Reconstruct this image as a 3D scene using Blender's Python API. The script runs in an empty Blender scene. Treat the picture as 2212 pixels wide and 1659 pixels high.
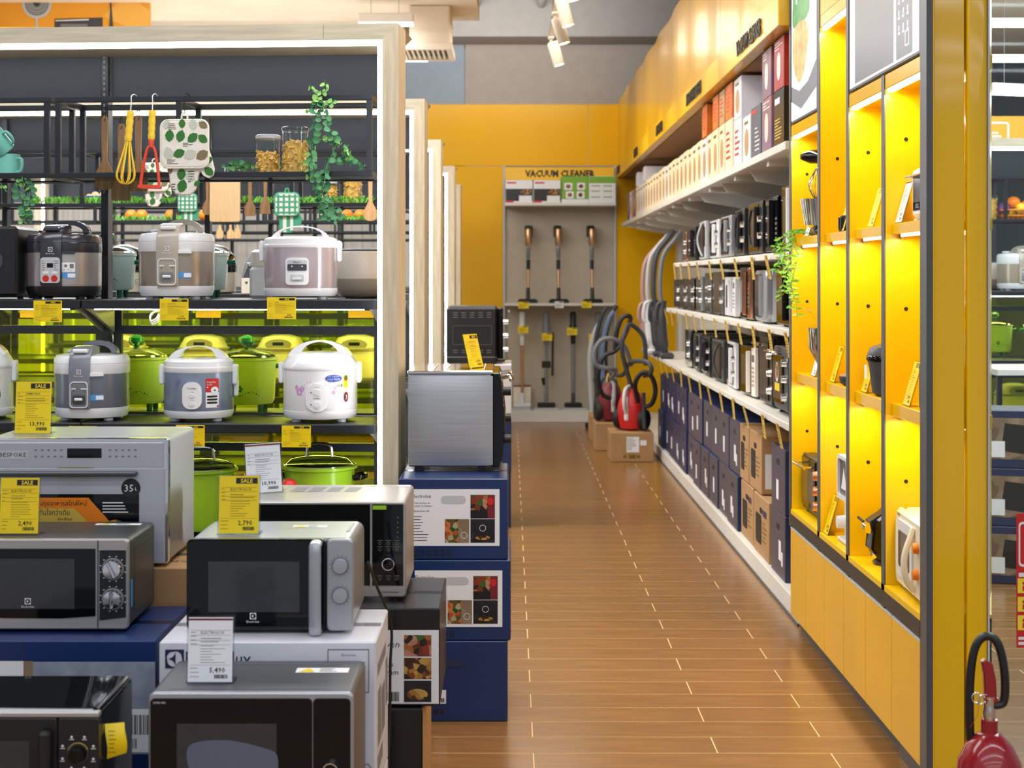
import bpy, math, random
from mathutils import Vector, Matrix
random.seed(7)
scene = bpy.context.scene
COL = scene.collection
R = math.radians
# ------------------------------------------------------------------ camera
FPX, CX, CY, EYE = 3380.0, 1101.0, 604.0, 1.6
cam_data = bpy.data.cameras.new('camera')
cam = bpy.data.objects.new('camera', cam_data)
COL.objects.link(cam)
cam.location = (0, 0, EYE)
cam.rotation_euler = (R(90), 0, 0)
cam_data.sensor_width = 36.0
cam_data.sensor_fit = 'HORIZONTAL'
cam_data.lens = FPX * 36.0 / 2212
cam_data.shift_x = (1106 - CX) / 2212
cam_data.shift_y = -(829.5 - CY) / 2212
cam_data.clip_start = 0.05
cam_data.clip_end = 100
cam_data.dof.use_dof = True
cam_data.dof.focus_distance = 5.5
cam_data.dof.aperture_fstop = 5.4
scene.camera = cam
# ------------------------------------------------------------------ world and light
world = bpy.data.worlds.new('store_ambient')
scene.world = world
world.use_nodes = True
world.node_tree.nodes['Background'].inputs[0].default_value = (0.90, 0.95, 1.0, 1)
world.node_tree.nodes['Background'].inputs[1].default_value = 0.40
scene.view_settings.view_transform = 'Standard'
scene.view_settings.look = 'None'
scene.view_settings.gamma = 1
scene.view_settings.use_curve_mapping = False
scene.view_settings.exposure = 0.10
scene.cycles.adaptive_threshold = .025
scene.cycles.max_bounces = 6
scene.cycles.diffuse_bounces = 3
scene.cycles.glossy_bounces = 3
scene.cycles.transmission_bounces = 4
scene.cycles.transparent_max_bounces = 12


def area(name, loc, sx, sy, power, color=(1, 1, 1), rot=(0, 0, 0)):
    d = bpy.data.lights.new(name, 'AREA')
    d.shape = 'RECTANGLE'
    d.size, d.size_y = sx, sy
    d.energy = power
    d.color = color
    o = bpy.data.objects.new(name, d)
    o.location = loc
    o.rotation_euler = rot
    COL.objects.link(o)
    return o


WARM, COOL = (1, .91, .78), (.90, .95, 1)
for yy, e in ((2.4, 46), (.6, 42), (-1.2, 42), (-3.0, 46), (-4.6, 46), (-6.4, 46)):
    area('linear_lamp_and_fill', (1.0, yy, 3.5), 8.0, .13, e, COOL)
area('ceiling_light_pile', (-2.4, 4.4, 3.8), 3.0, .8, 50, COOL)
for i, yy in enumerate((7.6, 10.8, 14.0)):
    area('aisle_light', (.2, yy, 3.8), .9, 2.4, 30, WARM)
area('cabinet_light', (.0, 5.0, 3.7), .6, 1.6, 36, (1, .96, .9))
for yy in (7.35, 9.7):
    area('linear_lamp_and_fill', (-1.9, yy, 3.75), 2.6, .16, 80, COOL)  # added fill strips that brighten the goods between the gondola rows
area('side_hall_fill', (4.0, 11.6, 3.6), 2.0, 3.0, 130, COOL)  # invented fill for the dark space behind the glass, not a store lamp
area('side_bulkhead_fill', (4.0, 10.0, 2.9), 2.0, 3.0, 40, COOL, (R(180), 0, 0))  # added upward fill to lighten the right bulkhead; no fixture hangs here
area('side_aisle_light', (3.2, 7.0, 3.7), 1.6, 4.0, 190, COOL)
area('rear_hall_light', (-3.5, 12.0, 3.7), 4.0, 6.0, 330, COOL)
area('hall_ceiling_fill', (-2.5, 12.5, 2.9), 3.5, 5.0, 60, (1, .96, .90), (R(180), 0, 0))  # made-up upward fill that lifts the left bulkhead and upper hall
area('back_wall_fill', (-.2, 16.0, 4.1), 2.4, .8, 42, (1, .94, .88), (R(118), 0, 0))  # added fill aimed at the grey back wall; stands for no fixture


# ------------------------------------------------------------------ helpers
def srgb(*c):
    return tuple((x / 255 / 12.92) if x / 255 <= .04045 else ((x / 255 + .055) / 1.055) ** 2.4 for x in c)


def at(px, py, Y):
    return Vector(((px - CX) * Y / FPX, Y, EYE - (py - CY) * Y / FPX))


MATS = {}


def nodes_of(name):
    m = bpy.data.materials.new(name)
    m.use_nodes = True
    nt = m.node_tree
    return m, nt, nt.nodes['Principled BSDF']


def mat(name, rgb, rough=.5, metal=0.0, spec=.5, noise=0.0, nscale=8.0, stretch=(1, 1, 1), bump=0.0, coat=0.0,
        emit=0.0, alpha=1.0, trans=0.0, rgb2=None, rnd=0.0, bscale=None):
    m, nt, p = nodes_of(name)
    N, L = nt.nodes, nt.links
    c = srgb(*rgb)
    p.inputs['Roughness'].default_value = rough
    p.inputs['Metallic'].default_value = metal
    p.inputs['Specular IOR Level'].default_value = spec
    p.inputs['Coat Weight'].default_value = coat
    p.inputs['Coat Roughness'].default_value = .05
    p.inputs['Alpha'].default_value = alpha
    p.inputs['Transmission Weight'].default_value = trans
    p.inputs['Base Color'].default_value = (*c, 1)
    if emit:
        p.inputs['Emission Color'].default_value = (*c, 1)
        p.inputs['Emission Strength'].default_value = emit
    if noise or bump or rgb2:
        tc = N.new('ShaderNodeTexCoord')
        mp = N.new('ShaderNodeMapping')
        mp.inputs['Scale'].default_value = stretch
        nz = N.new('ShaderNodeTexNoise')
        nz.inputs['Scale'].default_value = nscale
        nz.inputs['Detail'].default_value = 4
        L.new(tc.outputs['Object'], mp.inputs['Vector'])
        L.new(mp.outputs[0], nz.inputs['Vector'])
        if noise or rgb2:
            mx = N.new('ShaderNodeMix')
            mx.data_type = 'RGBA'
            c2 = srgb(*rgb2) if rgb2 else tuple(max(0, x * (1 - noise)) for x in c)
            c1 = c if rgb2 else tuple(min(1, x * (1 + noise * .5)) for x in c)
            mx.inputs['A'].default_value = (*c1, 1)
            mx.inputs['B'].default_value = (*c2, 1)
            rp = N.new('ShaderNodeMapRange')
            rp.inputs['From Min'].default_value = .35
            rp.inputs['From Max'].default_value = .65
            L.new(nz.outputs['Fac'], rp.inputs['Value'])
            L.new(rp.outputs[0], mx.inputs['Factor'])
            out = mx.outputs['Result']
            if rnd:
                oi = N.new('ShaderNodeObjectInfo')
                hs = N.new('ShaderNodeHueSaturation')
                mr = N.new('ShaderNodeMapRange')
                mr.inputs['To Min'].default_value = 1 - rnd
                mr.inputs['To Max'].default_value = 1 + rnd
                L.new(oi.outputs['Random'], mr.inputs['Value'])
                L.new(mr.outputs[0], hs.inputs['Value'])
                L.new(out, hs.inputs['Color'])
                out = hs.outputs[0]
            L.new(out, p.inputs['Base Color'])
        if bump:
            bp = N.new('ShaderNodeBump')
            bp.inputs['Strength'].default_value = bump
            bp.inputs['Distance'].default_value = .02
            if bscale:
                n2 = N.new('ShaderNodeTexNoise')
                n2.inputs['Scale'].default_value = bscale
                L.new(mp.outputs[0], n2.inputs['Vector'])
                L.new(n2.outputs['Fac'], bp.inputs['Height'])
            else:
                L.new(nz.outputs['Fac'], bp.inputs['Height'])
            L.new(bp.outputs[0], p.inputs['Normal'])
    MATS[name] = m
    return m


def glass_mat(name, rgb, gloss=.08, rough=.02):
    m = bpy.data.materials.new(name)
    m.use_nodes = True
    nt = m.node_tree
    N, L = nt.nodes, nt.links
    N.remove(N['Principled BSDF'])
    tr = N.new('ShaderNodeBsdfTransparent')
    tr.inputs[0].default_value = (*srgb(*rgb), 1)
    gl = N.new('ShaderNodeBsdfGlossy')
    gl.inputs['Roughness'].default_value = rough
    mx = N.new('ShaderNodeMixShader')
    fr = N.new('ShaderNodeLayerWeight')
    fr.inputs['Blend'].default_value = .5
    pw = N.new('ShaderNodeMath')
    pw.operation = 'POWER'
    pw.inputs[1].default_value = 4
    L.new(fr.outputs['Facing'], pw.inputs[0])
    ad = N.new('ShaderNodeMath')
    ad.operation = 'MULTIPLY_ADD'
    ad.inputs[1].default_value = .5
    ad.inputs[2].default_value = gloss
    L.new(pw.outputs[0], ad.inputs[0])
    L.new(ad.outputs[0], mx.inputs[0])
    L.new(tr.outputs[0], mx.inputs[1])
    L.new(gl.outputs[0], mx.inputs[2])
    L.new(mx.outputs[0], N['Material Output'].inputs[0])
    MATS[name] = m


def photo_mat(name, cols, scale=14, seedv=0.0, dark=.0):
    """printed food picture: voronoi blobs in the given print colours"""
    m, nt, p = nodes_of(name)
    N, L = nt.nodes, nt.links
    tc = N.new('ShaderNodeTexCoord')
    mp = N.new('ShaderNodeMapping')
    mp.inputs['Location'].default_value = (seedv, seedv * 1.7, seedv * .6)
    vo = N.new('ShaderNodeTexVoronoi')
    vo.inputs['Scale'].default_value = scale
    nz = N.new('ShaderNodeTexNoise')
    nz.inputs['Scale'].default_value = scale * .5
    sep = N.new('ShaderNodeSeparateColor')
    rp = N.new('ShaderNodeValToRGB')
    rp.color_ramp.interpolation = 'CONSTANT'
    while len(rp.color_ramp.elements) < len(cols):
        rp.color_ramp.elements.new(.5)
    for i, c in enumerate(cols):
        rp.color_ramp.elements[i].position = i / len(cols)
        rp.color_ramp.elements[i].color = (*srgb(*c), 1)
    mu = N.new('ShaderNodeMix')
    mu.data_type = 'RGBA'
    mu.blend_type = 'MULTIPLY'
    mu.inputs['Factor'].default_value = .6
    L.new(tc.outputs['Object'], mp.inputs[0])
    L.new(mp.outputs[0], vo.inputs['Vector'])
    L.new(mp.outputs[0], nz.inputs['Vector'])
    L.new(vo.outputs['Color'], sep.inputs[0])
    L.new(sep.outputs[0], rp.inputs[0])
    L.new(rp.outputs[0], mu.inputs['A'])
    L.new(nz.outputs['Fac'], mu.inputs['B'])
    L.new(mu.outputs['Result'], p.inputs['Base Color'])
    p.inputs['Roughness'].default_value = .35
    MATS[name] = m


def rrect(u0, u1, v0, v1, r, n=4):
    r = min(r, (u1 - u0) / 2 - 1e-5, (v1 - v0) / 2 - 1e-5)
    out = []
    for cu, cv, a0 in ((u1 - r, v1 - r, 0), (u0 + r, v1 - r, 90), (u0 + r, v0 + r, 180), (u1 - r, v0 + r, 270)):
        for k in range(n + 1):
            a = R(a0 + 90 * k / n)
            out.append((cu + r * math.cos(a), cv + r * math.sin(a)))
    return out


def ell(cu, cv, ru, rv=None, n=24, a0=0, a1=360):
    rv = ru if rv is None else rv
    full = abs(a1 - a0) >= 360
    m = n if full else n + 1
    return [(cu + ru * math.cos(R(a0 + (a1 - a0) * k / n)), cv + rv * math.sin(R(a0 + (a1 - a0) * k / n))) for k in range(m)]


def crom(pts, n=6, closed=False):
    P = [Vector(p) for p in pts]
    if len(P) < 3:
        return P
    out = []
    L = len(P)
    rng = range(L) if closed else range(L - 1)
    for i in rng:
        p1, p2 = P[i], P[(i + 1) % L]
        p0 = P[(i - 1) % L] if (closed or i > 0) else p1 * 2 - p2
        p3 = P[(i + 2) % L] if (closed or i + 2 < L) else p2 * 2 - p1
        for k in range(n):
            t = k / n
            out.append(.5 * ((2 * p1) + (p2 - p0) * t + (2 * p0 - 5 * p1 + 4 * p2 - p3) * t * t + (3 * p1 - p0 - 3 * p2 + p3) * t ** 3))
    if not closed:
        out.append(P[-1])
    return out


TXT = {}


def text_geo(s, ext=0.0, bold=0.0):
    key = (s, ext, bold)
    if key not in TXT:
        cu = bpy.data.curves.new('t', 'FONT')
        cu.body = s
        cu.size = 1
        cu.resolution_u = 1
        cu.extrude = ext
        cu.offset = bold
        o = bpy.data.objects.new('t', cu)
        COL.objects.link(o)
        me = bpy.data.meshes.new_from_object(o)
        v = [tuple(x.co) for x in me.vertices]
        f = [tuple(x.vertices) for x in me.polygons]
        bpy.data.objects.remove(o)
        bpy.data.curves.remove(cu)
        bpy.data.meshes.remove(me)
        if v:
            x0, x1 = min(a[0] for a in v), max(a[0] for a in v)
            y0, y1 = min(a[1] for a in v), max(a[1] for a in v)
        else:
            x0 = x1 = y0 = y1 = 0
        TXT[key] = (v, f, x0, x1, y0, y1)
    return TXT[key]


class B:
    """collects simple shapes; obj() links them as ONE mesh object"""

    def __init__(s):
        s.v, s.f = [], []

    def add(s, v, f):
        k = len(s.v)
        s.v += [tuple(p) for p in v]
        s.f += [tuple(i + k for i in q) for q in f]
        return s

    def box(s, x0, x1, y0, y1, z0, z1, c=0):
        if c <= 0:
            v = [(x, y, z) for x in (x0, x1) for y in (y0, y1) for z in (z0, z1)]
            return s.add(v, [(0, 1, 3, 2), (4, 6, 7, 5), (0, 4, 5, 1), (2, 3, 7, 6), (0, 2, 6, 4), (1, 5, 7, 3)])
        c = min(c, abs(x1 - x0) * .49, abs(y1 - y0) * .49, abs(z1 - z0) * .49)
        X, Y, Z = (x0, x1), (y0, y1), (z0, z1)
        v, idx = [], {}
        for i in (0, 1):
            for j in (0, 1):
                for k in (0, 1):
                    for ax in range(3):
                        p = [X[i] + (c if i == 0 else -c), Y[j] + (c if j == 0 else -c), Z[k] + (c if k == 0 else -c)]
                        p[ax] = (X[i], Y[j], Z[k])[ax]
                        idx[i, j, k, ax] = len(v)
                        v.append(tuple(p))
        I = lambda i, j, k, a: idx[i, j, k, a]
        f = []
        for a in range(3):
            for e in (0, 1):
                q = []
                for (b1, b2) in ((0, 0), (0, 1), (1, 1), (1, 0)):
                    t = [0, 0, 0]
                    t[a] = e
                    o = [n for n in range(3) if n != a]
                    t[o[0]], t[o[1]] = b1, b2
                    q.append(I(*t, a))
                f.append(tuple(q) if (e == 1) ^ (a == 1) else tuple(reversed(q)))
        for a in range(3):
            o = [n for n in range(3) if n != a]
            for b1 in (0, 1):
                for b2 in (0, 1):
                    t0, t1 = [0, 0, 0], [0, 0, 0]
                    t0[o[0]] = t1[o[0]] = b1
                    t0[o[1]] = t1[o[1]] = b2
                    t1[a] = 1
                    q = (I(*t0, o[0]), I(*t1, o[0]), I(*t1, o[1]), I(*t0, o[1]))
                    f.append(q)
        for i in (0, 1):
            for j in (0, 1):
                for k in (0, 1):
                    f.append((I(i, j, k, 0), I(i, j, k, 1), I(i, j, k, 2)))
        return s.add(v, f)

    def prism(s, poly, a, b, axis='y', c=0.0):
        n = len(poly)
        cu = sum(p[0] for p in poly) / n
        cv = sum(p[1] for p in poly) / n
        w = max(1e-6, max(abs(p[0] - cu) for p in poly))
        h = max(1e-6, max(abs(p[1] - cv) for p in poly))

        def ring(t, inset):
            out = []
            for u, v in poly:
                u2 = cu + (u - cu) * (1 - inset / w)
                v2 = cv + (v - cv) * (1 - inset / h)
                out.append({'y': (u2, t, v2), 'x': (t, u2, v2), 'z': (u2, v2, t)}[axis])
            return out
        d = 1 if b > a else -1
        levels = [(a, c), (a + d * c, 0), (b - d * c, 0), (b, c)] if c > 0 else [(a, 0), (b, 0)]
        v, f = [], []
        for t, i in levels:
            v += ring(t, i)
        for k in range(len(levels) - 1):
            for i in range(n):
                j = (i + 1) % n
                f.append((k * n + i, k * n + j, (k + 1) * n + j, (k + 1) * n + i))
        f.append(tuple(reversed(range(n))))
        f.append(tuple((len(levels) - 1) * n + i for i in range(n)))
        return s.add(v, f)

    def frame(s, outer, inner, a, b, axis='y'):
        n = len(outer)
        mp = {'y': lambda u, v, t: (u, t, v), 'x': lambda u, v, t: (t, u, v), 'z': lambda u, v, t: (u, v, t)}[axis]
        v = [mp(*p, a) for p in outer] + [mp(*p, a) for p in inner] + [mp(*p, b) for p in outer] + [mp(*p, b) for p in inner]
        f = []
        for i in range(n):
            j = (i + 1) % n
            f += [(i, j, n + j, n + i), (2 * n + i, 3 * n + i, 3 * n + j, 2 * n + j), (i, 2 * n + i, 2 * n + j, j), (n + i, n + j, 3 * n + j, 3 * n + i)]
        return s.add(v, f)

    def lathe(s, prof, n=32, cx=0, cy=0, sx=1, sy=1, p=2.0, a0=0, a1=360):
        v, f = [], []
        full = abs(a1 - a0) >= 360
        m = n if full else n + 1
        for r, z in prof:
            for k in range(m):
                a = R(a0 + (a1 - a0) * k / n)
                ca, sa = math.cos(a), math.sin(a)
                q = (abs(ca) ** p + abs(sa) ** p) ** (-1 / p)
                v.append((cx + r * sx * ca * q, cy + r * sy * sa * q, z))
        for i in range(len(prof) - 1):
            for k in range(n):
                k2 = (k + 1) % m
                f.append((i * m + k, i * m + k2, (i + 1) * m + k2, (i + 1) * m + k))
        if full:
            if prof[0][0] > 1e-4:
                f.append(tuple(reversed(range(m))))
            if prof[-1][0] > 1e-4:
                f.append(tuple((len(prof) - 1) * m + k for k in range(m)))
        return s.add(v, f)

    def tube(s, pts, r, n=8, closed=False, flat=1.0):
        P = [Vector(p) for p in pts]
        L = len(P)
        rs = r if isinstance(r, (list, tuple)) else [r] * L
        v, f = [], []
        up = None
        for i in range(L):
            if closed:
                t = P[(i + 1) % L] - P[i - 1]
            else:
                t = P[min(i + 1, L - 1)] - P[max(i - 1, 0)]
            if t.length < 1e-9:
                t = Vector((0, 0, 1))
            t.normalize()
            if up is None:
                up = Vector((0, 0, 1)) if abs(t.z) < .9 else Vector((1, 0, 0))
            a = t.cross(up)
            if a.length < 1e-6:
                a = t.orthogonal()
            a.normalize()
            b = a.cross(t).normalized()
            up = b
            for k in range(n):
                g = 2 * math.pi * k / n
                v.append(P[i] + a * (rs[i] * math.cos(g)) + b * (rs[i] * flat * math.sin(g)))
        m = L if closed else L - 1
        for i in range(m):
            j = (i + 1) % L
            for k in range(n):
                k2 = (k + 1) % n
                f.append((i * n + k, i * n + k2, j * n + k2, j * n + k))
        if not closed:
            f.append(tuple(reversed(range(n))))
            f.append(tuple((L - 1) * n + k for k in range(n)))
        return s.add(v, f)

    def cyl(s, p0, p1, r0, r1=None, n=16):
        return s.tube([p0, p1], [r0, r0 if r1 is None else r1], n)

    def ball(s, c, rx, ry=None, rz=None, n=14, m=8):
        ry = rx if ry is None else ry
        rz = rx if rz is None else rz
        k0 = len(s.v)
        prof = [(math.sin(math.pi * i / m), -math.cos(math.pi * i / m)) for i in range(m + 1)]
        t = B().lathe(prof, n)
        return s.add([(c[0] + x * rx, c[1] + y * ry, c[2] + z * rz) for x, y, z in t.v], t.f)

    def poly(s, pts):
        return s.add(pts, [tuple(range(len(pts)))])

    def flat(s, poly, d, face='-y'):
        """flat print on a surface facing -y (u=x, v=z) or +z (u=x, v=y)"""
        if face == '-y':
            return s.add([(u, d, v) for u, v in poly], [tuple(range(len(poly)))])
        return s.add([(u, v, d) for u, v in poly], [tuple(range(len(poly)))])

    def rect(s, u0, u1, v0, v1, d, face='-y'):
        return s.flat([(u0, v0), (u1, v0), (u1, v1), (u0, v1)], d, face)

    def text(s, t, u, v, h=None, w=None, d=0.0, align='c', face='-y', ext=0.0, sk=0.0, bold=0.0):
        """v is the baseline centre line; h the height of capitals, w an optional total width"""
        vv, ff, x0, x1, y0, y1 = text_geo(t, ext, bold)
        if not vv:
            return s
        H = max(1e-6, y1 - y0)
        W = max(1e-6, x1 - x0)
        if h is None:
            k = w / W
            kx = k
        else:
            k = h / H
            kx = k if w is None else w / W
        off = {'c': -(x0 + x1) / 2, 'l': -x0, 'r': -x1}[align]
        out = []
        for a, b, e in vv:
            q = v + (b - (y0 + y1) / 2) * k
            p = u + (a + off) * kx + sk * (q - v)
            out.append((p, d - e * (k if ext else 0), q) if face == '-y' else (p, q, d + e))
        return s.add(out, ff)

    def bars(s, u0, u1, v0, v1, d, n=14, seed=1, face='-y'):
        rg = random.Random(seed)
        u = u0
        while u < u1:
            w = (u1 - u0) / n * rg.choice((.3, .5, .9))
            s.rect(u, min(u + w, u1), v0, v1, d, face)
            u += w + (u1 - u0) / n * rg.choice((.3, .5))
        return s

    def lines(s, u0, u1, v0, v1, d, n, seed=1, th=.45, face='-y', short=.4):
        """lines of fine print"""
        rg = random.Random(seed)
        st = (v1 - v0) / n
        for i in range(n):
            z = v1 - (i + .5) * st
            s.rect(u0, u0 + (u1 - u0) * rg.uniform(short, 1), z - st * th / 2, z + st * th / 2, d, face)
        return s

    def xf(s, M):
        s.v = [tuple(M @ Vector(p)) for p in s.v]
        return s

    def mesh(s, name, m, smooth=35):
        me = bpy.data.meshes.new(name)
        me.from_pydata(s.v, [], s.f)
        if m is not None:
            me.materials.append(MATS[m])
        if smooth:
            me.shade_smooth()
            me.set_sharp_from_angle(angle=R(smooth))
        return me

    def obj(s, name, m, parent=None, loc=None, rot=None, smooth=35, label=None):
        o = bpy.data.objects.new(name, s.mesh(name, m, smooth))
        COL.objects.link(o)
        if parent is not None:
            o.parent = parent
        if loc is not None:
            o.location = loc
        if rot is not None:
            o.rotation_euler = rot
        if label:
            o['label'] = label
        return o


def tag(o, label, cat, group=None):
    o['label'] = label
    o['category'] = cat
    if group:
        o['group'] = group
    return o


def thing(name, label, cat, loc=(0, 0, 0), rz=0.0, group=None, scale=None):
    o = bpy.data.objects.new(name, None)
    o.empty_display_size = .05
    COL.objects.link(o)
    o.location = loc
    o.rotation_euler = (0, 0, R(rz))
    if scale:
        o.scale = scale if isinstance(scale, tuple) else (scale,) * 3
    return tag(o, label, cat, group)


def struct(o):
    o['kind'] = 'structure'
    return o


def clone(root, loc=None, rz=None, label=None, group=None, scale=None):
    def cp(o, parent):
        c = o.copy()
        COL.objects.link(c)
        c.parent = parent
        for ch in KIDS.get(o.name, ()):
            cp(ch, c)
        return c
    KIDS = {}
    for o in COL.objects:
        if o.parent is not None:
            KIDS.setdefault(o.parent.name, []).append(o)
    c = cp(root, None)
    if loc is not None:
        c.location = loc
    if rz is not None:
        c.rotation_euler = (0, 0, R(rz))
    if label:
        c['label'] = label
    if group:
        c['group'] = group
    if scale:
        c.scale = scale if isinstance(scale, tuple) else (scale,) * 3
    return c


ORD = ['first', 'second', 'third', 'fourth', 'fifth', 'sixth', 'seventh', 'eighth', 'ninth', 'tenth', 'eleventh', 'twelfth',
       'thirteenth', 'fourteenth', 'fifteenth', 'sixteenth', 'seventeenth', 'eighteenth', 'nineteenth', 'twentieth',
       'twenty-first', 'twenty-second', 'twenty-third', 'twenty-fourth', 'twenty-fifth', 'twenty-sixth', 'twenty-seventh',
       'twenty-eighth', 'twenty-ninth', 'thirtieth']
# ------------------------------------------------------------------ materials
mat('plank_wood', (142, 100, 52), .24, noise=.16, nscale=3.0, stretch=(1.2, 10, 1), bump=.01, rnd=.05)
mat('grout', (226, 190, 136), .6)
mat('plank_field_wood', (142, 100, 52), .24, noise=.28, nscale=3.0, stretch=(1.2, 14, 1))
mat('yellow_gloss', (240, 186, 0), .2, spec=.3, noise=.03, nscale=2, bump=.02, bscale=1.3)
mat('yellow_panel', (240, 190, 0), .07, spec=.6, noise=.02, nscale=2, bump=.10, bscale=2.4, stretch=(1.4, 1.4, .8))
mat('yellow_door', (238, 182, 0), .22, spec=.22, noise=.03, nscale=2)
mat('yellow_fascia', (236, 176, 0), .22, spec=.4, noise=.02, bump=.30, bscale=5.0, stretch=(1, .75, .02), nscale=2)
mat('yellow_sign', (238, 186, 30), .25)
mat('yellow_satin', (248, 198, 0), .32, noise=.03, nscale=3)
mat('edge_grey', (80, 80, 84), .4)
mat('edge_black', (34, 33, 34), .4)
mat('wall_grey', (168, 160, 152), .8, noise=.04)
mat('wall_blue', (150, 164, 178), .8, noise=.04)
mat('ceiling_grey', (150, 148, 146), .8, noise=.05)
mat('bulkhead', (226, 212, 192), .75, noise=.06, nscale=3)
mat('white_paint', (236, 232, 224), .45)
mat('white_shelf', (226, 222, 214), .4, noise=.04)
mat('pegboard', (190, 178, 160), .6, noise=.05)
mat('led', (250, 252, 255), emit=15.0)
mat('led_warm', (255, 244, 210), emit=9.0)
mat('lamp_lens', (255, 246, 226), emit=12.0)
mat('oak', (214, 200, 172), .55, noise=.16, nscale=5, stretch=(12, 12, .9), bump=.02)
mat('oak_beam', (206, 196, 172), .55, noise=.16, nscale=5, stretch=(.9, 12, 12), bump=.02)
mat('navy_steel', (42, 50, 60), .45, noise=.08, nscale=3)
mat('black_steel', (30, 33, 38), .35)
mat('black_plastic', (26, 26, 28), .35)
mat('black_gloss', (9, 10, 12), .06, spec=.4)
mat('black_matte', (24, 25, 27), .6)
mat('window_grey', (58, 58, 62), .12, noise=.1, nscale=30)
mat('dark_grey', (66, 68, 72), .4)
mat('mid_grey', (120, 124, 130), .4)
mat('light_grey', (196, 198, 202), .4)
mat('silver_paint', (176, 178, 184), .32, metal=.55)
mat('steel', (186, 188, 192), .26, metal=1.0, noise=.10, nscale=4, stretch=(1, 1, 30))
mat('steel_h', (190, 192, 196), .42, metal=1.0, noise=.10, nscale=4, stretch=(1, 1, 40))
mat('chrome', (225, 226, 230), .08, metal=1.0)
mat('copper', (206, 150, 116), .25, metal=1.0)
mat('gold_tube', (214, 170, 130), .3, metal=.9)
mat('white_plastic', (232, 233, 236), .22)
mat('white_gloss', (240, 240, 243), .12, coat=.3)
mat('cream_plastic', (236, 226, 196), .3)
mat('cream_body', (238, 226, 214), .35)
mat('cardboard', (176, 136, 92), .75, noise=.08, nscale=6)
mat('cardboard_dark', (150, 110, 72), .75, noise=.08, nscale=6)
mat('box_blue', (20, 46, 98), .35, noise=.10, nscale=5)
mat('box_navy', (38, 46, 84), .38, noise=.14, nscale=4)
mat('box_plum', (78, 70, 84), .45, noise=.16, nscale=4)
mat('box_white', (226, 226, 236), .35, noise=.04)
mat('box_black', (20, 22, 24), .25)
mat('paper_white', (238, 238, 242), .5)
mat('tag_yellow', (250, 216, 14), .35)
mat('tag_yellow_dull', (214, 178, 74), .5)
mat('tag_orange', (226, 160, 20), .4)
mat('print_black', (26, 24, 22), .5)
mat('print_brown', (120, 96, 20), .5)
mat('print_grey', (120, 118, 112), .5)
mat('print_white', (238, 238, 238), .4)
mat('print_yellow', (250, 222, 60), .4)
mat('print_blue', (30, 80, 180), .4)
mat('sky_blue', (70, 150, 220), .4)
mat('print_red', (206, 36, 36), .4)
mat('print_green', (30, 130, 70), .4)
mat('print_orange', (240, 130, 20), .4)
mat('print_pink', (214, 150, 214), .4)
mat('print_maroon', (120, 30, 40), .4)
mat('print_lilac', (120, 116, 170), .4)
glass_mat('clear_glass', (250, 252, 252), .03)
glass_mat('acrylic', (232, 238, 240), .06)
glass_mat('store_glass', (240, 246, 246), .02)
glass_mat('lime_glass', (249, 253, 160), .03)
glass_mat('wrap_film', (235, 235, 235), .10, .12)
photo_mat('food_meat', [(170, 60, 40), (226, 160, 130), (60, 120, 40), (130, 60, 30), (40, 30, 24), (200, 120, 60)], 55, 1)
photo_mat('food_salad', [(80, 130, 50), (226, 140, 60), (190, 200, 150), (120, 90, 50), (220, 90, 60), (40, 90, 40)], 60, 3)
photo_mat('food_dark', [(24, 26, 30), (30, 34, 40), (24, 26, 30), (40, 42, 46), (24, 26, 30)], 30, 5)
photo_mat('food_gold', [(200, 140, 60), (150, 80, 30), (60, 34, 20), (226, 180, 90), (90, 40, 20)], 60, 7)
photo_mat('food_pizza', [(226, 150, 40), (200, 50, 30), (240, 190, 80), (60, 120, 40), (160, 40, 20)], 70, 9)
photo_mat('wood_photo', [(150, 126, 100), (170, 146, 120), (130, 108, 86), (158, 132, 106)], 20, 2)
# ================================================================== STRUCTURE
BACK = 17.97
floor = struct(B().box(-9, 8, .5, 24, -.10, -.0004).obj('floor', 'grout'))
PW, PL, Y0P = .188, 1.005, 6.04
_pm = B().box(.0022, PL - .0022, .0020, PW - .0020, -.0004, 0).mesh('plank', 'plank_wood', 0)
n_pl = 0
field = B()
for j in range(-30, 80):
    y = Y0P + j * PW
    x_off = .703 if j % 2 == 0 else .08
    for i in range(-10, 9):
        x = x_off + i * PL
        if y > 19 or x > 5.5 or x < -8:
            continue
        vis = (y > 4.2 and x < 3.35 * max(1, y / 8) and x + PL > -.75 and y < BACK)
        if y > 10.9:
            vis = vis and x < 1.45
        if vis and n_pl < 298:
            o = bpy.data.objects.new('plank', _pm)
            COL.objects.link(o)
            o.parent = floor
            o.location = (x, y, 0)
            n_pl += 1
        else:
            field.box(x + .0018, x + PL - .0018, y + .0016, y + PW - .0016, -.0004, 0)
fo = field.obj('plank_field', 'plank_field_wood', floor, smooth=0)
fo['kind'] = 'stuff'

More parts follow.
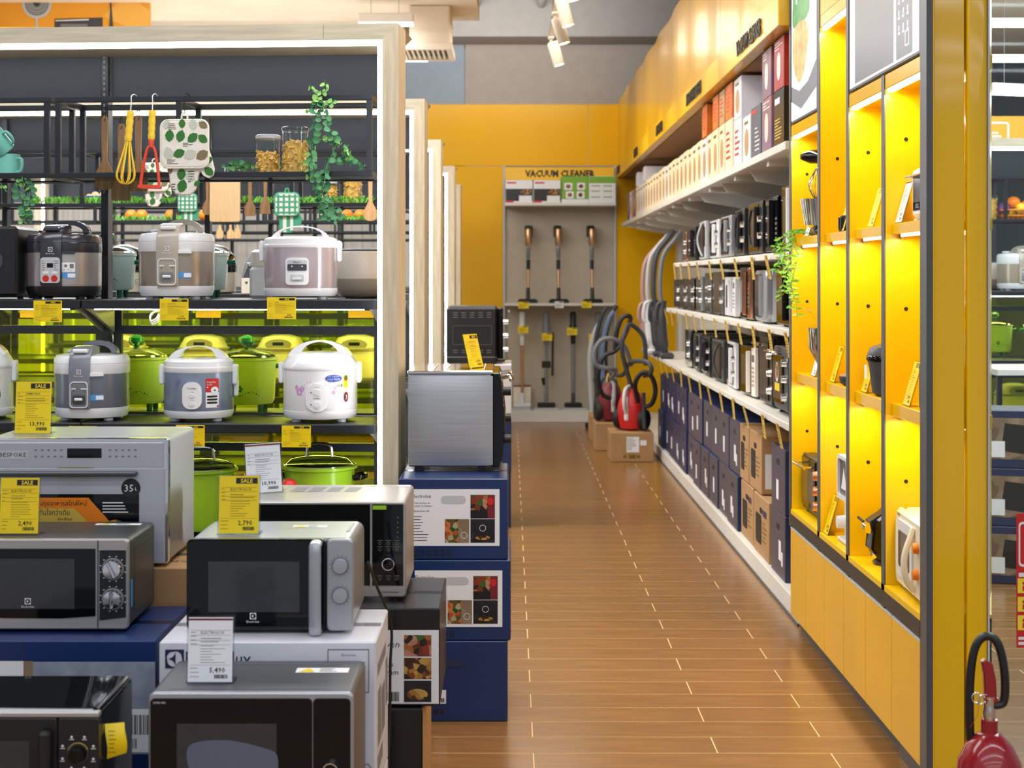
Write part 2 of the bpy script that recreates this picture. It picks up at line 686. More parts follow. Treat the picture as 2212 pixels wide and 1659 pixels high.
# back wall: yellow cladding below, grey wall above
wb = struct(B().box(-.51, 3.2, BACK + .02, BACK + .25, 3.6, 5.2).obj('wall_back', 'wall_grey'))
B().box(-9, -.52, BACK + .03, BACK + .2, 0, 5.2).obj('wall_panel', 'wall_blue', wb)
mat('yellow_wall', (236, 178, 0), .26, spec=.22, noise=.02, nscale=2, bump=.04, bscale=2.0)
sx = [(-1.0, -.075, 0, 2.90), (-1.0, .9, 2.905, 3.61), (.9, 2.1, 2.905, 3.61), (1.22, 2.1, 0, 2.90), (-1.9, -1.005, 0, 3.61)]
for a, b, c, d in sx:
    B().box(a + .002, b - .002, BACK - .03, BACK + .02, c, d, .002).obj('wall_panel', 'yellow_wall', wb)
B().box(-.075, 1.22, BACK + .015, BACK + .03, 0, 2.90).obj('backing_board', 'edge_black', wb)
wr = struct(B().box(1.90, 2.0, 7.2, BACK, 0, 2.76).obj('wall_right', 'white_shelf'))
wl = struct(B().box(-9.2, -9, 1, 24, 0, 5.2).obj('wall_left', 'wall_blue'))
wf = struct(B().box(5.6, 5.8, 1, 24, 0, 5.2).obj('wall_far_right', 'wall_blue'))
# ceiling: high slab far away, plaster bulkhead over the left hall
ce = struct(B().box(-9, 6, 1.0, BACK + .7, 4.82, 5.0).obj('ceiling', 'ceiling_grey'))
B().box(-1.2, 3.2, BACK - .6, BACK + .3, 4.30, 4.82).obj('ceiling_beam', 'ceiling_grey', ce)
for xx in (-.37, .35):
    B().cyl((xx, 4, 4.66), (xx, BACK - .6, 4.66), .05, n=12).obj('pipe', 'ceiling_grey', ce)
b1 = struct(B().box(-9, -.27, 4.2, 13.9, 3.90, 4.15).obj('ceiling_bulkhead', 'bulkhead'))
B().box(-9, -1.0, 13.9, 15.6, 3.98, 4.2).obj('bulkhead_step', 'bulkhead', b1)
# cassette air conditioner neck and grille hanging below the bulkhead edge
ac = thing('air_conditioner', 'beige ceiling cassette air conditioner hung below the plaster bulkhead edge', 'air conditioner', (-.72, 13.4, 3.52))
B().box(-.12, .22, -.30, .30, .055, .38, .01).obj('duct_neck', 'bulkhead', ac)
B().frame(rrect(-.20, .24, -.36, .36, .01, 1), rrect(-.165, .205, -.30, .30, .01, 1), 0, .055, 'z').obj('grille_frame', 'bulkhead', ac)
B().box(-.165, .205, -.3, .3, .04, .05).obj('grille_plate', 'dark_grey', ac)
for i in range(9):
    x = -.155 + i * .043
    B().box(x, x + .016, -.29, .29, .008, .036).obj('louvre', 'bulkhead', ac)
b2 = struct(B().box(2.2, 5.6, 6.0, 15.6, 3.78, 3.95).obj('ceiling_bulkhead', 'bulkhead'))
B().box(3.2, 5.6, BACK + .03, BACK + .2, 0, 5.2).obj('wall_panel', 'wall_blue', wb)
# linear pendant lights
def pendant(px, py, Y, length, lab, half=.06, hh=.09):
    p = at(px, py, Y)
    t = thing('pendant_light', lab, 'light', p, group='linear pendant lights')
    B().box(-length, 0, -half, half, .012, hh, .006).obj('housing', 'white_paint', t)
    B().box(-length + .004, -.004, -half + .006, half - .006, -.002, .014).obj('diffuser', 'led', t)
    for xx in (-length + .1, -.12):
        B().cyl((xx, 0, hh), (xx, 0, (4.82 if Y > 14 else 3.9 if px < 2000 else 3.78) - p.z), .002, n=6).obj('hanger_rod', 'mid_grey', t)
    return t
pendant(924, 131, 15.6, 1.5, 'white linear pendant light behind the oak post top, lower of two')
pendant(893, 54, 12.9, .45, 'white linear pendant light under the bulkhead, upper of two')
pendant(2330, 133, 9.4, 1.6, 'white linear pendant light over the right hand aisle, second from top', .03, .04)
pendant(2330, 57, 8.0, 1.4, 'white linear pendant light over the right hand aisle, topmost', .03, .04)
t = thing('pendant_light', 'long slanting linear pendant light seen right of the yellow column', 'light', at(2140, 203, 9.9), 18, group='linear pendant lights')
B().box(0, 1.6, -.03, .03, .012, .07, .006).obj('housing', 'white_paint', t)
B().box(.004, 1.596, -.024, .024, -.002, .014).obj('diffuser', 'led', t)
for xx in (.1, 1.5):
    B().cyl((xx, 0, .07), (xx, 0, .98), .002, n=6).obj('hanger_rod', 'mid_grey', t)
# track with spot lamps along the aisle
trk = struct(B().box(.355, .395, 8.2, 14.4, 3.805, 3.84, .004).obj('trim_1', 'white_paint'))
for yy in (9.0, 11.2, 13.6):
    B().cyl((.375, yy, 3.84), (.375, yy, 4.82), .006, n=6).obj('track_rod', 'white_paint', trk)


mat('lamp_beige', (206, 192, 174), .5)


def spot(loc, lab, tilt=16, power=0):
    t = thing('spot_lamp', lab, 'lamp', loc, group='white track spot lamps')
    M = Matrix.Rotation(R(-tilt), 4, 'Y')
    B().box(-.025, .025, -.06, .06, -.02, 0).obj('mount', 'lamp_beige', t)
    B().cyl((0, 0, 0), (0, 0, -.07), .012, n=10).obj('stem', 'lamp_beige', t)
    B().lathe([(.001, -.05), (.045, -.052), (.05, -.06), (.05, -.27), (.046, -.27), (.046, -.262), (.001, -.262)], 20).xf(M).obj('barrel', 'lamp_beige', t)
    B().lathe([(.001, -.266), (.043, -.266)], 20).xf(M).obj('lens', 'lamp_lens', t)
    d = bpy.data.lights.new('spot_beam', 'SPOT')
    d.energy = power
    d.spot_size = R(58)
    d.spot_blend = .5
    d.shadow_soft_size = .045
    d.color = (1, .82, .55)
    o = bpy.data.objects.new('spot_beam', d)
    COL.objects.link(o)
    o.parent = t
    o.location = M @ Vector((0, 0, -.275))
    o.rotation_euler = (0, R(-tilt - 14), 0)
    return t


for i, (px, py, Y) in enumerate(((1232, 112, 14.2), (1245, 66, 12.9), (1262, 26, 12.0), (1285, -26, 10.9), (1318, -90, 9.6), (1350, -160, 8.6))):
    p = at(px, py, Y)
    spot((.375, Y, 3.805), 'white cylindrical track spot lamp, %s from the back wall' % ORD[i], power=42)
for i, (px, Y) in enumerate(((377, 9.0), (740, 10.0))):
    p = at(px, -20, Y)
    t = spot((p.x, Y, 3.90), 'white cylindrical spot lamp under the bulkhead, %s of two' % ('left' if i == 0 else 'right'), 10, 10)
# orange printed banner high on the left
P = at(323, 72, 13.0)
t = thing('wall_banner', 'orange printed banner with fan and microwave pictures above the oak beam', 'banner', (P.x, 13.0, 3.0))
W = 1.9
mat('banner_orange', (240, 165, 40), .5, noise=.06, nscale=1.2)
mat('banner_light', (243, 184, 82), .5)
B().box(-W, 0, 0, .05, .55, 1.45).obj('banner_board', 'banner_orange', t)
pts = lambda L: [((a - 323) * 13 / FPX, EYE - (b - CY) * 13 / FPX - 3.0) for a, b in L]
B().flat(pts([(222, 35), (275, -12), (323, 22), (323, 72), (290, 66)]), -.003).obj('light_facet', 'banner_light', t)
k = 13 / FPX
u0, v0 = pts([(80, 8)])[0]
g = B().frame(ell(u0, v0, 32 * k, n=32), ell(u0, v0, 26 * k, n=32), -.006, -.002)
for i in range(24):
    a = 2 * math.pi * i / 24
    g.tube([(u0 + 6 * k * math.cos(a), -.004, v0 + 6 * k * math.sin(a)), (u0 + 27 * k * math.cos(a), -.004, v0 + 27 * k * math.sin(a))], .0016, 4)
for rr in (12, 18, 22):
    g.frame(ell(u0, v0, rr * k, n=24), ell(u0, v0, (rr - .8) * k, n=24), -.006, -.002)
g.obj('printed_fan', 'light_grey', t)
B().flat(ell(u0, v0, 29 * k, n=24), -.001).obj('printed_fan_back', 'mid_grey', t)
B().flat(ell(u0, v0, 7 * k, n=20), -.008).obj('printed_fan_hub', 'dark_grey', t)
B().rect(u0 - 2.5 * k, u0 + 2.5 * k, v0 - 72 * k, v0 - 32 * k, -.004).obj('printed_fan_pole', 'light_grey', t)
B().flat(pts([(118, 80), (118, 41), (222, 38), (222, 80)]), -.004).obj('printed_microwave', 'dark_grey', t)
B().flat(pts([(131, 80), (131, 52), (189, 52), (189, 80)]), -.006).obj('printed_window', 'mid_grey', t)
B().flat(pts([(120, 46), (120, 44), (192, 41), (192, 44)]), -.006).obj('printed_highlight', 'print_white', t)
B().flat(pts([(235, 75), (238, 20), (236, 0), (242, -20), (244, -20), (241, 10), (246, 75)]), -.005).obj('printed_stick', 'dark_grey', t)
# ================================================================== SHARED BUILDERS
def put_tag(t, w, h, price, brand='ELECTROLUX', white=False, sale=True, seed=1, th=.0016, big=False):
    """printed price card standing on z=0, facing -y, centred on x"""
    B().box(-w / 2, w / 2, 0, th, 0, h).obj('card', 'paper_white' if white else 'tag_yellow', t)
    d = -.0006
    ink = 'print_grey' if white else 'print_brown'
    if sale:
        sb = B().rect(-w * .08, w * .46, h * .865, h * .965, d).obj('sale_block', 'print_black', t)
        B().text('SALE', w * .19, h * .915, h * .075, d=d - .0005, bold=.02).obj('sale_lettering', 'print_yellow', sb)
    elif white:
        B().rect(-w / 2, w / 2, h * .955, h * .985, d).obj('red_band', 'print_maroon', t)
    g = B()
    for z in (.80, .725, .645, .575, .26):
        g.rect(-w * .45, w * .45, h * z - h * .002, h * z + h * .002, d)
    g.lines(-w * .45, -w * .3, h * .56, h * .80, d, 4, seed, .12)
    g.lines(-w * .22, w * .34, h * .28, h * .58, d, 7, seed + 3, .15)
    g.lines(-w * .22, w * .40, h * .60, h * .70, d, 2, seed + 5, .2)
    g.text(brand, -w * .22, h * .765, h * .044, d=d, align='l', bold=.008)
    g.lines(-w * .45, -w * .2, h * .05, h * .25, d, 3, seed + 7, .12)
    g.obj('fine_print', ink, t)
    p = B().text(price, w * .34, h * .178, h * .098, d=d, align='r', bold=.012)
    p.bars(w * .10, w * .40, h * .055, h * .115, d, 16, seed)
    p.obj('price_print', 'print_black', t)


def card_stand(label, loc, rz, w, h, price, brand='ELECTROLUX', white=False, sale=True, lean=12, seed=1, group='price cards in acrylic stands', base=.05, pocket=False):
    t = thing('price_stand', label, 'price tag', loc, rz, group)
    c = bpy.data.objects.new('price_card', None)
    put_parts = B().box(-w / 2 - .004, w / 2 + .004, .0022, .0042, 0, h + .006).obj('acrylic_back', 'acrylic', t)
    put_parts.rotation_euler = (R(-lean), 0, 0)
    n0 = set(o.name for o in COL.objects)
    put_tag(t, w, h, price, brand, white, sale, seed)
    for o in COL.objects:
        if o.name not in n0 and o.parent == t:
            o.rotation_euler = (R(-lean), 0, 0)
            o.location = (0, 0, .003)
    B().box(-w / 2 - .004, w / 2 + .004, 0, base, 0, .003).obj('acrylic_foot', 'acrylic', t)
    bpy.data.objects.remove(c)
    return t


def price_flag(label, loc, rz, price, brand='ELECTROLUX', w=.11, h=.08, seed=1, group='yellow sale tags on shelf edges', tilt=0, dull=False, lite=False):
    """tag hanging from its top edge at loc"""
    t = thing('price_tag', label, 'price tag', loc, rz, group)
    n0 = set(o.name for o in COL.objects)
    if lite:
        B().box(-w / 2, w / 2, 0, .0015, 0, h).obj('card', 'tag_yellow_dull' if dull else 'tag_yellow', t)
        B().rect(0, w * .44, h * .8, h * .96, -.0006).lines(-w * .42, w * .4, h * .1, h * .7, -.0006, 5, seed, .3).obj('print', 'print_brown', t)
    else:
        put_tag(t, w, h, price, brand, seed=seed)
    for o in COL.objects:
        if o.name not in n0 and o.parent == t:
            o.rotation_euler = (R(tilt), 0, 0)
            o.location = (0, 0, 0)
    t.location = (loc[0], loc[1], loc[2] - h * math.cos(R(tilt)))
    return t


def logo_mark(g, u, v, s, d):
    """square emblem with a round shield cut by arcs"""
    g.frame(rrect(u - s, u + s, v - s, v + s, .0001, 6), ell(u, v, s * .86, n=28, a0=45, a1=405)[:28], d, d + .0003)
    g.flat([(u + .1 * s, v + .84 * s)] + ell(u - .8 * s, v + .86 * s, .9 * s, .86 * s, 8, 0, -90)[1:] + ell(u - .8 * s, v - .86 * s, .9 * s, .86 * s, 8, 90, 0)[1:], d)
    return g


def feet(t, w, d, z=.012, m='black_plastic'):
    for sx in (-1, 1):
        for y in (d * .12, d * .86):
            B().cyl((sx * w * .42, y, 0), (sx * w * .42, y, z + .002), .012, n=10).obj('foot', m, t)


def microwave(label, style, w=.45, h=.265, d=.33, loc=(0, 0, 0), rz=0, group=None, body='black_plastic', face='black_gloss', trim='silver_paint', cat='microwave', name='microwave_oven'):
    """counter-top microwave or oven: front face on y=0 looking at -y"""
    t = thing(name, label, cat, loc, rz, group)
    z0 = .012
    feet(t, w, d)
    B().prism(rrect(-w / 2, w / 2, z0, h, .012, 3), .022, d, 'y', .004).obj('body', body, t)
    pw = .24 * w if style in ('knob', 'panel', 'hex', 'digital') else 0
    if style == 'oven':
        pw = .22 * w
    xs = w / 2 - pw
    if style == 'hex':
        B().prism(rrect(-w / 2, w / 2, z0, h, .012, 3), 0, .022, 'y', .003).obj('front_frame', trim, t)
        dr = B().prism(rrect(-w / 2 + .012, xs - .004, z0 + .014, h - .014, .01, 3), -.004, .0, 'y').obj('door', face, t)
        a, b, c, e, q = -w / 2 + .05, xs - .03, z0 + .035, h - .03, .06
        o8 = [(a + q, c), (b - q, c), (b, c + q), (b, e - q), (b - q, e), (a + q, e), (a, e - q), (a, c + q)]
        i8 = [(u + (.014 if u < (a + b) / 2 else -.014), v + (.014 if v < (c + e) / 2 else -.014)) for u, v in o8]
        B().frame(o8, i8, -.012, -.004).obj('window_ring', 'black_matte', dr)
        B().flat(i8, -.0045).obj('window_pane', 'window_grey', dr)
        B().box(xs - .014, xs + .004, -.03, -.004, z0 + .03, h - .03, .006).obj('handle', trim, dr)
        for zz in (h * .36, h * .66):
            B().lathe([(.001, .022), (.019, .021), (.021, 0)], 18).xf(Matrix.Translation((xs + pw * .55, 0, zz)) @ Matrix.Rotation(R(90), 4, 'X')).obj('knob', 'chrome', t)
    elif style == 'curve':
        B().prism(rrect(-w / 2, w / 2, z0, h, .012, 3), 0, .022, 'y', .003).obj('front_frame', trim, t)
        dr = B().prism(rrect(-w / 2 + .012, w / 2 - .10, z0 + .014, h - .014, .01, 3), -.004, .0, 'y').obj('door', face, t)
        B().rect(-w / 2 + .05, w / 2 - .16, z0 + .04, h - .04, -.0045).obj('window_pane', 'window_grey', dr)
        pts = [(w / 2 - .12 - .03 * math.sin(math.pi * k / 10), -.012 - .03 * math.sin(math.pi * k / 10), z0 + .02 + (h - .05) * k / 10) for k in range(11)]
        B().tube(pts, .008, 8).obj('handle', trim, dr)
        B().box(w / 2 - .085, w / 2 - .03, -.003, .0, h * .35, h * .85).obj('display', 'black_gloss', t)
    elif style in ('knob', 'panel', 'digital'):
        B().prism(rrect(-w / 2, xs - .001, z0, h, .012, 3), 0, .022, 'y', .003).obj('door', face, t)
        B().prism(rrect(xs + .001, w / 2, z0, h, .012, 3), 0, .022, 'y', .003).obj('control_panel', trim, t)
        B().rect(-w / 2 + .045, xs - .055, z0 + .05, h - .05, -.0006).obj('window_pane', 'window_grey', t)
        if style == 'knob':
            for zz in (h * .36, h * .66):
                B().lathe([(.001, .022), (.021, .021), (.024, 0)], 20).xf(Matrix.Translation((xs + pw * .5, 0, zz)) @ Matrix.Rotation(R(90), 4, 'X')).obj('knob', 'chrome', t)
        else:
            B().rect(xs + pw * .15, xs + pw * .85, h * .72, h * .86, -.0006).obj('display', 'black_gloss', t)
            g = B()
            for r_ in range(5):
                for c_ in range(3):
                    g.rect(xs + pw * (.2 + c_ * .23), xs + pw * (.34 + c_ * .23), h * (.24 + r_ * .085), h * (.285 + r_ * .085), -.0006)
            g.obj('button_print', 'print_grey', t)
            B().box(xs - .022, xs - .008, -.028, 0, z0 + .02, h - .02, .005).obj('handle', trim, t)
    elif style == 'oven':
        B().box(-w / 2, w / 2, 0, .022, z0, h, .006).obj('front_frame', body, t)
        dr = B().prism(rrect(-w / 2 + .008, xs - .004, z0 + .02, h - .012, .006, 2), -.006, .0, 'y').obj('door', face, t)
        B().rect(-w / 2 + .03, xs - .03, z0 + .045, h - .06, -.0065).obj('window_pane', 'window_grey', dr)
        hb = B().cyl((-w / 2 + .03, -.045, h - .04), (xs - .03, -.045, h - .04), .008, n=10)
        for xx in (-w / 2 + .045, xs - .045):
            hb.cyl((xx, -.045, h - .04), (xx, -.004, h - .04), .006, n=8)
        hb.obj('handle', 'chrome', dr)
        for zz in (h * .25, h * .5, h * .75):
            B().lathe([(.001, .026), (.018, .025), (.021, .012), (.024, 0)], 18).xf(Matrix.Translation((xs + pw * .5, 0, zz)) @ Matrix.Rotation(R(90), 4, 'X')).obj('knob', trim, t)
    elif style == 'slab':
        B().prism(rrect(-w / 2, w / 2, z0, h, .045, 5), -.01, .03, 'y', .006).obj('front_frame', trim, t)
        B().prism(rrect(-w / 2 + .02, w * .14, z0 + .022, h - .022, .03, 4), -.013, -.009, 'y').obj('door', face, t)
        B().box(w * .15, w * .175, -.03, -.008, z0 + .03, h - .03, .004).obj('handle', trim, t)
        B().rect(w * .24, w * .29, h * .2, h * .85, -.0108).obj('display', 'mid_grey', t)
    return t


def carton(label, w, d, h, loc, rz=0, m='box_blue', side=None, group=None, hole=True, sticker=True, seed=1, cat='box', name='carton', brand=None, brand_m='print_black', extra=None):
    """cardboard carton, front face on y=0"""
    t = thing(name, label, cat, loc, rz, group)
    B().box(-w / 2, w / 2, 0, d, 0, h, .004).obj('carton_body', m, t)
    B().box(-w / 2 + .004, w / 2 - .004, d / 2 - .003, d / 2 + .003, h - .0006, h + .0004).obj('lid_seam', 'print_grey', t)
    if side:
        B().box(-w / 2 + .003, w / 2 - .003, -.0008, .001, .003, h - .003).obj('front_print', side, t)
    rg = random.Random(seed)
    if hole:
        B().prism(rrect(-.045, .045, h * .72, h * .72 + .03, .015, 4), -.0016, .004).obj('hand_hole', 'black_matte', t)
    if sticker:
        u, v = rg.uniform(-.25, .1) * w, h * rg.uniform(.15, .3)
        B().rect(u, u + .07, v, v + .10, -.0014).obj('sticker', 'paper_white', t)
        if rg.random() < .6:
            B().rect(u + .075, u + .12, v - .02, v + .05, -.0014).obj('sticker', 'paper_white', t)
    if brand:
        B().text(brand, 0, h * .5, .04, d=-.0016).obj('brand_lettering', brand_m, t)
    return t


LEAF = {}


def leaf_mesh(name, m, L=.02, W=.012, fold=.15):
    if name not in LEAF:
        p = [(0, 0, 0), (W * .45, L * .25, fold * W), (W * .5, L * .55, fold * W), (W * .3, L * .85, fold * W * .6), (0, L, 0), (-W * .3, L * .85, fold * W * .6), (-W * .5, L * .55, fold * W), (-W * .45, L * .25, fold * W), (0, L * .5, -fold * W * .3)]
        f = [(8, i, i + 1) for i in range(7)] + [(8, 7, 0)]
        LEAF[name] = B().add(p, f).mesh('leaf', m, 60)
    return LEAF[name]


def leaves_on(t, stems, mesh, step, rg, lo=.8, hi=1.3, joined=None):
    for st in stems:
        acc = 0
        for a, b in zip(st[:-1], st[1:]):
            acc += (Vector(b) - Vector(a)).length
            if acc >= step:
                acc = 0
                for sgn in (0, 1):
                    k = rg.uniform(lo, hi)
                    e = (rg.uniform(-.9, .9), rg.uniform(-.6, .6), rg.uniform(0, 3.0) + sgn * math.pi)
                    o = bpy.data.objects.new('leaf', mesh)
                    COL.objects.link(o)
                    o.parent = t
                    o.location = b
                    o.rotation_euler = (e[0] - .5, e[1] + 1.2 * (1 if sgn else -1), e[2])
                    o.scale = (k, k, k)


# ================================================================== RIGHT HAND SHELVING
XS = 1.335
shelf_run = thing('shelving_run', 'long white shelving run with three display shelves along the yellow aisle wall', 'shelving', (0, 0, 0))
ZT, ZA, ZB, ZC = 2.24, 1.735, 1.36, .918
B().box(XS, 1.90, 7.22, BACK - .3, 0, .10, .003).obj('plinth', 'white_shelf', shelf_run)
B().box(XS - .008, XS, 7.22, BACK - .3, 0, .012).obj('plinth_trim', 'edge_grey', shelf_run)
for nm, z, y1, x0 in (('display_shelf', ZA, 12.75, XS), ('display_shelf', ZB, 13.35, XS), ('display_shelf', ZC, 14.9, XS - .02)):
    sh = B().box(x0, 1.895, 7.22, y1, z - .035, z, .003).obj(nm, 'white_shelf', shelf_run)
    for k in range(int((y1 - 7.3) / 1.2) + 1):
        yy = 7.3 + k * 1.2
        B().prism([(1.88, z - .035), (x0 + .06, z - .035), (1.88, z - .07)], yy, yy + .006, 'y').obj('bracket', 'white_shelf', sh)
ts = B().box(1.27, 1.895, 7.22, BACK - .25, ZT - .04, ZT, .003).obj('storage_shelf', 'white_shelf', shelf_run)
for k in range(9):
    yy = 7.45 + k * 1.15
    B().prism([(1.88, ZT - .04), (1.32, ZT - .04), (1.36, ZT - .10), (1.88, ZT - .19)], yy, yy + .02, 'y').obj('bracket', 'white_shelf', ts)
    B().box(1.30, 1.88, yy + .40, yy + .46, ZT - .07, ZT - .04).obj('stiffener', 'white_shelf', ts)
for k in range(6):
    yy = 7.3 + k * 2.0
    B().box(1.865, 1.90, yy, yy + .03, .1, 2.76).obj('upright', 'white_shelf', shelf_run)
B().box(1.893, 1.8955, 12.0, 12.12, 1.0, 2.2).obj('wall_strip', 'yellow_satin', shelf_run)
# fascia with sign band
fas = thing('fascia', 'glossy yellow fascia with sign band above the storage shelf', 'fascia', (0, 0, 0))
for k in range(5):
    a, b = max(7.175, 6.8 + k * 2.4), 6.8 + (k + 1) * 2.4
    b = min(b, BACK - .03)
    N_ = 40
    wv = [(a + .003 + (b - a - .006) * q / N_) for q in range(N_ + 1)]
    pr_ = [(1.247 + .008 * math.sin(y * 2 * math.pi / 1.2), y) for y in wv] + [(1.30, wv[-1]), (1.30, wv[0])]
    B().prism(pr_, 2.925, 3.64, 'z').obj('fascia_panel', 'yellow_fascia', fas)
    sb = B().box(1.232, 1.30, a + .004, b - .004, 2.765, 2.92, .004).obj('sign_panel', 'yellow_sign', fas)
    sg = ('VACUUM CLEANER', 'MICROWAVE OVEN', 'AIR FRYER', 'BLENDER', 'KETTLE')[k]
    tx = B().text(sg, 0, 0, .085, w=min(.82, .061 * len(sg)), ext=.02, bold=.012)
    o = tx.obj('sign_lettering', 'print_black', sb, (1.226, (8.05 + 2.4 * k), 2.842), (0, 0, R(-90)), smooth=0)
B().box(1.30, 1.90, 7.2, BACK - .03, 2.76, 2.79).obj('soffit', 'cardboard_dark', fas)

# appliances on the shelves, near to far
X_ = 1.385
A_items = [('panel', 7.78, .42, .335, 'mirror fronted oven with white handle on the top display shelf beside the yellow cabinet', 'black_plastic', 'black_gloss', 'white_plastic'),
           ('digital', 8.28, .44, .30, 'chrome topped black oven on the top display shelf, second from the yellow cabinet', 'steel', 'black_gloss', 'black_gloss'),
           ('hex', 8.82, .46, .30, 'black octagon windowed microwave on the top display shelf, third from the yellow cabinet', 'black_plastic', 'black_gloss', 'black_plastic'),
           ('hex', 9.42, .46, .285, 'black octagon windowed microwave on the top display shelf, fourth from the yellow cabinet', 'black_plastic', 'black_gloss', 'black_plastic'),
           ('hex', 10.02, .46, .27, 'silver octagon windowed microwave on the top display shelf, fifth from the yellow cabinet', 'mid_grey', 'black_gloss', 'silver_paint'),
           ('hex', 10.6, .46, .265, 'white framed octagon windowed microwave on the top display shelf', 'white_plastic', 'black_gloss', 'white_plastic'),
           ('curve', 11.25, .48, .28, 'silver microwave with bowed handle on the top display shelf', 'silver_paint', 'black_gloss', 'light_grey'),
           ('digital', 11.9, .46, .26, 'black microwave on the top display shelf, last but one from the far end', 'black_plastic', 'black_plastic', 'black_plastic'),
           ('knob', 12.42, .42, .24, 'small copper knobbed oven at the far end of the top display shelf', 'dark_grey', 'window_grey', 'copper')]
B_items = [('digital', 7.90, .46, .30, 'black microwave with keypad on the middle display shelf beside the yellow cabinet', 'black_plastic', 'black_gloss', 'black_gloss'),
           ('slab', 8.58, .48, .29, 'silver round cornered microwave on the middle display shelf', 'light_grey', 'window_grey', 'silver_paint'),
           ('panel', 9.22, .46, .31, 'bronze mirrored oven on the middle display shelf next to the silver microwave', 'black_plastic', 'black_gloss', 'copper'),
           ('panel', 9.85, .46, .255, 'white fronted microwave on the middle display shelf', 'white_plastic', 'white_plastic', 'white_plastic'),
           ('knob', 10.40, .45, .29, 'dark bronze microwave with one bright knob on the middle display shelf, fifth from the cabinet', 'black_plastic', 'window_grey', 'dark_grey'),
           ('knob', 10.92, .45, .285, 'dark bronze microwave with one bright knob on the middle display shelf, sixth from the cabinet', 'black_plastic', 'window_grey', 'dark_grey'),
           ('knob', 11.45, .44, .26, 'grey blue microwave on the middle display shelf', 'dark_grey', 'window_grey', 'mid_grey'),
           ('knob', 11.98, .44, .25, 'black two knob microwave on the middle display shelf, third from the far end', 'black_plastic', 'black_plastic', 'black_gloss'),
           ('knob', 12.5, .44, .245, 'black two knob microwave on the middle display shelf, second from the far end', 'black_plastic', 'black_plastic', 'black_gloss'),
           ('knob', 12.98, .42, .24, 'black two knob microwave at the far end of the middle display shelf', 'black_plastic', 'black_plastic', 'black_gloss')]
C_items = [('oven', 8.46, .42, .372, 'tall black oven with three chrome knobs on the lower display shelf', 'black_plastic', 'black_gloss', 'chrome'),
           ('digital', 9.12, .46, .29, 'rose white microwave with mirrored door on the lower display shelf', 'black_plastic', 'black_gloss', 'cream_body'),
           ('hex', 9.78, .46, .29, 'white octagon windowed microwave on the lower display shelf', 'black_plastic', 'black_gloss', 'white_plastic'),
           ('curve', 10.42, .48, .28, 'black microwave with bowed bronze handle on the lower display shelf', 'black_plastic', 'black_gloss', 'dark_grey'),
           ('hex', 11.05, .46, .28, 'black octagon windowed microwave on the lower display shelf', 'black_plastic', 'black_gloss', 'black_plastic'),
           ('hex', 11.6, .44, .28, 'far black octagon windowed microwave on the lower display shelf', 'black_plastic', 'black_gloss', 'dark_grey'),
           ('knob', 12.2, .40, .29, 'black and chrome fryer oven on the lower display shelf', 'black_gloss', 'black_gloss', 'chrome')]
for items, z in ((A_items, ZA), (B_items, ZB), (C_items, ZC)):
    for st, y, w, h, lab, bo, fa, tr in items:
        microwave(lab, st, w, h, .36, (X_, y, z), -90 + random.uniform(-2, 2), 'appliances on the aisle shelves', bo, fa, tr)
# retro toaster oven nearest the cabinet on the lower shelf
t = thing('toaster_oven', 'grey retro toaster oven with a pizza sticker on its glass, lower shelf beside yellow cabinet', 'oven', (X_ - .025, 7.86, ZC), -90)
B().prism(rrect(-.21, .21, .04, .345, .05, 5), .02, .34, 'y', .01).obj('body', 'dark_grey', t)
B().prism(rrect(-.21, .21, .03, .345, .05, 5), 0, .02, 'y', .004).obj('front_frame', 'dark_grey', t)
for sx_ in (-1, 1):
    for y in (.03, .28):
        B().prism([(sx_ * .17, .04), (sx_ * .2, .04), (sx_ * .21, 0), (sx_ * .18, 0)], y, y + .03).obj('foot', 'dark_grey', t)
dr = B().prism(rrect(-.19, .10, .06, .30, .03, 4), -.006, 0).obj('door', 'black_gloss', t)
B().prism(rrect(-.17, .08, .08, .27, .02, 4), -.0085, -.0065).obj('door_glass', 'window_grey', dr)
B().tube(crom([(-.17, -.01, .315), (-.16, -.05, .318), (.07, -.05, .318), (.08, -.01, .315)], 4), .009, 8).obj('handle', 'chrome', dr)
st_ = B().flat(ell(-.045, .215, .045, .05, 20), -.010).obj('pizza_sticker', 'paper_white', dr)
B().flat(ell(-.045, .22, .036, .04, 20), -.0105).obj('pizza_picture', 'food_pizza', st_)
B().rect(-.11, .03, .12, .16, -.010).obj('sticker_band', 'tag_yellow', dr)
for z in (.1, .19, .27):
    B().lathe([(.001, .025), (.018, .024), (.022, 0)], 16).xf(Matrix.Translation((.155, 0, z)) @ Matrix.Rotation(R(90), 4, 'X')).obj('knob', 'chrome', t)
# tags along shelf fronts
for nm, z, ys, x0 in (('top', ZA - .012, [7.45, 8.0, 8.55, 9.15, 9.75, 10.35, 11.0, 11.6, 12.15, 12.6], XS), ('middle', ZB - .012, [7.45, 7.95, 8.5, 9.0, 9.55, 10.1, 10.65, 11.2, 11.75, 12.3, 12.8, 13.2], XS), ('lower', ZC - .012, [7.55, 8.05, 8.6, 9.15, 9.65, 10.2, 10.75, 11.35, 11.95, 12.5, 13.0, 13.5, 14.0], XS - .02)):
    for i, y in enumerate(ys):
        price_flag('small yellow price tag on the %s display shelf edge, %s from the yellow cabinet' % (nm, ORD[i]), (x0 - .002, y, z), -90, '', w=.085, h=.125, seed=i, group='yellow tags along the aisle shelves', tilt=random.uniform(4, 14), dull=True, lite=True)
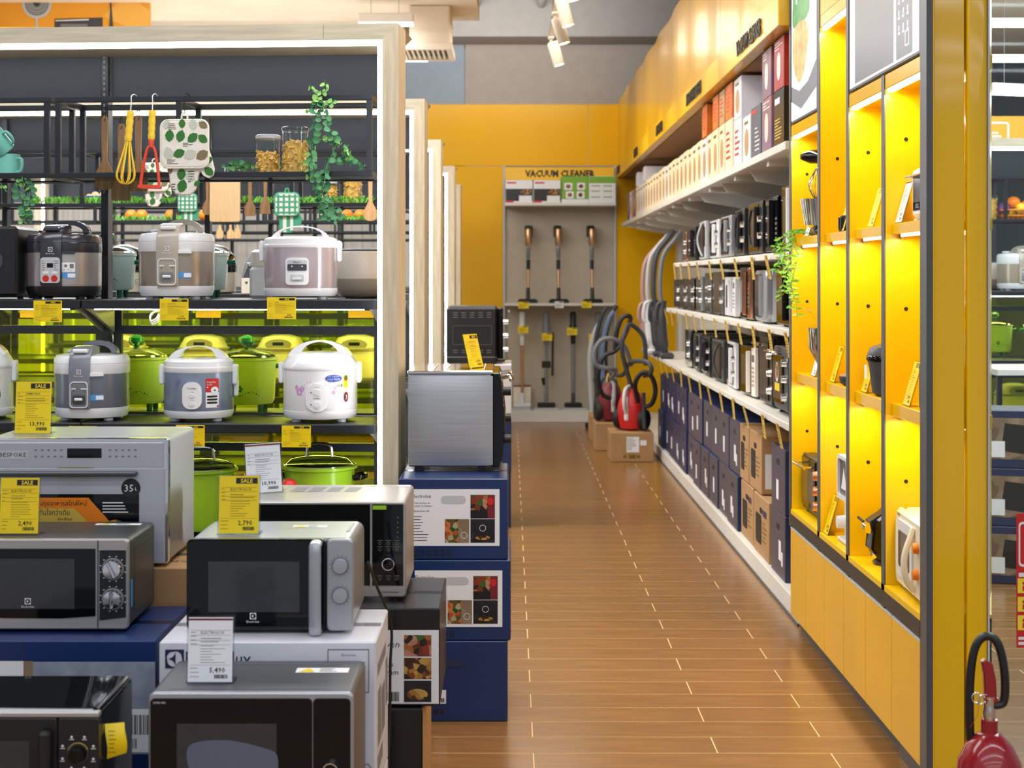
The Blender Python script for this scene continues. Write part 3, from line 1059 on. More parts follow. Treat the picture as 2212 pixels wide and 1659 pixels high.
# cartons stacked on the plinth
ytop = [(7.93, .40, 'box_navy', 'box_plum'), (8.72, .42, 'cardboard', None), (9.12, .33, 'cardboard', None)]
yy = 9.50
k = 0
while yy < 14.2:
    ytop.append((yy, .43, 'box_blue', 'box_plum' if yy < 12.2 else 'box_navy'))
    yy += .452
ybot = [(7.93, .41, 'box_navy', 'box_plum'), (8.48, .5, 'cardboard', None), (9.02, .45, 'cardboard', None)] + [(9.52 + .455 * i, .43, 'box_blue', 'box_plum' if i < 6 else 'box_navy') for i in range(11)]
for row, lst, z in (('upper', ytop, .428), ('bottom', ybot, .10)):
    for i, (y, w, m, sd) in enumerate(lst):
        kind = 'brown cardboard' if m == 'cardboard' else 'dark blue'
        t = carton('%s appliance carton in the %s row under the shelves, %s from the yellow cabinet' % (kind, row, ORD[i]), w, .46, (.325 if m != 'cardboard' else .322), (XS + .02 + random.uniform(0, .02), y, z), -90, m, sd, 'cartons under the aisle shelves', seed=i + (7 if row == 'upper' else 0), hole=True, sticker=m != 'cardboard')
        if m == 'cardboard':
            B().prism(rrect(-w * .36, w * .02, .06, .22, .02, 3), -.0014, .001).obj('printed_oven', 'print_black', t)
            B().lines(w * .08, w * .4, .08, .2, -.0014, 5, i, .3).obj('fine_print', 'print_brown', t)
            B().rect(w * .12, w * .36, .225, .26, -.0014).obj('printed_band', 'box_navy', t) if row == 'bottom' else None
            sx_ = w / 2 + .0008
            bb = B().text('SAMSUNG', .22, .275, .035)
            bb.v = [(sx_, a, c) for a, b_, c in bb.v]
            bb.obj('brand_lettering', 'print_black', t)
            pr = B().rect(.02, .40, .03, .22, 0)
            pr.v = [(sx_, a, c) for a, b_, c in pr.v]
            pr.obj('side_photo', 'paper_white', t)
            pr = B().flat([(.10, .05), (.36, .04), (.36, .2), (.12, .17)], 0)
            pr.v = [(sx_ + .0006, a, c) for a, b_, c in pr.v]
            pr.obj('side_picture', 'dark_grey', t)

# boxed goods on the storage shelf
mat('pack_cream', (240, 222, 190), .4, noise=.04)
mat('pack_brown', (190, 150, 100), .4, noise=.1)
mat('pack_orange', (232, 130, 30), .4, noise=.1, rgb2=(200, 90, 40))
mat('pack_red', (176, 44, 40), .4, noise=.2)
mat('pack_purple', (106, 92, 140), .4, rgb2=(190, 120, 80), nscale=2)
mat('pack_greyblue', (84, 90, 104), .4, noise=.1)


def pack(label, y, w, h, d, z, m, style, seed=1):
    t = thing('boxed_appliance', label, 'box', (1.29, y, z), -90, 'boxed goods on the storage shelf')
    B().box(-w / 2, w / 2, 0, d, 0, h, .003).obj('carton_body', m, t)
    if style == 'iron':
        B().flat(ell(0, h * .42, w * .27, h * .3, 16), -.0008).obj('printed_picture', 'pack_brown', t)
        B().rect(-w * .3, w * .2, h * .82, h * .88, -.0008).obj('print', 'print_brown', t)
    elif style == 'slim':
        B().prism(rrect(-w * .18, w * .18, h * .18, h * .72, w * .17, 5), -.0012, .001).obj('printed_picture', 'cream_body', t)
        B().lines(-w * .4, w * .4, h * .78, h * .95, -.0008, 3, seed, .4).obj('print', 'print_white', t)
    elif style == 'text':
        B().lines(-w * .4, w * .4, h * .12, h * .5, -.0008, 7, seed, .4).obj('print', 'tag_yellow_dull', t)
        B().rect(-w * .4, w * .1, h * .75, h * .86, -.0008).obj('print', 'print_white', t)
    elif style == 'red':
        B().lines(-w * .35, w * .35, h * .2, h * .8, -.0008, 5, seed, .4).obj('print', 'print_red', t)
    elif style == 'logo':
        B().rect(-w * .45, w * .1, h * .86, h * .93, -.0008).obj('print', 'print_red', t)
        B().lines(-w * .1, w * .4, h * .1, h * .6, -.0008, 6, seed, .3).obj('print', 'print_white', t)
    return t


near = [(7.50, .28, .27, 'box_black', 'text', 'black printed box on the storage shelf beside the backlit food poster', 'red kettle box on top of the black box, storage shelf', 'pack_red', .245, 'slim'),
        (7.86, .28, .27, 'pack_purple', 'slim', 'purple box with a white capsule picture, lower of its pair on the storage shelf', 'purple box with a white capsule picture, upper of its pair on the storage shelf', 'pack_purple', .245, 'slim'),
        (8.20, .32, .27, 'pack_greyblue', 'logo', 'grey blue box with red logo on the storage shelf', None, None, 0, ''),
        (8.52, .26, .25, 'box_white', 'iron', 'white iron box on the storage shelf beside the grey blue box', None, None, 0, ''),
        (8.86, .28, .27, 'box_white', 'red', 'white box with red print on the storage shelf, lower of its pair', 'white box with a small picture on top of the red printed box', 'box_white', .23, 'iron'),
        (9.22, .28, .30, 'pack_cream', 'red', 'cream box with red strip on the storage shelf, lower of its pair', 'orange topped white box stacked above the cream red strip box', 'pack_orange', .21, 'red'),
        (9.52, .24, .30, 'pack_cream', 'iron', 'cream iron box with brown picture, below the tan box', 'tan box stacked on the storage shelf second row', 'pack_brown', .21, 'red')]
for y, w, h, m, st, lab, lab2, m2, h2, st2 in near:
    pack(lab, y, w, h, .40, ZT, m, st, int(y * 10))
    if lab2:
        pack(lab2, y, w * .96, h2, .36, ZT + h, m2, st2, int(y * 10) + 1)
yy, i = 9.82, 0
while yy < 17.2:
    pack(('cream iron box with brown picture' if i < 23 else 'far slim carton') + ' on the storage shelf, %s of the long row' % ORD[i], yy, .262, .30 - .004 * (i % 3), .34, ZT, ({23: 'box_blue', 24: 'pack_orange', 25: 'box_white', 26: 'box_blue'}.get(i) or ('pack_cream' if i % 9 != 2 else 'box_white')), 'iron', i)
    if i in (0, 2):
        pack('orange box stacked over the cream iron boxes, %s of two' % ('nearer' if i == 0 else 'farther'), yy, .24, .21, .3, ZT + .302, 'pack_orange', 'red', i)
    if i in (19, 22):
        pack('pale box stacked near the far end of the storage shelf, %s of two' % ('nearer' if i == 19 else 'farther'), yy, .24, .14, .3, ZT + .302, 'box_white', 'logo', i)
    yy += .275
    i += 1
# ================================================================== BACK WALL BAY
bay = thing('vacuum_bay', 'beige shelving bay with vacuum cleaner sign on the yellow back wall', 'shelving', (0, 0, 0))
bx0, bx1 = -.055, 1.195
fy = BACK - .42
sb = B().box(bx0, bx1, BACK - .10, BACK - .05, 2.735, 2.885, .004).obj('sign_panel', 'yellow_sign', bay)
B().text('VACUUM CLEANER', .575, 2.81, .085, w=.80, d=BACK - .101, bold=.045).obj('sign_lettering', 'print_black', sb)
B().box(bx0, bx1, BACK - .015, BACK + .014, .1, 2.72).obj('back_board', 'pegboard', bay)
for x in (bx0 - .02, bx1):
    up = B().box(x, x + .02, BACK - .06, BACK + .01, 0, 2.9).obj('upright', 'light_grey', bay)
    B().box(x - .001, x + .021, BACK - .035, BACK - .03, .3, 2.7).obj('slot_line', 'dark_grey', up)
for z, y0 in ((2.46, fy), (1.335, fy)):
    B().box(bx0, bx1, y0, BACK - .015, z - .03, z, .003).obj('bay_shelf', 'white_shelf', bay)
B().box(bx0, bx1, fy, BACK - .015, 0, .13, .004).obj('bay_base', 'white_shelf', bay)
for k in range(4):
    B().box(bx0 + .315 * k + .02, bx0 + .315 * k + .29, fy + .02, fy + .30, .13, .155, .003).obj('display_tray', 'light_grey', bay)
for x, w, kind, lab in ((.105, .305, 0, 'white and black kitchen appliance box, far left on the vacuum bay top shelf'), (.42, .305, 0, 'white and black kitchen appliance box, second on the vacuum bay top shelf'), (.735, .305, 1, 'lime green box with round pictures on the vacuum bay top shelf'), (1.04, .30, 2, 'white box with green header at the right of the vacuum bay top shelf')):
    h = .255 if kind == 0 else .30
    t = thing('boxed_appliance', lab, 'box', (x, fy + .02, 2.46), 0, 'boxes above the vacuum bay')
    mat('lime_print', (122, 176, 50), .45) if 'lime_print' not in MATS else None
    B().box(-w / 2, w / 2, 0, .3, 0, h, .003).obj('carton_body', 'paper_white' if kind != 1 else 'lime_print', t)
    if kind == 0:
        B().rect(-w / 2 + .004, w / 2 - .004, .02, h * .62, -.001).obj('dark_print', 'box_black', t)
        B().flat(ell(w * .25, h * .5, w * .2, h * .12, 16), -.002).obj('food_picture', 'food_gold', t)
        B().rect(0, w / 2 - .01, .004, h * .32, -.002).obj('white_panel', 'paper_white', t)
        B().rect(-w * .45, -w * .1, h * .85, h * .92, -.001).obj('red_lettering', 'print_red', t)
        B().rect(-w * .48, -w * .2, .004, h * .1, -.002).obj('red_patch', 'print_red', t)
    elif kind == 1:
        for a, b in ((-.25, .62), (.22, .62), (-.2, .3), (.2, .3)):
            B().prism(rrect(w * a - .045, w * a + .045, h * b - .04, h * b + .04, .012, 2), -.002, 0).obj('picture_panel', 'paper_white', t)
            B().flat(ell(w * a, h * b, .026, .024, 12), -.003).obj('round_picture', 'food_meat', t)
        B().rect(-w / 2, w / 2, 0, h * .14, -.001).obj('white_strip', 'paper_white', t)
    else:
        B().rect(-w / 2 + .003, w / 2 - .003, h * .74, h - .003, -.001).obj('green_header', 'lime_print', t)
        for a in (-.25, .2):
            for b in (.62, .42, .2):
                B().rect(w * a - .05, w * a + .05, h * b, h * b + .012, -.001).obj('green_line', 'lime_print', t)


def stick_vac(label, loc, kind, rz=0):
    t = thing('stick_vacuum', label, 'vacuum cleaner', loc, rz, 'stick vacuums in the back bay')
    dk = 'black_plastic'
    if kind == 'gold':
        B().prism([(-.11, 0), (.11, 0), (.11, .025), (.09, .045), (-.09, .045), (-.11, .025)], -.05, .06, 'y', .006).obj('floor_head', dk, t)
        B().tube([(0, .02, .03), (0, .03, .10), (0, .04, .17)], [.024, .022, .02], 12).obj('neck', dk, t)
        B().cyl((0, .04, .16), (0, .06, .40), .015, n=12).obj('tube', 'gold_tube', t)
        B().cyl((0, .06, .38), (0, .065, .49), .022, n=12).obj('connector', dk, t)
        B().lathe([(.02, .49), (.034, .51), (.036, .64), (.03, .65)], 16, 0, .06).obj('dust_cup', 'clear_glass', t)
        B().lathe([(.012, .5), (.02, .52), (.02, .63)], 12, 0, .06).obj('cyclone', 'mid_grey', t)
        B().lathe([(.034, .65), (.038, .66), (.038, .82), (.03, .84)], 16, 0, .06).obj('motor', 'gold_tube' if 'middle' in label else 'dark_grey', t)
        B().tube(crom([(0, .09, .66), (0, .16, .70), (0, .17, .80), (0, .10, .85), (0, .06, .84)], 4), .016, 8).obj('handle', dk, t)
        B().box(-.045, .04, .10, .20, .75, .88, .01).obj('battery', dk, t)
    else:
        body = {'white': 'white_plastic', 'grey': 'mid_grey', 'dark': 'dark_grey', 'slim': 'mid_grey'}[kind]
        B().box(-.10, .10, -.05, .08, 0, .05, .012).obj('floor_head', body if kind == 'white' else dk, t)
        B().cyl((0, .02, .03), (0, .05, .72), .016 if kind != 'dark' else .024, n=12).obj('tube', 'copper' if kind == 'white' else 'mid_grey', t)
        B().cyl((0, .02, .03), (0, .024, .16), .024, n=12).obj('lower_sleeve', body, t)
        B().lathe([(.02, .70), (.026, .72), (.03, .80), (.046, .82), (.048, .90), (.034, .94), (.036, 1.06), (.02, 1.08)], 16, 0, .05).obj('motor', body if kind != 'dark' else dk, t)
        if kind in ('grey', 'slim'):
            B().box(-.05, .05, .02, .08, .44, .52, .01).obj('tool_clip', dk, t)
            B().cyl((.07, .05, .35), (.075, .05, .85), .013, n=8).obj('crevice_tool', dk, t)
            B().cyl((-.01, .05, .25), (-.03, .05, .33), .03, n=8).obj('brush_tool', dk, t)
    return t


for i, (px, lab) in enumerate(((1140, 'cordless stick vacuum with gold tube, left on the bay middle shelf'), (1207, 'cordless stick vacuum with gold motor, middle of the bay middle shelf'), (1280, 'cordless stick vacuum with gold tube, right on the bay middle shelf'))):
    X = (px - CX) * (fy + .2) / FPX
    stick_vac(lab, (X, fy + .16, 1.335), 'gold', (-6, 4, 6)[i])
for px, kind, lab in ((1128, 'white', 'slim white stick vacuum standing at the left of the bay base'), (1180, 'grey', 'grey stick vacuum with accessories, second on the bay base'), (1238, 'dark', 'dark grey stick vacuum, third on the bay base'), (1292, 'slim', 'grey stick vacuum half hidden by hoses at the right of the bay base')):
    X = (px - CX) * (fy + .2) / FPX
    stick_vac(lab, (X, fy + .16, .155), kind)
t = thing('boxed_appliance', 'small pinkish box standing behind the slim white stick vacuum', 'box', (.14, fy + .25, .155), 0)
B().box(-.10, .10, 0, .06, 0, .24, .003).obj('carton_body', 'cream_body', t)
B().box(-.10, .10, -.001, .061, .225, .241).obj('red_lid', 'print_maroon', t)
for i, (px, py, w, wh) in enumerate(((1131, 658, .12, 0), (1208, 657, .10, 1), (1267, 657, .11, 0))):
    p = at(px, py, fy - .004)
    t = price_flag(('left yellow', 'white', 'right yellow')[i] + ' price tag on the vacuum bay middle shelf edge', (p.x, fy - .004, p.z + .03), 0, '', w=w, h=.075, lite=True, group='tags on the vacuum bay')
    if wh:
        t.children[0].data.materials[0] = MATS['paper_white'] if t.children[0].name.startswith('card') else t.children[0].data.materials[0]
for i, (px, py) in enumerate(((1130, 704), (1182, 720), (1236, 708), (1283, 722))):
    p = at(px, py, fy + .12)
    price_flag('yellow price tag tied to the %s stick vacuum on the bay base' % ORD[i], (p.x, fy + .135, p.z + .0), 0, '', w=.115, h=.085, lite=True, group='tags on the vacuum bay')

# upright vacuums standing on the lower shelf end, canisters on cartons
def wand(label, px, Y, m, base_m, top_py, tilt=.05, bend=.14, r=.032, rz=0):
    zb = ZC
    X = (px - CX) * Y / FPX
    ztop = EYE - (top_py - CY) * Y / FPX
    H = ztop - zb
    t = thing('upright_vacuum', label, 'vacuum cleaner', (X, Y, zb), rz, 'upright vacuums at the end of the lower shelf')
    B().box(-.05, .07, -.08, .06, 0, .05, .015).obj('floor_head', base_m, t)
    B().tube(crom([(0, 0, .05), (-.02, 0, .18), (-.03, 0, .34), (-.02, 0, .5)], 4), [.028] * 2 + [.042] * 8 + [.034] * 3, 12).obj('body', base_m, t)
    B().tube(crom([(-.02, 0, .40), (-.03 - tilt * .3, 0, H * .55), (-.02, 0, H * .80), (bend * .55, 0, H * .93), (bend, 0, H)], 5), r, 10, flat=.6).obj('handle', m, t)
    B().tube(crom([(-.02, -.02, H * .45), (-.07, -.02, H * .42), (-.08, -.02, H * .30), (-.03, -.02, H * .26)], 4), .014, 8).obj('grip', base_m, t)
    return t


mat('rose', (190, 150, 146), .35)
mat('blue_wand', (112, 138, 178), .35)
wand('rose pink upright vacuum leaning at the far end of the lower display shelf', 1398, 14.6, 'rose', 'rose', 520)
wand('white upright vacuum beside the rose pink one on the lower display shelf', 1409, 14.25, 'light_grey', 'white_plastic', 508)
wand('dark grey upright vacuum, tallest on the lower display shelf end', 1422, 13.85, 'dark_grey', 'dark_grey', 498, r=.042)
wand('blue grey upright vacuum nearest the middle shelf end', 1437, 13.5, 'mid_grey', 'dark_grey', 500)
t = thing('vacuum_parts', 'small brown vacuum accessories heaped on the lower shelf end', 'accessories', (1.36, 14.72, ZC))
B().box(-.02, .12, -.06, .06, 0, .05, .012).obj('box_tray', 'cardboard_dark', t)
B().ball((.05, 0, .07), .06, .05, .04).obj('brush', 'black_plastic', t)
for i, (lab, x, y, w, d, h) in enumerate((('brown carton with shipping label under the bright red canister vacuum', 1.075, 13.72, .375, .50, .255), ('brown carton at the back under the dark red canister vacuum', .98, 14.62, .36, .45, .255), ('farthest brown carton under the rear canister vacuums', .98, 15.5, .36, .45, .25))):
    t = carton(lab, w, d, h, (x, y, 0), 0, 'cardboard', None, 'cartons under the canister vacuums', False, False)
    if i == 0:
        lb = B().rect(-.05, .06, .085, .22, -.0014).obj('shipping_label', 'paper_white', t)
        B().lines(-.045, .055, .10, .21, -.002, 7, 3, .3).obj('label_print', 'print_grey', lb)
        B().rect(.07, .125, .145, .19, -.0014).obj('small_label', 'paper_white', t)
        B().rect(-.08, -.05, .035, .06, -.0014).rect(-.03, .03, .03, .065, -.0014).rect(.04, .07, .035, .06, -.0014).obj('handling_marks', 'print_brown', t)


def canister(label, loc, m, m2, rz, hose_pts, hose_m='dark_grey', hr=.021, wand_to=None):
    t = thing('canister_vacuum', label, 'vacuum cleaner', loc, rz, 'canister vacuums with hoses')
    # body stands on its tail, wheels at the sides
    B().lathe([(.03, .0), (.10, .02), (.125, .10), (.12, .22), (.085, .33), (.03, .38)], 20, sx=1, sy=.8).obj('body', m, t)
    B().lathe([(.04, .03), (.128, .10), (.124, .2), (.09, .3)], 20, sx=.35, sy=.86).obj('centre_strip', m2, t)
    for sx_ in (-1, 1):
        B().lathe([(.001, .03), (.085, .028), (.095, .01), (.095, -.02), (.001, -.02)], 20).xf(Matrix.Translation((sx_ * .12, .02, .10)) @ Matrix.Rotation(R(90 * sx_), 4, 'Y')).obj('wheel', 'black_matte', t)
    B().tube(crom([(0, -.09, .16), (0, -.135, .24), (0, -.11, .36), (0, -.03, .39)], 4), .017, 8, flat=1.4).obj('carry_handle', m2, t)
    B().cyl((0, 0, .34), (0, 0, .42), .035, .03, n=14).obj('hose_collar', 'black_plastic', t)
    M = Matrix.Rotation(-R(rz), 4, 'Z') @ Matrix.Translation(-Vector(loc))
    pts = [Vector((0, 0, .40))] + [M @ Vector(p) for p in hose_pts]
    B().tube(crom(pts, 8), hr, 10).obj('hose', hose_m, t)
    if wand_to:
        B().tube([M @ Vector(p) for p in wand_to], .018, 10).obj('wand', 'mid_grey', t)
    return t


Y1 = 13.9
h1 = [at(*q) for q in ((1344, 760, Y1), (1349, 720, Y1), (1360, 702, Y1 + .05), (1378, 712, Y1 + .1), (1392, 735, Y1 + .1), (1395, 790, Y1 + .1))]
canister('bright red and black canister vacuum with white handle on the brown carton', (1.08, 13.95, .256), 'print_red', 'white_plastic', -30, h1)
h2 = [at(*q) for q in ((1330, 800, 14.1), (1290, 790, 14.0), (1284, 760, 14.0), (1300, 735, 14.0), (1325, 733, 14.0), (1350, 750, 14.05), (1364, 790, 14.1))]
canister('dark red canister vacuum on the second brown carton', (.96, 14.85, .256), 'print_maroon', 'light_grey', 10, h2, 'mid_grey')
h3 = [at(*q) for q in ((1345, 810, 15.3), (1360, 785, 14.0), (1385, 780, 13.7), (1404, 787, 13.6), (1406, 805, 13.6), (1392, 812, 13.7))]
canister('black canister vacuum behind the red ones', (1.0, 15.75, .251), 'black_plastic', 'tag_yellow_dull', -10, h3)
t = thing('vacuum_hose', 'black vacuum hose looping low beside the red canister', 'hose', at(1380, 905, 13.66))
o = t.location.copy()
B().tube([p - o for p in crom([at(*q) for q in ((1378, 870, 13.7), (1372, 830, 13.66), (1388, 805, 13.64), (1408, 815, 13.62), (1416, 845, 13.62), (1408, 872, 13.66), (1392, 880, 13.7))], 8)], .021, 10).obj('hose', 'black_plastic', t)
B().cyl((.06, .12, -.10), (.05, .12, .22), .018, n=10).obj('wand', 'dark_grey', t)
t = thing('vacuum_hose', 'black vacuum hose arching above the canisters', 'hose', at(1310, 850, 14.5))
o = t.location.copy()
B().tube([p - o for p in crom([at(*q) for q in ((1320, 862, 14.5), (1300, 850, 14.5), (1292, 810, 14.5), (1305, 770, 14.5), (1335, 752, 14.5), (1362, 690, 14.5), (1345, 686, 14.5), (1333, 715, 14.5), (1328, 760, 14.5))], 8)], .022, 10).obj('hose', 'black_plastic', t)
for i, (px, py, m) in enumerate(((1312, 662, 'navy_steel'), (1326, 672, 'blue_wand'), (1298, 695, 'light_grey'), (1332, 660, 'black_plastic'))):
    Yv = 16.4 + .22 * i
    p = at(px, py, Yv)
    t = thing('upright_vacuum', ('navy', 'sky blue', 'pale grey', 'black')[i] + ' bent vacuum wand standing behind the canisters', 'vacuum cleaner', (p.x - .08, Yv, 0), 0, 'vacuum wands behind the canisters')
    h = p.z
    B().box(-.09, .09, -.06, .06, 0, .06, .015).obj('floor_head', 'black_plastic', t)
    B().tube(crom([(0, 0, .04), (-.03, 0, .4), (-.04, 0, h * .7), (.02, 0, h * .92), (.08, 0, h)], 5), .024, 8).obj('wand', m, t)

# ================================================================== YELLOW DISPLAY CABINET
XF, XB = 1.28, 1.62
CYS = [7.15, 6.49, 5.935, 5.37, 4.84]
cab = thing('display_cabinet', 'tall glossy yellow display cabinet with lit compartments and doors below', 'cabinet', (0, 0, 0))
yn = 4.80
B().box(XF + .05, XB, 5.25, 7.15, 0, .08).obj('toe_kick', 'edge_grey', cab)
B().prism([(XF + .03, 5.25), (XB, 5.25), (1.47, 4.86), (XF + .03, 4.86)], .0, .08, 'z').obj('toe_kick', 'edge_grey', cab)
dy = [7.13, 6.76, 6.37, 6.0, 5.63, 5.245, 4.87]
for i in range(6):
    dd = B().box(XF, XF + .02, dy[i + 1] + .002, dy[i] - .002, .08, .468, .0015).obj('cabinet_door', 'yellow_door', cab)
    B().box(XF - .001, XF + .02, dy[i + 1] + .004, dy[i] - .004, .468, .476).obj('door_top_edge', 'light_grey', dd)
B().prism([(XF + .02, 7.15), (XB, 7.15), (XB, 5.26), (1.50, 4.87), (XF + .02, 4.87)], .08, .545, 'z').obj('carcass', 'edge_black', cab)
B().prism([(XF, 7.15), (XB, 7.15), (XB, 5.26), (1.50, 4.87), (XF, 4.87)], .536, .556, 'z').obj('counter', 'yellow_satin', cab)
B().box(XF - .002, XF + .02, 4.87, 7.15, .485, .536).obj('finger_rail', 'edge_black', cab)
# back panels (the near corner is mitred)
B().box(XB - .02, XB, 5.26, 7.15, .555, 3.5).obj('back_panel', 'yellow_satin', cab)
B().prism([(XB, 5.26), (1.47, 4.83), (1.45, 4.84), (XB - .025, 5.27)], 0, 3.5, 'z').obj('back_panel', 'yellow_gloss', cab)
ztops = [2.25, 2.64, 2.25, 2.25]
for i, y in enumerate(CYS[:4]):
    zt_ = 2.30 if i == 3 else 3.4
    dv = B().box(XF + .004, XB - .02, y - .02, y + .02, .556, zt_, .001).obj('divider', 'yellow_satin', cab)
    B().box(XF, XF + .005, y - .021, y + .021, .476, zt_).obj('divider_edge', 'edge_grey', dv)
for i in range(4):
    y1, y0 = CYS[i] - .02, CYS[i + 1] + .02
    xb = XB - .02 if i < 3 else 1.50
    for z in (1.79, 1.18):
        th = .036 if z > 1.5 else .045
        sh = B().box(XF + .025, xb, y0, y1, z - th, z, .002).obj('cabinet_shelf', 'yellow_gloss', cab)
        B().box(XF + .05, XF + .064, y0 + .03, y1 - .03, z - th - .008, z - th).obj('led_bar', 'led_warm', sh)
        B().cyl((XF + .057, y1 - .03, z - th - .006), (XF + .057, y1 - .012, z - th - .006), .008, n=8).obj('led_cap', 'edge_grey', sh)
        area('shelf_glow', (XF + .057, (y0 + y1) / 2, z - th - .012), .012, y1 - y0 - .08, 1.6, (1, .88, .55))
    for z in (1.50, .91, 2.08 if i != 1 else 2.1):
        B().cyl((XF + .075, y1 - .002, z), (XF + .075, y1 + .002, z), .007, n=10).obj('shelf_pin_hole', 'black_matte', cab)
    zt = ztops[i]
    hd = B().box(XF + .003, xb, y0, y1, zt, zt + .05, .002).obj('header', 'yellow_gloss', cab)
    B().box(XF + .012, XF + .03, y0 + .004, y1 - .004, zt - .010, zt).obj('led_bar', 'led_warm', hd)
    area('shelf_glow', (XF + .021, (y0 + y1) / 2, zt - .015), .012, y1 - y0 - .05, 2.2, (1, .88, .55))
# upper compartment over the second bay keeps going up; light boxes over the others
B().box(XF + .003, XF + .05, CYS[2] + .02, CYS[1] - .02, 2.69, 3.4).obj('upper_panel', 'yellow_gloss', cab)
mat('lightbox', (250, 250, 255), emit=.95)
mat('poster_dark', (104, 106, 114), .3, emit=.25)
mat('poster_text', (246, 246, 250), .4, emit=1.0)
photo_mat('poster_food', [(255, 190, 120), (250, 240, 230), (60, 130, 60), (250, 150, 60), (255, 226, 190), (230, 90, 40)], 9, 4)
_p = MATS['poster_food'].node_tree.nodes['Principled BSDF']
MATS['poster_food'].node_tree.links.new(MATS['poster_food'].node_tree.nodes['Mix'].outputs['Result'], _p.inputs['Emission Color'])
_p.inputs['Emission Strength'].default_value = 1.1


def lightbox(name, label, y_far, y_near, z0):
    t = thing(name, label, 'poster', (XF + .002, y_far, z0), -90)
    w = y_far - y_near
    B().box(0, w, 0, .04, 0, 1.1, .004).obj('box_frame', 'edge_grey', t)
    return t, w


t, w = lightbox('backlit_poster', 'backlit food poster above the farthest cabinet bay', 7.12, 6.52, 2.305)
B().rect(.012, w - .012, .012, 1.09, -.001).obj('poster_print', 'lightbox', t)
g = B().flat([(.012, .17), (.2, .13), (.4, .15), (w - .012, .22), (w - .012, .012), (.012, .012)], -.0015).obj('printed_plate', 'mid_grey', t)
B().flat([(.012, .10), (.25, .045), (w - .012, .10), (w - .012, .012), (.012, .012)], -.002).obj('printed_plate_rim', 'lightbox', t)
mat('poster_orange', (240, 130, 60), .4, emit=.45, rgb2=(250, 190, 120), nscale=14)
mat('poster_green', (70, 150, 80), .4, emit=.5, rgb2=(40, 110, 50), nscale=20)
B().flat(crom([(.05, -.002, .80), (.16, -.002, .86), (.30, -.002, .82), (.40, -.002, .70), (.36, -.002, .45), (.26, -.002, .28), (.14, -.002, .26), (.06, -.002, .4)], 4, True)[0:0] + [(a.x, a.z) for a in crom([(.05, 0, .40), (.16, 0, .43), (.34, 0, .42), (.42, 0, .36), (.38, 0, .28), (.30, 0, .19), (.18, 0, .17), (.06, 0, .26)], 5, True)], -.0025).obj('printed_steak', 'poster_orange', t)
B().flat([(a.x, a.z) for a in crom([(.04, 0, .44), (.08, 0, .62), (.14, 0, .52), (.20, 0, .70), (.28, 0, .54), (.38, 0, .66), (.44, 0, .46), (.25, 0, .42)], 5, True)], -.002).obj('printed_leaves', 'poster_green', t)
t, w = lightbox('backlit_poster', 'backlit grey menu poster with white lettering above the two near cabinet bays', 5.905, 4.885, 2.305)
B().rect(.012, w - .012, .012, 1.09, -.001).obj('poster_print', 'lightbox', t)
B().rect(.10, w - .09, .02, 1.08, -.0015).obj('grey_panel', 'poster_dark', t)
B().rect(w - .33, w - .30, .02, 1.08, -.002).obj('white_line', 'poster_text', t)
g = B()
for c_ in range(3):
    for r_ in range(12):
        u = w - .26 + c_ * .055
        v = .10 + r_ * .05
        g.rect(u - .012, u + .012, v, v + .008, -.002)
        g.rect(u - .006, u + .006, v + .012, v + .03, -.002)
g.frame(rrect(w - .18, w - .13, .05, .10, .002, 1), rrect(w - .176, w - .134, .054, .096, .002, 1), -.0025, -.002)
g.obj('menu_print', 'poster_text', t)
# near end panel and rounded column corner
ep = B().box(XF + .022, 1.395, yn, yn + .02, 0, 3.5, .002).obj('end_panel', 'yellow_panel', cab)
B().prism([(1.400, yn + .02)] + [(1.402 + .008 - .008 * math.cos(R(a)), yn + .002 - .008 * math.sin(R(a))) for a in range(0, 91, 30)] + [(1.452 + .014 * math.sin(R(a)), yn + .008 - .014 * math.cos(R(a))) for a in range(0, 91, 15)] + [(1.466, yn + .02)], 0, 3.5, 'z').obj('corner_cladding', 'yellow_panel', cab)
B().box(XF - .002, XF + .02, yn - .002, yn + .075, 0, 3.5).obj('front_trim', 'edge_grey', cab)
B().box(XF + .018, XF + .0215, yn - .004, yn + .01, 0, 3.5).obj('edge_bead', 'yellow_satin', cab)
# glass partition right of the column, its sheet edge and the red promo sheet
gp = struct(B().box(1.468, 3.2, yn + .006, yn + .014, 0.0, 3.4).obj('window_1', 'store_glass'))
B().box(1.467, 1.473, yn, yn + .02, 0, 3.4).obj('glass_edge', 'light_grey', gp)
t = thing('promo_sheet', 'red promotional sheet with yellow and white blocks at the right picture edge', 'sign', at(2196, 1400, yn + .002), 0)
k = (yn + .002) / FPX
B().box(0, .25, 0, .003, 0, 290 * k, .001).obj('sheet', 'print_red', t)
B().frame(rrect(.006, .2, 175 * k, 272 * k, .012, 4), rrect(.011, .195, 180 * k, 267 * k, .009, 4), -.001, 0).obj('white_frame', 'print_white', t)
B().text('E', .03, 250 * k, .02, d=-.001).text('M', .032, 215 * k, .02, d=-.001).lines(.005, .1, 4 * k, 26 * k, -.001, 2, 4, .6).lines(.006, .09, 150 * k, 165 * k, -.001, 1, 2, .6).obj('white_print', 'print_white', t)
for z in (38, 78, 118):
    yb = B().rect(.003, .12, z * k, (z + 32) * k, -.001).obj('yellow_block', 'print_yellow', t)
    B().text('ก', .03, (z + 16) * k, 22 * k, d=-.0018).obj('block_print', 'print_red', yb)
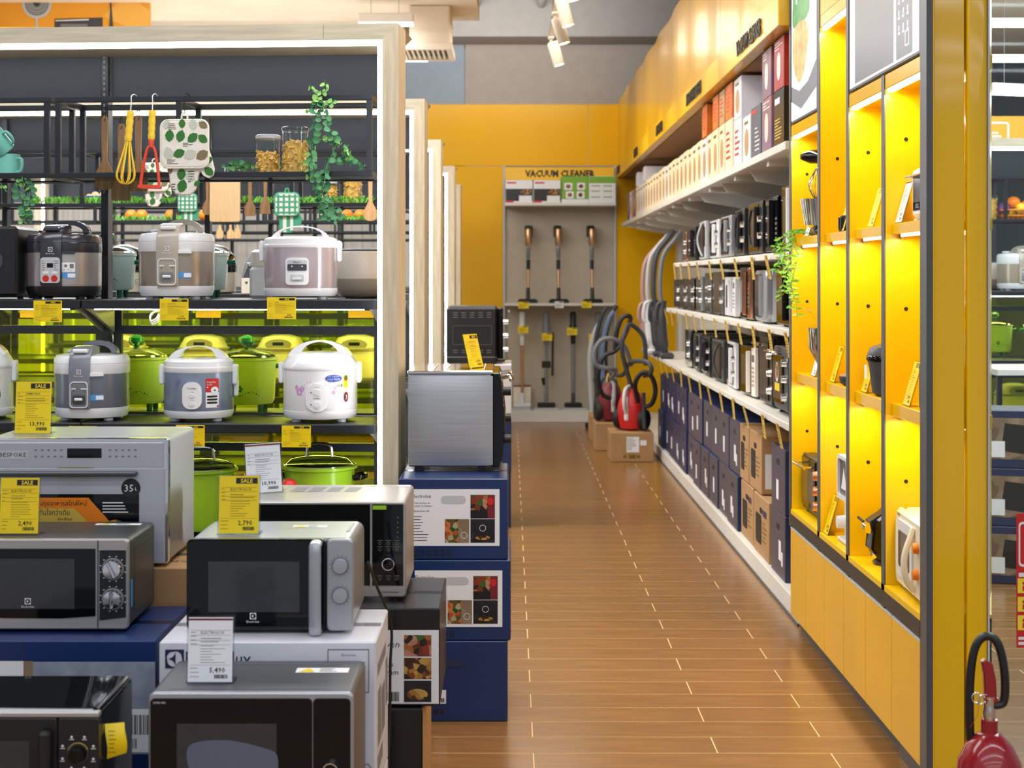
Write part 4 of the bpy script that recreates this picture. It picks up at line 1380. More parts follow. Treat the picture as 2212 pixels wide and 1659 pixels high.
# ------------------------------------------------------------------ goods in the cabinet
def cab_card(px, py_bot, py_top, i, zs, yfar, white, lab, price='2,890'):
    """price card standing on a cabinet shelf, leaning back; px is the left foot"""
    X = 1.315 if px != 1775 else 1.295
    Y = X * FPX / (px - CX)
    far = min(q for q in CYS if q > Y - .08) - .03
    Y = min(Y, far)
    Z = EYE - (py_bot - CY) * Y / FPX
    h = (py_bot - py_top) * Y / FPX
    return card_stand(lab, (X, Y - .04, zs), -90, .085, h, price, 'SHARP', white, not white, 16, i, 'price cards in the yellow cabinet', .03)


S1, S2, S3 = 1.79, 1.18, .556
cards = [(1738, 497, 430, S1, 1, 'white leaning price card on the upper shelf of the farthest cabinet bay'),
         (1752, 800, 742, S2, 1, 'white leaning price card behind the chrome mixer bowl in the farthest bay'),
         (1812, 488, 416, S1, 0, 'yellow price card on the upper shelf of the second bay from the back'),
         (1792, 820, 742, S2, 0, 'yellow price card on the lower shelf of the second bay from the back'),
         (1775, 1140, 1056, S3, 0, 'yellow price card at the counter beside the tall white coffee machine'),
         (1874, 482, 396, S1, 0, 'edge-on yellow price card alone on the upper shelf of the third bay'),
         (1860, 838, 756, S2, 0, 'yellow price card beside the black air fryer pot'),
         (1930, 468, 376, S1, 1, 'cream price card beside the small white oven in the nearest bay'),
         (1950, 862, 766, S2, 0, 'yellow price card on the lower shelf of the nearest bay')]
for i, (px, pb, pt, z, wh, lab) in enumerate(cards):
    cab_card(px, pb, pt, i, z, 0, wh, lab)
# farthest bay: stand mixer, mixing bowl and funnel, black oven
t = thing('stand_mixer', 'black stand mixer with steel whisk half hidden in the farthest bay, upper shelf', 'mixer', (1.32, 6.83, S1), -90)
B().box(-.08, .08, 0, .22, 0, .03, .012).obj('base', 'black_plastic', t)
B().box(-.05, .05, .12, .2, .02, .3, .02).obj('column', 'black_plastic', t)
B().lathe([(.001, -.02), (.04, -.015), (.055, .0), (.05, .18), (.02, .22)], 16).xf(Matrix.Translation((0, .17, .345)) @ Matrix.Rotation(R(90), 4, 'X') @ Matrix.Scale(.6, 4, (0, 1, 0))).obj('head', 'black_gloss', t)
wk = B()
for a in range(0, 180, 45):
    wk.tube(crom([(0, .02, .30), (.035 * math.cos(R(a)), .02 + .035 * math.sin(R(a)), .22), (0, .02, .16), (-.035 * math.cos(R(a)), .02 - .035 * math.sin(R(a)), .22), (0, .02, .30)], 5), .002, 5)
wk.obj('wire_beater', 'chrome', t)
B().lathe([(.02, .03), (.06, .05), (.08, .16), (.083, .16), (.062, .045), (.02, .025)], 20, 0, .03).obj('bowl', 'chrome', t)
t = thing('mixing_bowl', 'polished steel mixer bowl with clear pouring chute in the farthest bay, lower shelf', 'bowl', (1.37, 6.75, S2), 0)
B().lathe([(.03, 0), (.05, .01), (.02, .03), (.04, .05), (.078, .12), (.082, .21), (.079, .21), (.074, .12), (.02, .05)], 24).obj('bowl', 'chrome', t)
B().lathe([(.085, .21), (.087, .218), (.05, .225), (.03, .225)], 24).obj('lid_ring', 'clear_glass', t)
B().prism([(-.03, .22), (.03, .22), (.07, .30), (-.09, .30)], -.05, .05).obj('chute', 'clear_glass', t)
microwave('black mini oven with chrome handle on the counter of the farthest bay', 'oven', .40, .26, .2, (1.33, 6.90, S3), -90, None, 'black_plastic', 'black_gloss', 'copper', 'oven', 'mini_oven')
# trailing plant
t = thing('trailing_plant', 'light green artificial vine trailing down the far edge of the yellow cabinet', 'plant', (1.285, 7.0, S1), 0)
rg = random.Random(5)
mat('vine_leaf', (130, 190, 60), .5, noise=.2)
mat('vine_stem', (90, 150, 50), .5)
stems = []
for k in range(5):
    x0 = -.02 - .008 * k
    L = (.34, .30, .22, .26, .14)[k]
    pts = [(.06, -.05 + .05 * k, .01), (.0, -.04 + .05 * k, .03)] + [(x0 + .012 * math.sin(q * 1.7 + k), -.05 + .055 * k + .015 * math.cos(q * 2 + k), -.02 - L * q / 5) for q in range(6)]
    stems.append(crom(pts, 5))
g = B()
for st in stems:
    g.tube(st, .0015, 5)
g.obj('stem', 'vine_stem', t)
leaves_on(t, stems, leaf_mesh('vine', 'vine_leaf', .028, .010), .014, rg)
# second bay
t = thing('coffee_grinder', 'small black object peeping out on the upper shelf of the second bay', 'grinder', (1.345, 6.22, S1), 0)
B().lathe([(.035, 0), (.038, .01), (.032, .06), (.02, .065), (.001, .066)], 16).obj('body', 'black_plastic', t)
for a in range(0, 360, 30):
    B().box(.033, .039, -.003, .003, .01, .055).xf(Matrix.Rotation(R(a), 4, 'Z')).obj('rib', 'dark_grey', t)
t = thing('food_dish', 'small dark round dish on the lower shelf of the second bay', 'dish', (1.355, 6.2, S2), 0)
B().lathe([(.03, 0), (.045, .008), (.05, .03), (.046, .031), (.04, .012), (.001, .01)], 20).obj('dish', 'dark_grey', t)
B().lathe([(.046, .031), (.05, .037), (.03, .044), (.001, .045)], 20).obj('lid', 'mid_grey', t)
t = thing('coffee_machine', 'tall slim white coffee machine with round dial on the counter of the second bay', 'coffee machine', (1.315, 6.20, S3), -90)
B().prism(rrect(-.09, .09, 0, .34, .02, 4), .03, .2, 'y', .006).obj('body', 'white_plastic', t)
B().frame(rrect(-.09, .09, .17, .345, .025, 4), rrect(-.075, .075, .185, .33, .015, 4), -.0, .03).obj('head_frame', 'white_plastic', t)
B().box(-.075, .075, .01, .03, .185, .33).obj('tank_window', 'window_grey', t)
B().flat([(-.05, .21), (0, .30), (.05, .21)], .009).obj('warning_print', 'print_white', t)
B().lathe([(.001, .04), (.024, .038), (.028, .0)], 20).xf(Matrix.Translation((-.05, .03, .075)) @ Matrix.Rotation(R(90), 4, 'X')).obj('dial', 'white_plastic', t)
B().box(-.085, .085, -.0, .04, 0, .015, .004).obj('drip_tray', 'light_grey', t)
# third bay
t = thing('air_fryer', 'black air fryer pot with clear film on the lower shelf of the third bay', 'air fryer', (1.385, 5.65, S2), -90)
B().lathe([(.06, 0), (.075, .01), (.085, .10), (.092, .13), (.092, .15), (.08, .175), (.04, .19), (.001, .192)], 28).obj('body', 'dark_grey', t)
B().lathe([(.093, .125), (.096, .13), (.096, .14), (.093, .145)], 28).obj('rim', 'black_gloss', t)
for a in range(0, 360, 24):
    B().box(.078, .083, -.002, .002, .15, .172).xf(Matrix.Rotation(R(a), 4, 'Z')).obj('lid_rib', 'dark_grey', t)
B().rect(-.05, -.01, .06, .11, -.093).obj('sticker', 'paper_white', t)
t = thing('espresso_machine', 'black capsule coffee machine with lever on the counter of the third bay', 'coffee machine', (1.325, 5.74, S3), -90)
B().prism([(.02, .02), (.17, .02), (.18, .17), (.14, .20), (.05, .20), (.0, .16), (-.01, .06)], -.055, .055, 'x', .01).obj('body', 'black_gloss', t)
B().prism([(-.012, .16), (.05, .2), (.05, .1), (.0, .1)], -.035, .035, 'x').obj('spout_block', 'black_plastic', t)
B().cyl((-.02, -.01, .135), (.03, -.01, .135), .02, n=14).obj('spout', 'chrome', t)
B().tube([(-.03, -.02, .15), (-.075, -.03, .16)], .005, 8).obj('lever', 'black_plastic', t)
B().lathe([(.04, 0), (.045, .01), (.03, .02)], 16, 0, .05).obj('foot', 'dark_grey', t)
B().prism([(.0, .03), (.07, .03), (.07, .045), (.0, .045)], -.04, .04, 'x').obj('drip_tray', 'chrome', t)
# nearest bay
t = thing('mini_oven', 'small white oven with steel top lip on the upper shelf of the nearest bay', 'oven', (1.33, 5.07, S1), -90)
B().prism(rrect(-.11, .11, .008, .175, .015, 4), .01, .12, 'y', .006).obj('body', 'white_plastic', t)
B().box(-.10, .10, 0, .02, .015, .17, .008).obj('front_frame', 'white_plastic', t)
dr = B().rect(-.085, .085, .035, .145, -.001).obj('door_window', 'window_grey', t)
B().rect(-.085, .085, .035, .062, -.0015).obj('print_band', 'black_gloss', dr)
B().text('I X L', -.03, .05, .014, d=-.002).obj('band_print', 'print_white', dr)
B().box(-.095, .095, -.028, .0, .142, .149, .002).obj('handle_lip', 'steel', t)
feet(t, .2, .12, .008, 'white_plastic')
t = thing('induction_plate', 'thin black upright plate on the lower shelf of the nearest bay', 'appliance', (1.315, 4.955, S2), -90)
B().prism(rrect(-.075, .075, 0, .145, .01, 4), 0, .02, 'y', .004).obj('body', 'black_gloss', t)
B().box(-.02, .02, .02, .06, 0, .01).obj('stand', 'black_plastic', t)
t = thing('microwave_oven', 'cream retro microwave with orange knobs on the counter of the nearest bay', 'microwave', (1.32, 5.14, S3), -92)
w, h, d = .40, .27, .17
pf = [(-w / 2, .03), (-w / 2 + .02, .012), (w / 2 - .02, .012), (w / 2, .03), (w / 2 + .004, h * .5), (w / 2, h - .02), (w / 2 - .02, h), (-w / 2 + .02, h), (-w / 2, h - .02), (-w / 2 - .004, h * .5)]
B().prism(pf, .02, d, 'y', .008).obj('body', 'cream_plastic', t)
B().prism(pf, -.012, .02, 'y', .012).obj('front_frame', 'cream_plastic', t)
dr = B().prism(rrect(-w / 2 + .04, w * .2, .05, h - .03, .03, 5), -.018, -.012).obj('door', 'white_plastic', t)
B().prism(rrect(-w / 2 + .085, w * .12, .085, h - .065, .012, 4), -.0195, -.018).obj('window_pane', 'window_grey', dr)
B().tube(crom([(w * .235, -.014, .04), (w * .25, -.04, h * .3), (w * .25, -.045, h * .55), (w * .235, -.014, h - .03)], 5), .011, 8).obj('handle', 'cream_plastic', dr)
for z in (.10, .185):
    B().lathe([(.001, .02), (.015, .018), (.019, 0)], 20).xf(Matrix.Translation((w * .37, -.012, z)) @ Matrix.Rotation(R(90), 4, 'X')).obj('knob', 'print_orange', t)
B().text('SHARP', -w / 2 + .06, h - .018, .011, d=-.0125).obj('brand_lettering', 'print_black', t)
feet(t, w, d, .014, 'white_plastic')
card_stand('white price card standing on the cream retro microwave', (1.335, 4.99, S3 + .27), -90, .085, .145, '2,390', 'SHARP', True, False, 14, 3, 'price cards in the yellow cabinet', .03)
# ------------------------------------------------------------------ fire extinguisher
FE = at(2137, 604, 3.75)
t = thing('fire_extinguisher', 'dark red fire extinguisher with black hose standing in front of the yellow column', 'extinguisher', (FE.x, 3.75, 0), 0)
mat('fire_red', (150, 24, 34), .18, coat=.4)
B().lathe([(.06, 0), (.078, .01), (.08, .03), (.08, .40), (.074, .445), (.055, .485), (.03, .51), (.022, .515)], 32).obj('cylinder', 'fire_red', t)
B().lathe([(.02, .51), (.02, .545), (.019, .545)], 20).obj('neck_ring', 'fire_red', t)
B().lathe([(.014, .545), (.016, .56), (.013, .575), (.015, .60), (.001, .602)], 16).obj('valve', 'chrome', t)
B().prism([(-.012, .595), (.016, .595), (.014, .64), (.006, .68), (-.012, .69), (-.02, .685), (-.014, .65)], -.010, .010, 'y', .003).obj('lever', 'fire_red', t)
B().prism([(-.012, .586), (.016, .586), (.02, .598), (-.014, .598)], -.012, .012, 'y', .002).obj('carry_handle', 'fire_red', t)
B().tube(crom([(.012, 0, .578), (.035, .0, .59), (.036, .0, .66), (.022, .005, .725), (-.005, .01, .742), (-.03, .012, .715), (-.042, .012, .64), (-.043, .012, .53), (-.036, .02, .46)], 6), .0105, 10).obj('hose', 'black_plastic', t)
B().tube([(-.036, .02, .47), (-.06, .0, .52 - .10), (-.085, -.03, .30), (-.10, -.05, .12)], [.006, .007, .008, .01], 8).obj('discharge_rod', 'light_grey', t)
B().tube(crom([(-.035 + .010 * math.cos(a), -.012, .60 + .012 * math.sin(a)) for a in [q * .6 for q in range(11)]], 3), .0015, 6).obj('safety_ring', 'chrome', t)
B().tube(crom([(-.012, -.012, .59), (-.03, -.014, .585), (-.026, -.014, .605), (-.01, -.012, .607)], 4), .002, 6).obj('safety_pin', 'chrome', t)
B().tube(crom([(-.03, -.014, .585), (-.035, -.02, .56), (-.05, -.015, .53)], 4), .0007, 5).obj('seal_wire', 'print_red', t)
# ================================================================== OAK FRAMED GONDOLAS
def _pad(s, u0, u1, v0, v1, rad, th, n=12, back=.004, oval=False):
    """raised rounded patch, columns along u so that it can be wrapped round a cooker"""
    us = [u0 + (u1 - u0) * (1 - math.cos(math.pi * i / n)) / 2 for i in range(n + 1)]
    lo, hi = [], []
    for u in us:
        if oval:
            q = math.sqrt(max(0, 1 - ((u - (u0 + u1) / 2) / ((u1 - u0) / 2)) ** 2))
            m, hh = (v0 + v1) / 2, (v1 - v0) / 2
            lo.append(m - hh * max(q, .02)); hi.append(m + hh * max(q, .02))
        else:
            e = min(u - u0, u1 - u)
            k = rad - math.sqrt(max(0, rad * rad - (rad - e) ** 2)) if e < rad else 0
            lo.append(v0 + k); hi.append(v1 - k)
    v = []
    for i, u in enumerate(us):
        v += [(u, -th, lo[i]), (u, -th, hi[i]), (u, back, lo[i]), (u, back, hi[i])]
    f = []
    for i in range(n):
        a, b = 4 * i, 4 * i + 4
        f += [(a, b, b + 1, a + 1), (a, a + 2, b + 2, b), (a + 1, b + 1, b + 3, a + 3)]
    f += [(0, 1, 3, 2), (4 * n, 4 * n + 2, 4 * n + 3, 4 * n + 1)]
    return s.add(v, f)


def _wrap(s, r):
    s.v = [((r - y) * math.sin(x / r), -(r - y) * math.cos(x / r), z) for x, y, z in s.v]
    return s


B.pad, B.wrap = _pad, _wrap
GZ = 2.567
SH1, SH2, SH3 = 1.522, 1.047, .60
glass_mat('rack_glass', (170, 186, 182), .08)
mat('slot_light', (120, 124, 128), .4)


def make_rack(parent, x0, x1, mids):
    f0, f1, z0, z1, b = .09, .37, 1.995, 2.31, .021
    rk = B()
    for y in (f0, f1):
        rk.box(x0, x1, y, y + b, z1 - b, z1, .002).box(x0, x1, y, y + b, z0, z0 + b, .002)
    for x in [x0, x1 - b] + list(mids):
        for y in (f0, f1):
            rk.box(x, x + b, y + .0005, y + b - .0005, z0 + b, z1 - b)
        rk.box(x, x + b, f0 + b, f1, z1 - b, z1 - .001)
        rk.box(x, x + b, f0 + b, f1, z0 + .001, z0 + b)
    r = rk.obj('hanging_rack', 'black_steel', parent)
    B().box(x0 + b, x1 - b, f0 + b, f1, z0 + .004, z0 + .010).obj('rack_plate', 'rack_glass', r)
    return r


def gondola(label, loc, rz, W, detail=2, flip=False):
    t = thing('shop_gondola', label, 'gondola', loc, rz, 'oak framed gondolas in rows')
    a, D = .061, .20
    sg = 1
    for x in (0, -W):
        e = -1 if x == 0 else 1
        B().prism([(x, 0), (x, GZ), (x + e * a, GZ - a), (x + e * a, 0)], 0, D).obj('oak_post', 'oak', t)
    B().prism([(0, GZ), (-.285, GZ), (-.285, GZ - a), (-a, GZ - a)], 0.0, .395).obj('oak_beam', 'oak_beam', t)
    B().prism([(-.2865, GZ), (-W, GZ), (-W + a, GZ - a), (-.2865, GZ - a)], 0.0, .395).obj('oak_beam', 'oak_beam', t)
    for x0, x1 in ((-a - .019, -a), (-W + a, -W + a + .019)):
        B().box(x0, x1, .004, .018, .12, GZ - a - .024).obj('led_strip', 'led', t)
    B().box(-W + a, -a, .004, .018, GZ - a - .021, GZ - a).obj('led_strip', 'led', t)
    xs = []
    x = -.09
    while x > -W + .05:
        xs.append(x)
        x -= 1.15
    for i, x in enumerate(xs):
        up = B().box(x - .03, x, .37, .43, 0, GZ - .02, .002).obj('upright', 'black_steel', t)
        if detail > 1:
            sl = B()
            for k in range(26):
                sl.box(x - .02, x - .012, .3685, .3705, 1.95 + k * .022, 1.962 + k * .022)
            sl.obj('slots', 'slot_light', up)
            for zz in (2.03, 2.10, 2.20, 2.27):
                B().cyl((x - .005, .366, zz), (x - .005, .372, zz), .003, n=6).obj('screw', 'copper', up)
    for x1, x0 in zip(xs[:-1], xs[1:]):
        B().box(x0 + .003, x1 - .033, .40, .415, 2.33, GZ - .02).obj('back_panel', 'navy_steel', t)
        for z in (SH1, SH2, SH3):
            th = .035
            sh = B().box(x0 - .0, x1 - .005, .05, .80, z - th, z, .003).obj('gondola_shelf', 'black_steel', t)
            if z == SH1:
                B().box(x0 + .05, x1 - .05, .055, .067, z - th - .004, z - th).obj('led_bar', 'led', sh)
            B().box(x0 + .05, x1 - .05, .62, .635, z - th - .007, z - th).obj('led_bar', 'led', sh)
            for xx in (x1 - .03, x0 + .012):
                B().prism([(.06, z - th), (.38, z - th), (.38, z - th - .10), (.14, z - th - .02)], xx, xx + .012, 'x').obj('bracket', 'silver_paint', sh)
        for z0, z1 in ((SH2, SH1 - .035), (SH3, SH2 - .035)):
            zb = z1 - .075
            fr = B().frame([(x0 + .006, z0 + .003), (x1 - .036, z0 + .003), (x1 - .036, z1), (x0 + .006, z1)], [(x0 + .04, z0 + .012), (x1 - .068, z0 + .012), (x1 - .068, z1 - .012), (x0 + .04, z1 - .012)], .418, .44).box(x0 + .04, x1 - .068, .418, .438, zb - .034, zb).obj('panel_frame', 'navy_steel', t)
            B().box(x0 + .04, x1 - .068, .427, .431, z0 + .012, z1 - .012).obj('lime_pane', 'lime_glass', fr)
    B().box(-W + a, -a, .06, .80, 0, .12, .004).obj('base', 'black_steel', t)
    return t, xs


G1 = (Vector((-.42, 5.9, 0)), -4.0)
G2 = (Vector((-.455, 8.36, 0)), -2.0)
G3 = (Vector((-.475, 10.8, 0)), -2.0)
G4 = (Vector((-.470, 13.3, 0)), -2.0)
G5 = (Vector((-.500, 15.9, 0)), -1.0)
GR = (Vector((5.3, 10.75, 0)), 2.0)


def gw(G, px, py, d):
    """world point on the plane at local depth d of a gondola, seen at a photo pixel"""
    loc, rz = G
    r = R(rz)
    n = Vector((-math.sin(r), math.cos(r), 0))
    dr = Vector(((px - CX) / FPX, 1, -(py - CY) / FPX))
    tt = (d + loc.dot(n)) / dr.dot(n)
    return Vector((0, 0, EYE)) + dr * tt


def glx(G, px, d):
    p = gw(G, px, CY, d) - G[0]
    r = R(G[1])
    return p.x * math.cos(r) + p.y * math.sin(r)


def gpt(G, x, y, z):
    r = R(G[1])
    return Vector((G[0].x + x * math.cos(r) - y * math.sin(r), G[0].y + x * math.sin(r) + y * math.cos(r), z))


for nm, G, W, labs in (('1', G1, 2.46, 'near oak framed gondola with rice cookers and white light strips'), ('2', G2, 3.61, 'second oak framed gondola behind the rice cooker one'), ('3', G3, 3.61, 'third oak framed gondola, its post peeping left of the yellow wall'), ('4', G4, 3.61, 'fourth oak framed gondola towards the yellow back wall'), ('5', G5, 3.61, 'farthest oak framed gondola nearest the yellow back wall'), ('R', GR, 2.46, 'oak framed gondola seen through the glass at the right edge')):
    t, xs = gondola(labs, G[0], G[1], W, 2 if nm == '1' else 1)
    for x1, x0 in zip(xs[:-1], xs[1:]):
        if nm == '1':
            make_rack(t, x0 - .118, x1 - .025 if x1 > -.2 else x1 - .142, [x0 + .36])
        else:
            make_rack(t, x0 - .02, x1 - .04, [x0 + .5])

for x0, x1 in ((-2.35, -1.29), (-1.20, -.14)):
    for z in (SH1, SH2):
        p = gpt(G1, (x0 + x1) / 2, .60, z - .05)
        area('rear_shelf_glow', p, x1 - x0, .03, 4, (1, 1, .95), (R(8), 0, R(-4)))
p = gpt(GR, -1.2, .6, SH1 - .05)
area('rear_shelf_glow', p, 2.0, .03, 14, (1, 1, .95))

# ------------------------------------------------------------------ rice cookers
mat('mint', (188, 212, 208), .25)
mat('mint_dark', (150, 186, 182), .25)
mat('deep_green', (10, 96, 74), .25)
mat('beige_plastic', (176, 166, 152), .25, coat=.2)
mat('grey_plastic', (124, 128, 138), .25, coat=.2)
mat('beige_metal', (170, 158, 144), .25, metal=.45, noise=.05)
mat('grey_metal', (126, 134, 148), .25, metal=.45, noise=.05)
mat('lilac_metal', (196, 182, 188), .16, metal=.35, coat=.3)
mat('blue_metal', (148, 162, 188), .25, metal=.4, noise=.05)
mat('cooker_steel', (196, 190, 188), .32, metal=.75)
mat('charcoal', (52, 52, 60), .22, coat=.3)


def feet3(t, r, m):
    for a in (35, 145, 215, 325):
        B().cyl((r * .72 * math.cos(R(a)), r * .72 * math.sin(R(a)), 0), (r * .72 * math.cos(R(a)), r * .72 * math.sin(R(a)), .014), .018, n=10).obj('foot', m, t)


def strap_cooker(label, loc, rz, r, body, strap, top, base, logo=True, style=0):
    """jar cooker with a wide moulded strap running over lid and front"""
    k = r / .148
    t = thing('rice_cooker', label, 'rice cooker', loc, rz, 'rice cookers on the gondola shelves')
    feet3(t, r, base)
    B().lathe([(r * .80, .010), (r * .93, .014), (r * .985, .035), (r * .985, .052 * k)], 48).obj('base_ring', base, t)
    B().lathe([(r * .975, .052 * k), (r * .985, .06 * k), (r * .985, .185 * k)], 48).obj('body', body, t)
    B().lathe([(r * .99, .185 * k), (r, .188 * k), (r, .222 * k)], 48).obj('collar', top, t)
    B().lathe([(r * .99, .222 * k), (r * .985, .224 * k), (r, .226 * k), (r * .99, .243 * k), (r * .93, .256 * k), (r * .6, .262 * k), (.001, .264 * k)], 48).obj('lid', top, t)
    w = .042 * k
    o = [(-r * 1.02, .05 * k), (-r * 1.045, .06 * k), (-r * 1.05, .20 * k), (-r * 1.02, .235 * k), (-r * .93, .268 * k), (-r * .72, .290 * k), (-r * .45, .297 * k), (-r * .2, .292 * k), (-r * .2, .25 * k), (-r * .85, .24 * k), (-r * .93, .05 * k)]
    sp = B().prism(o, -w, w, 'x', .004).obj('strap', strap, t)
    B().box(-w * .7, w * .7, -r * .99, -r * .80, .268 * k, .284 * k, .004).xf(Matrix.Rotation(R(0), 4, 'X')).obj('lid_button', 'white_plastic' if style else strap, sp)
    B().prism(ell(r * .18, .262 * k, r * .55, .052 * k, 24, 0, 180) + list(reversed(ell(r * .18, .262 * k, r * .40, .034 * k, 24, 0, 180))), -r * .12, r * .12, 'y', .003).obj('carry_handle', strap if style != 2 else 'beige_plastic', t)
    B().lathe([(.02, .262 * k), (.03, .268 * k), (.028, .275 * k), (.001, .276 * k)], 16, -r * .55, r * .1).obj('steam_vent', top, t)
    B().pad(.25 * r, .62 * r, .178 * k, .190 * k, .004, .006).wrap(r).obj('side_grip', top, t)
    d = -r * 1.052
    if style == 0:
        pn = B().prism(rrect(-w * .92, w * .92, .065 * k, .165 * k, .012, 4), d - .003, d + .004).obj('control_panel', 'light_grey', sp)
        B().rect(-.012, .012, .125 * k, .142 * k, d - .0036).obj('display', 'black_gloss', pn)
        for sx_ in (-1, 1):
            B().flat(ell(sx_ * .017, .082 * k, .013, .013, 20), d - .0036).obj('round_button', 'print_red', pn)
            B().prism(rrect(sx_ * .017 - .011, sx_ * .017 + .011, .100 * k, .110 * k, .005, 3), d - .0045, d - .003).obj('oval_button', 'white_plastic', pn)
        B().lines(.016, .034, .112 * k, .155 * k, d - .0036, 5, 2, .25).lines(-.034, -.016, .112 * k, .155 * k, d - .0036, 5, 3, .25).obj('panel_print', 'print_grey', pn)
    else:
        B().frame(rrect(-w * .85, w * .85, .055 * k, .158 * k, .014, 4), rrect(-w * .78, w * .78, .059 * k, .154 * k, .012, 4), d - .002, d + .003).obj('panel_edge', top, sp)
        rc = B().prism(rrect(-w * .6, w * .6, .07 * k, .105 * k, .008, 3), d - .0025, d + .003).obj('switch_recess', 'dark_grey' if style == 1 else 'mid_grey', sp)
        B().box(-w * .38, w * .38, d - .010, d, .083 * k, .094 * k, .003).obj('switch_lever', 'white_plastic', rc)
        for sx_ in (-1, 1):
            B().flat(ell(sx_ * w * .5, .122 * k, .003, .003, 10), d - .001).obj('indicator', 'print_brown', sp)
        B().lines(-w * .7, -w * .25, .125 * k, .135 * k, d - .001, 1, 2, .5).lines(w * .2, w * .8, .125 * k, .135 * k, d - .001, 1, 2, .5).obj('panel_print', 'print_white', sp)
    if logo:
        lg = B()
        logo_mark(lg, 0, .196 * k, .009 * k, d - .001)
        lg.text('Electrolux', 0, .180 * k, w=.034 * k, d=d - .001).obj('brand_lettering', 'print_white', sp)
    st = B().pad(.042, .092, .083 * k, .105 * k, .002, .0008, back=.0005).wrap(r * .987).obj('energy_sticker', 'sky_blue', t)
    B().pad(.062, .091, .086 * k, .102 * k, .001, .0014, back=.0004).wrap(r * .987).text('2', .0, 0, .001, d=0).obj('sticker_field', 'paper_white', st)
    if style == 0:
        st = B().pad(.042, .09, .108 * k, .145 * k, .002, .0008, back=.0005).wrap(r * .987).obj('spec_sticker', 'paper_white', t)
        B().rect(.07, .085, .122 * k, .14 * k, -.0012).lines(.045, .088, .11 * k, .12 * k, -.0012, 2, 3, .4).flat(ell(.055, .132 * k, .006, .006, 12), -.0012).wrap(r * .987).obj('sticker_print', 'print_grey', st)
    return t


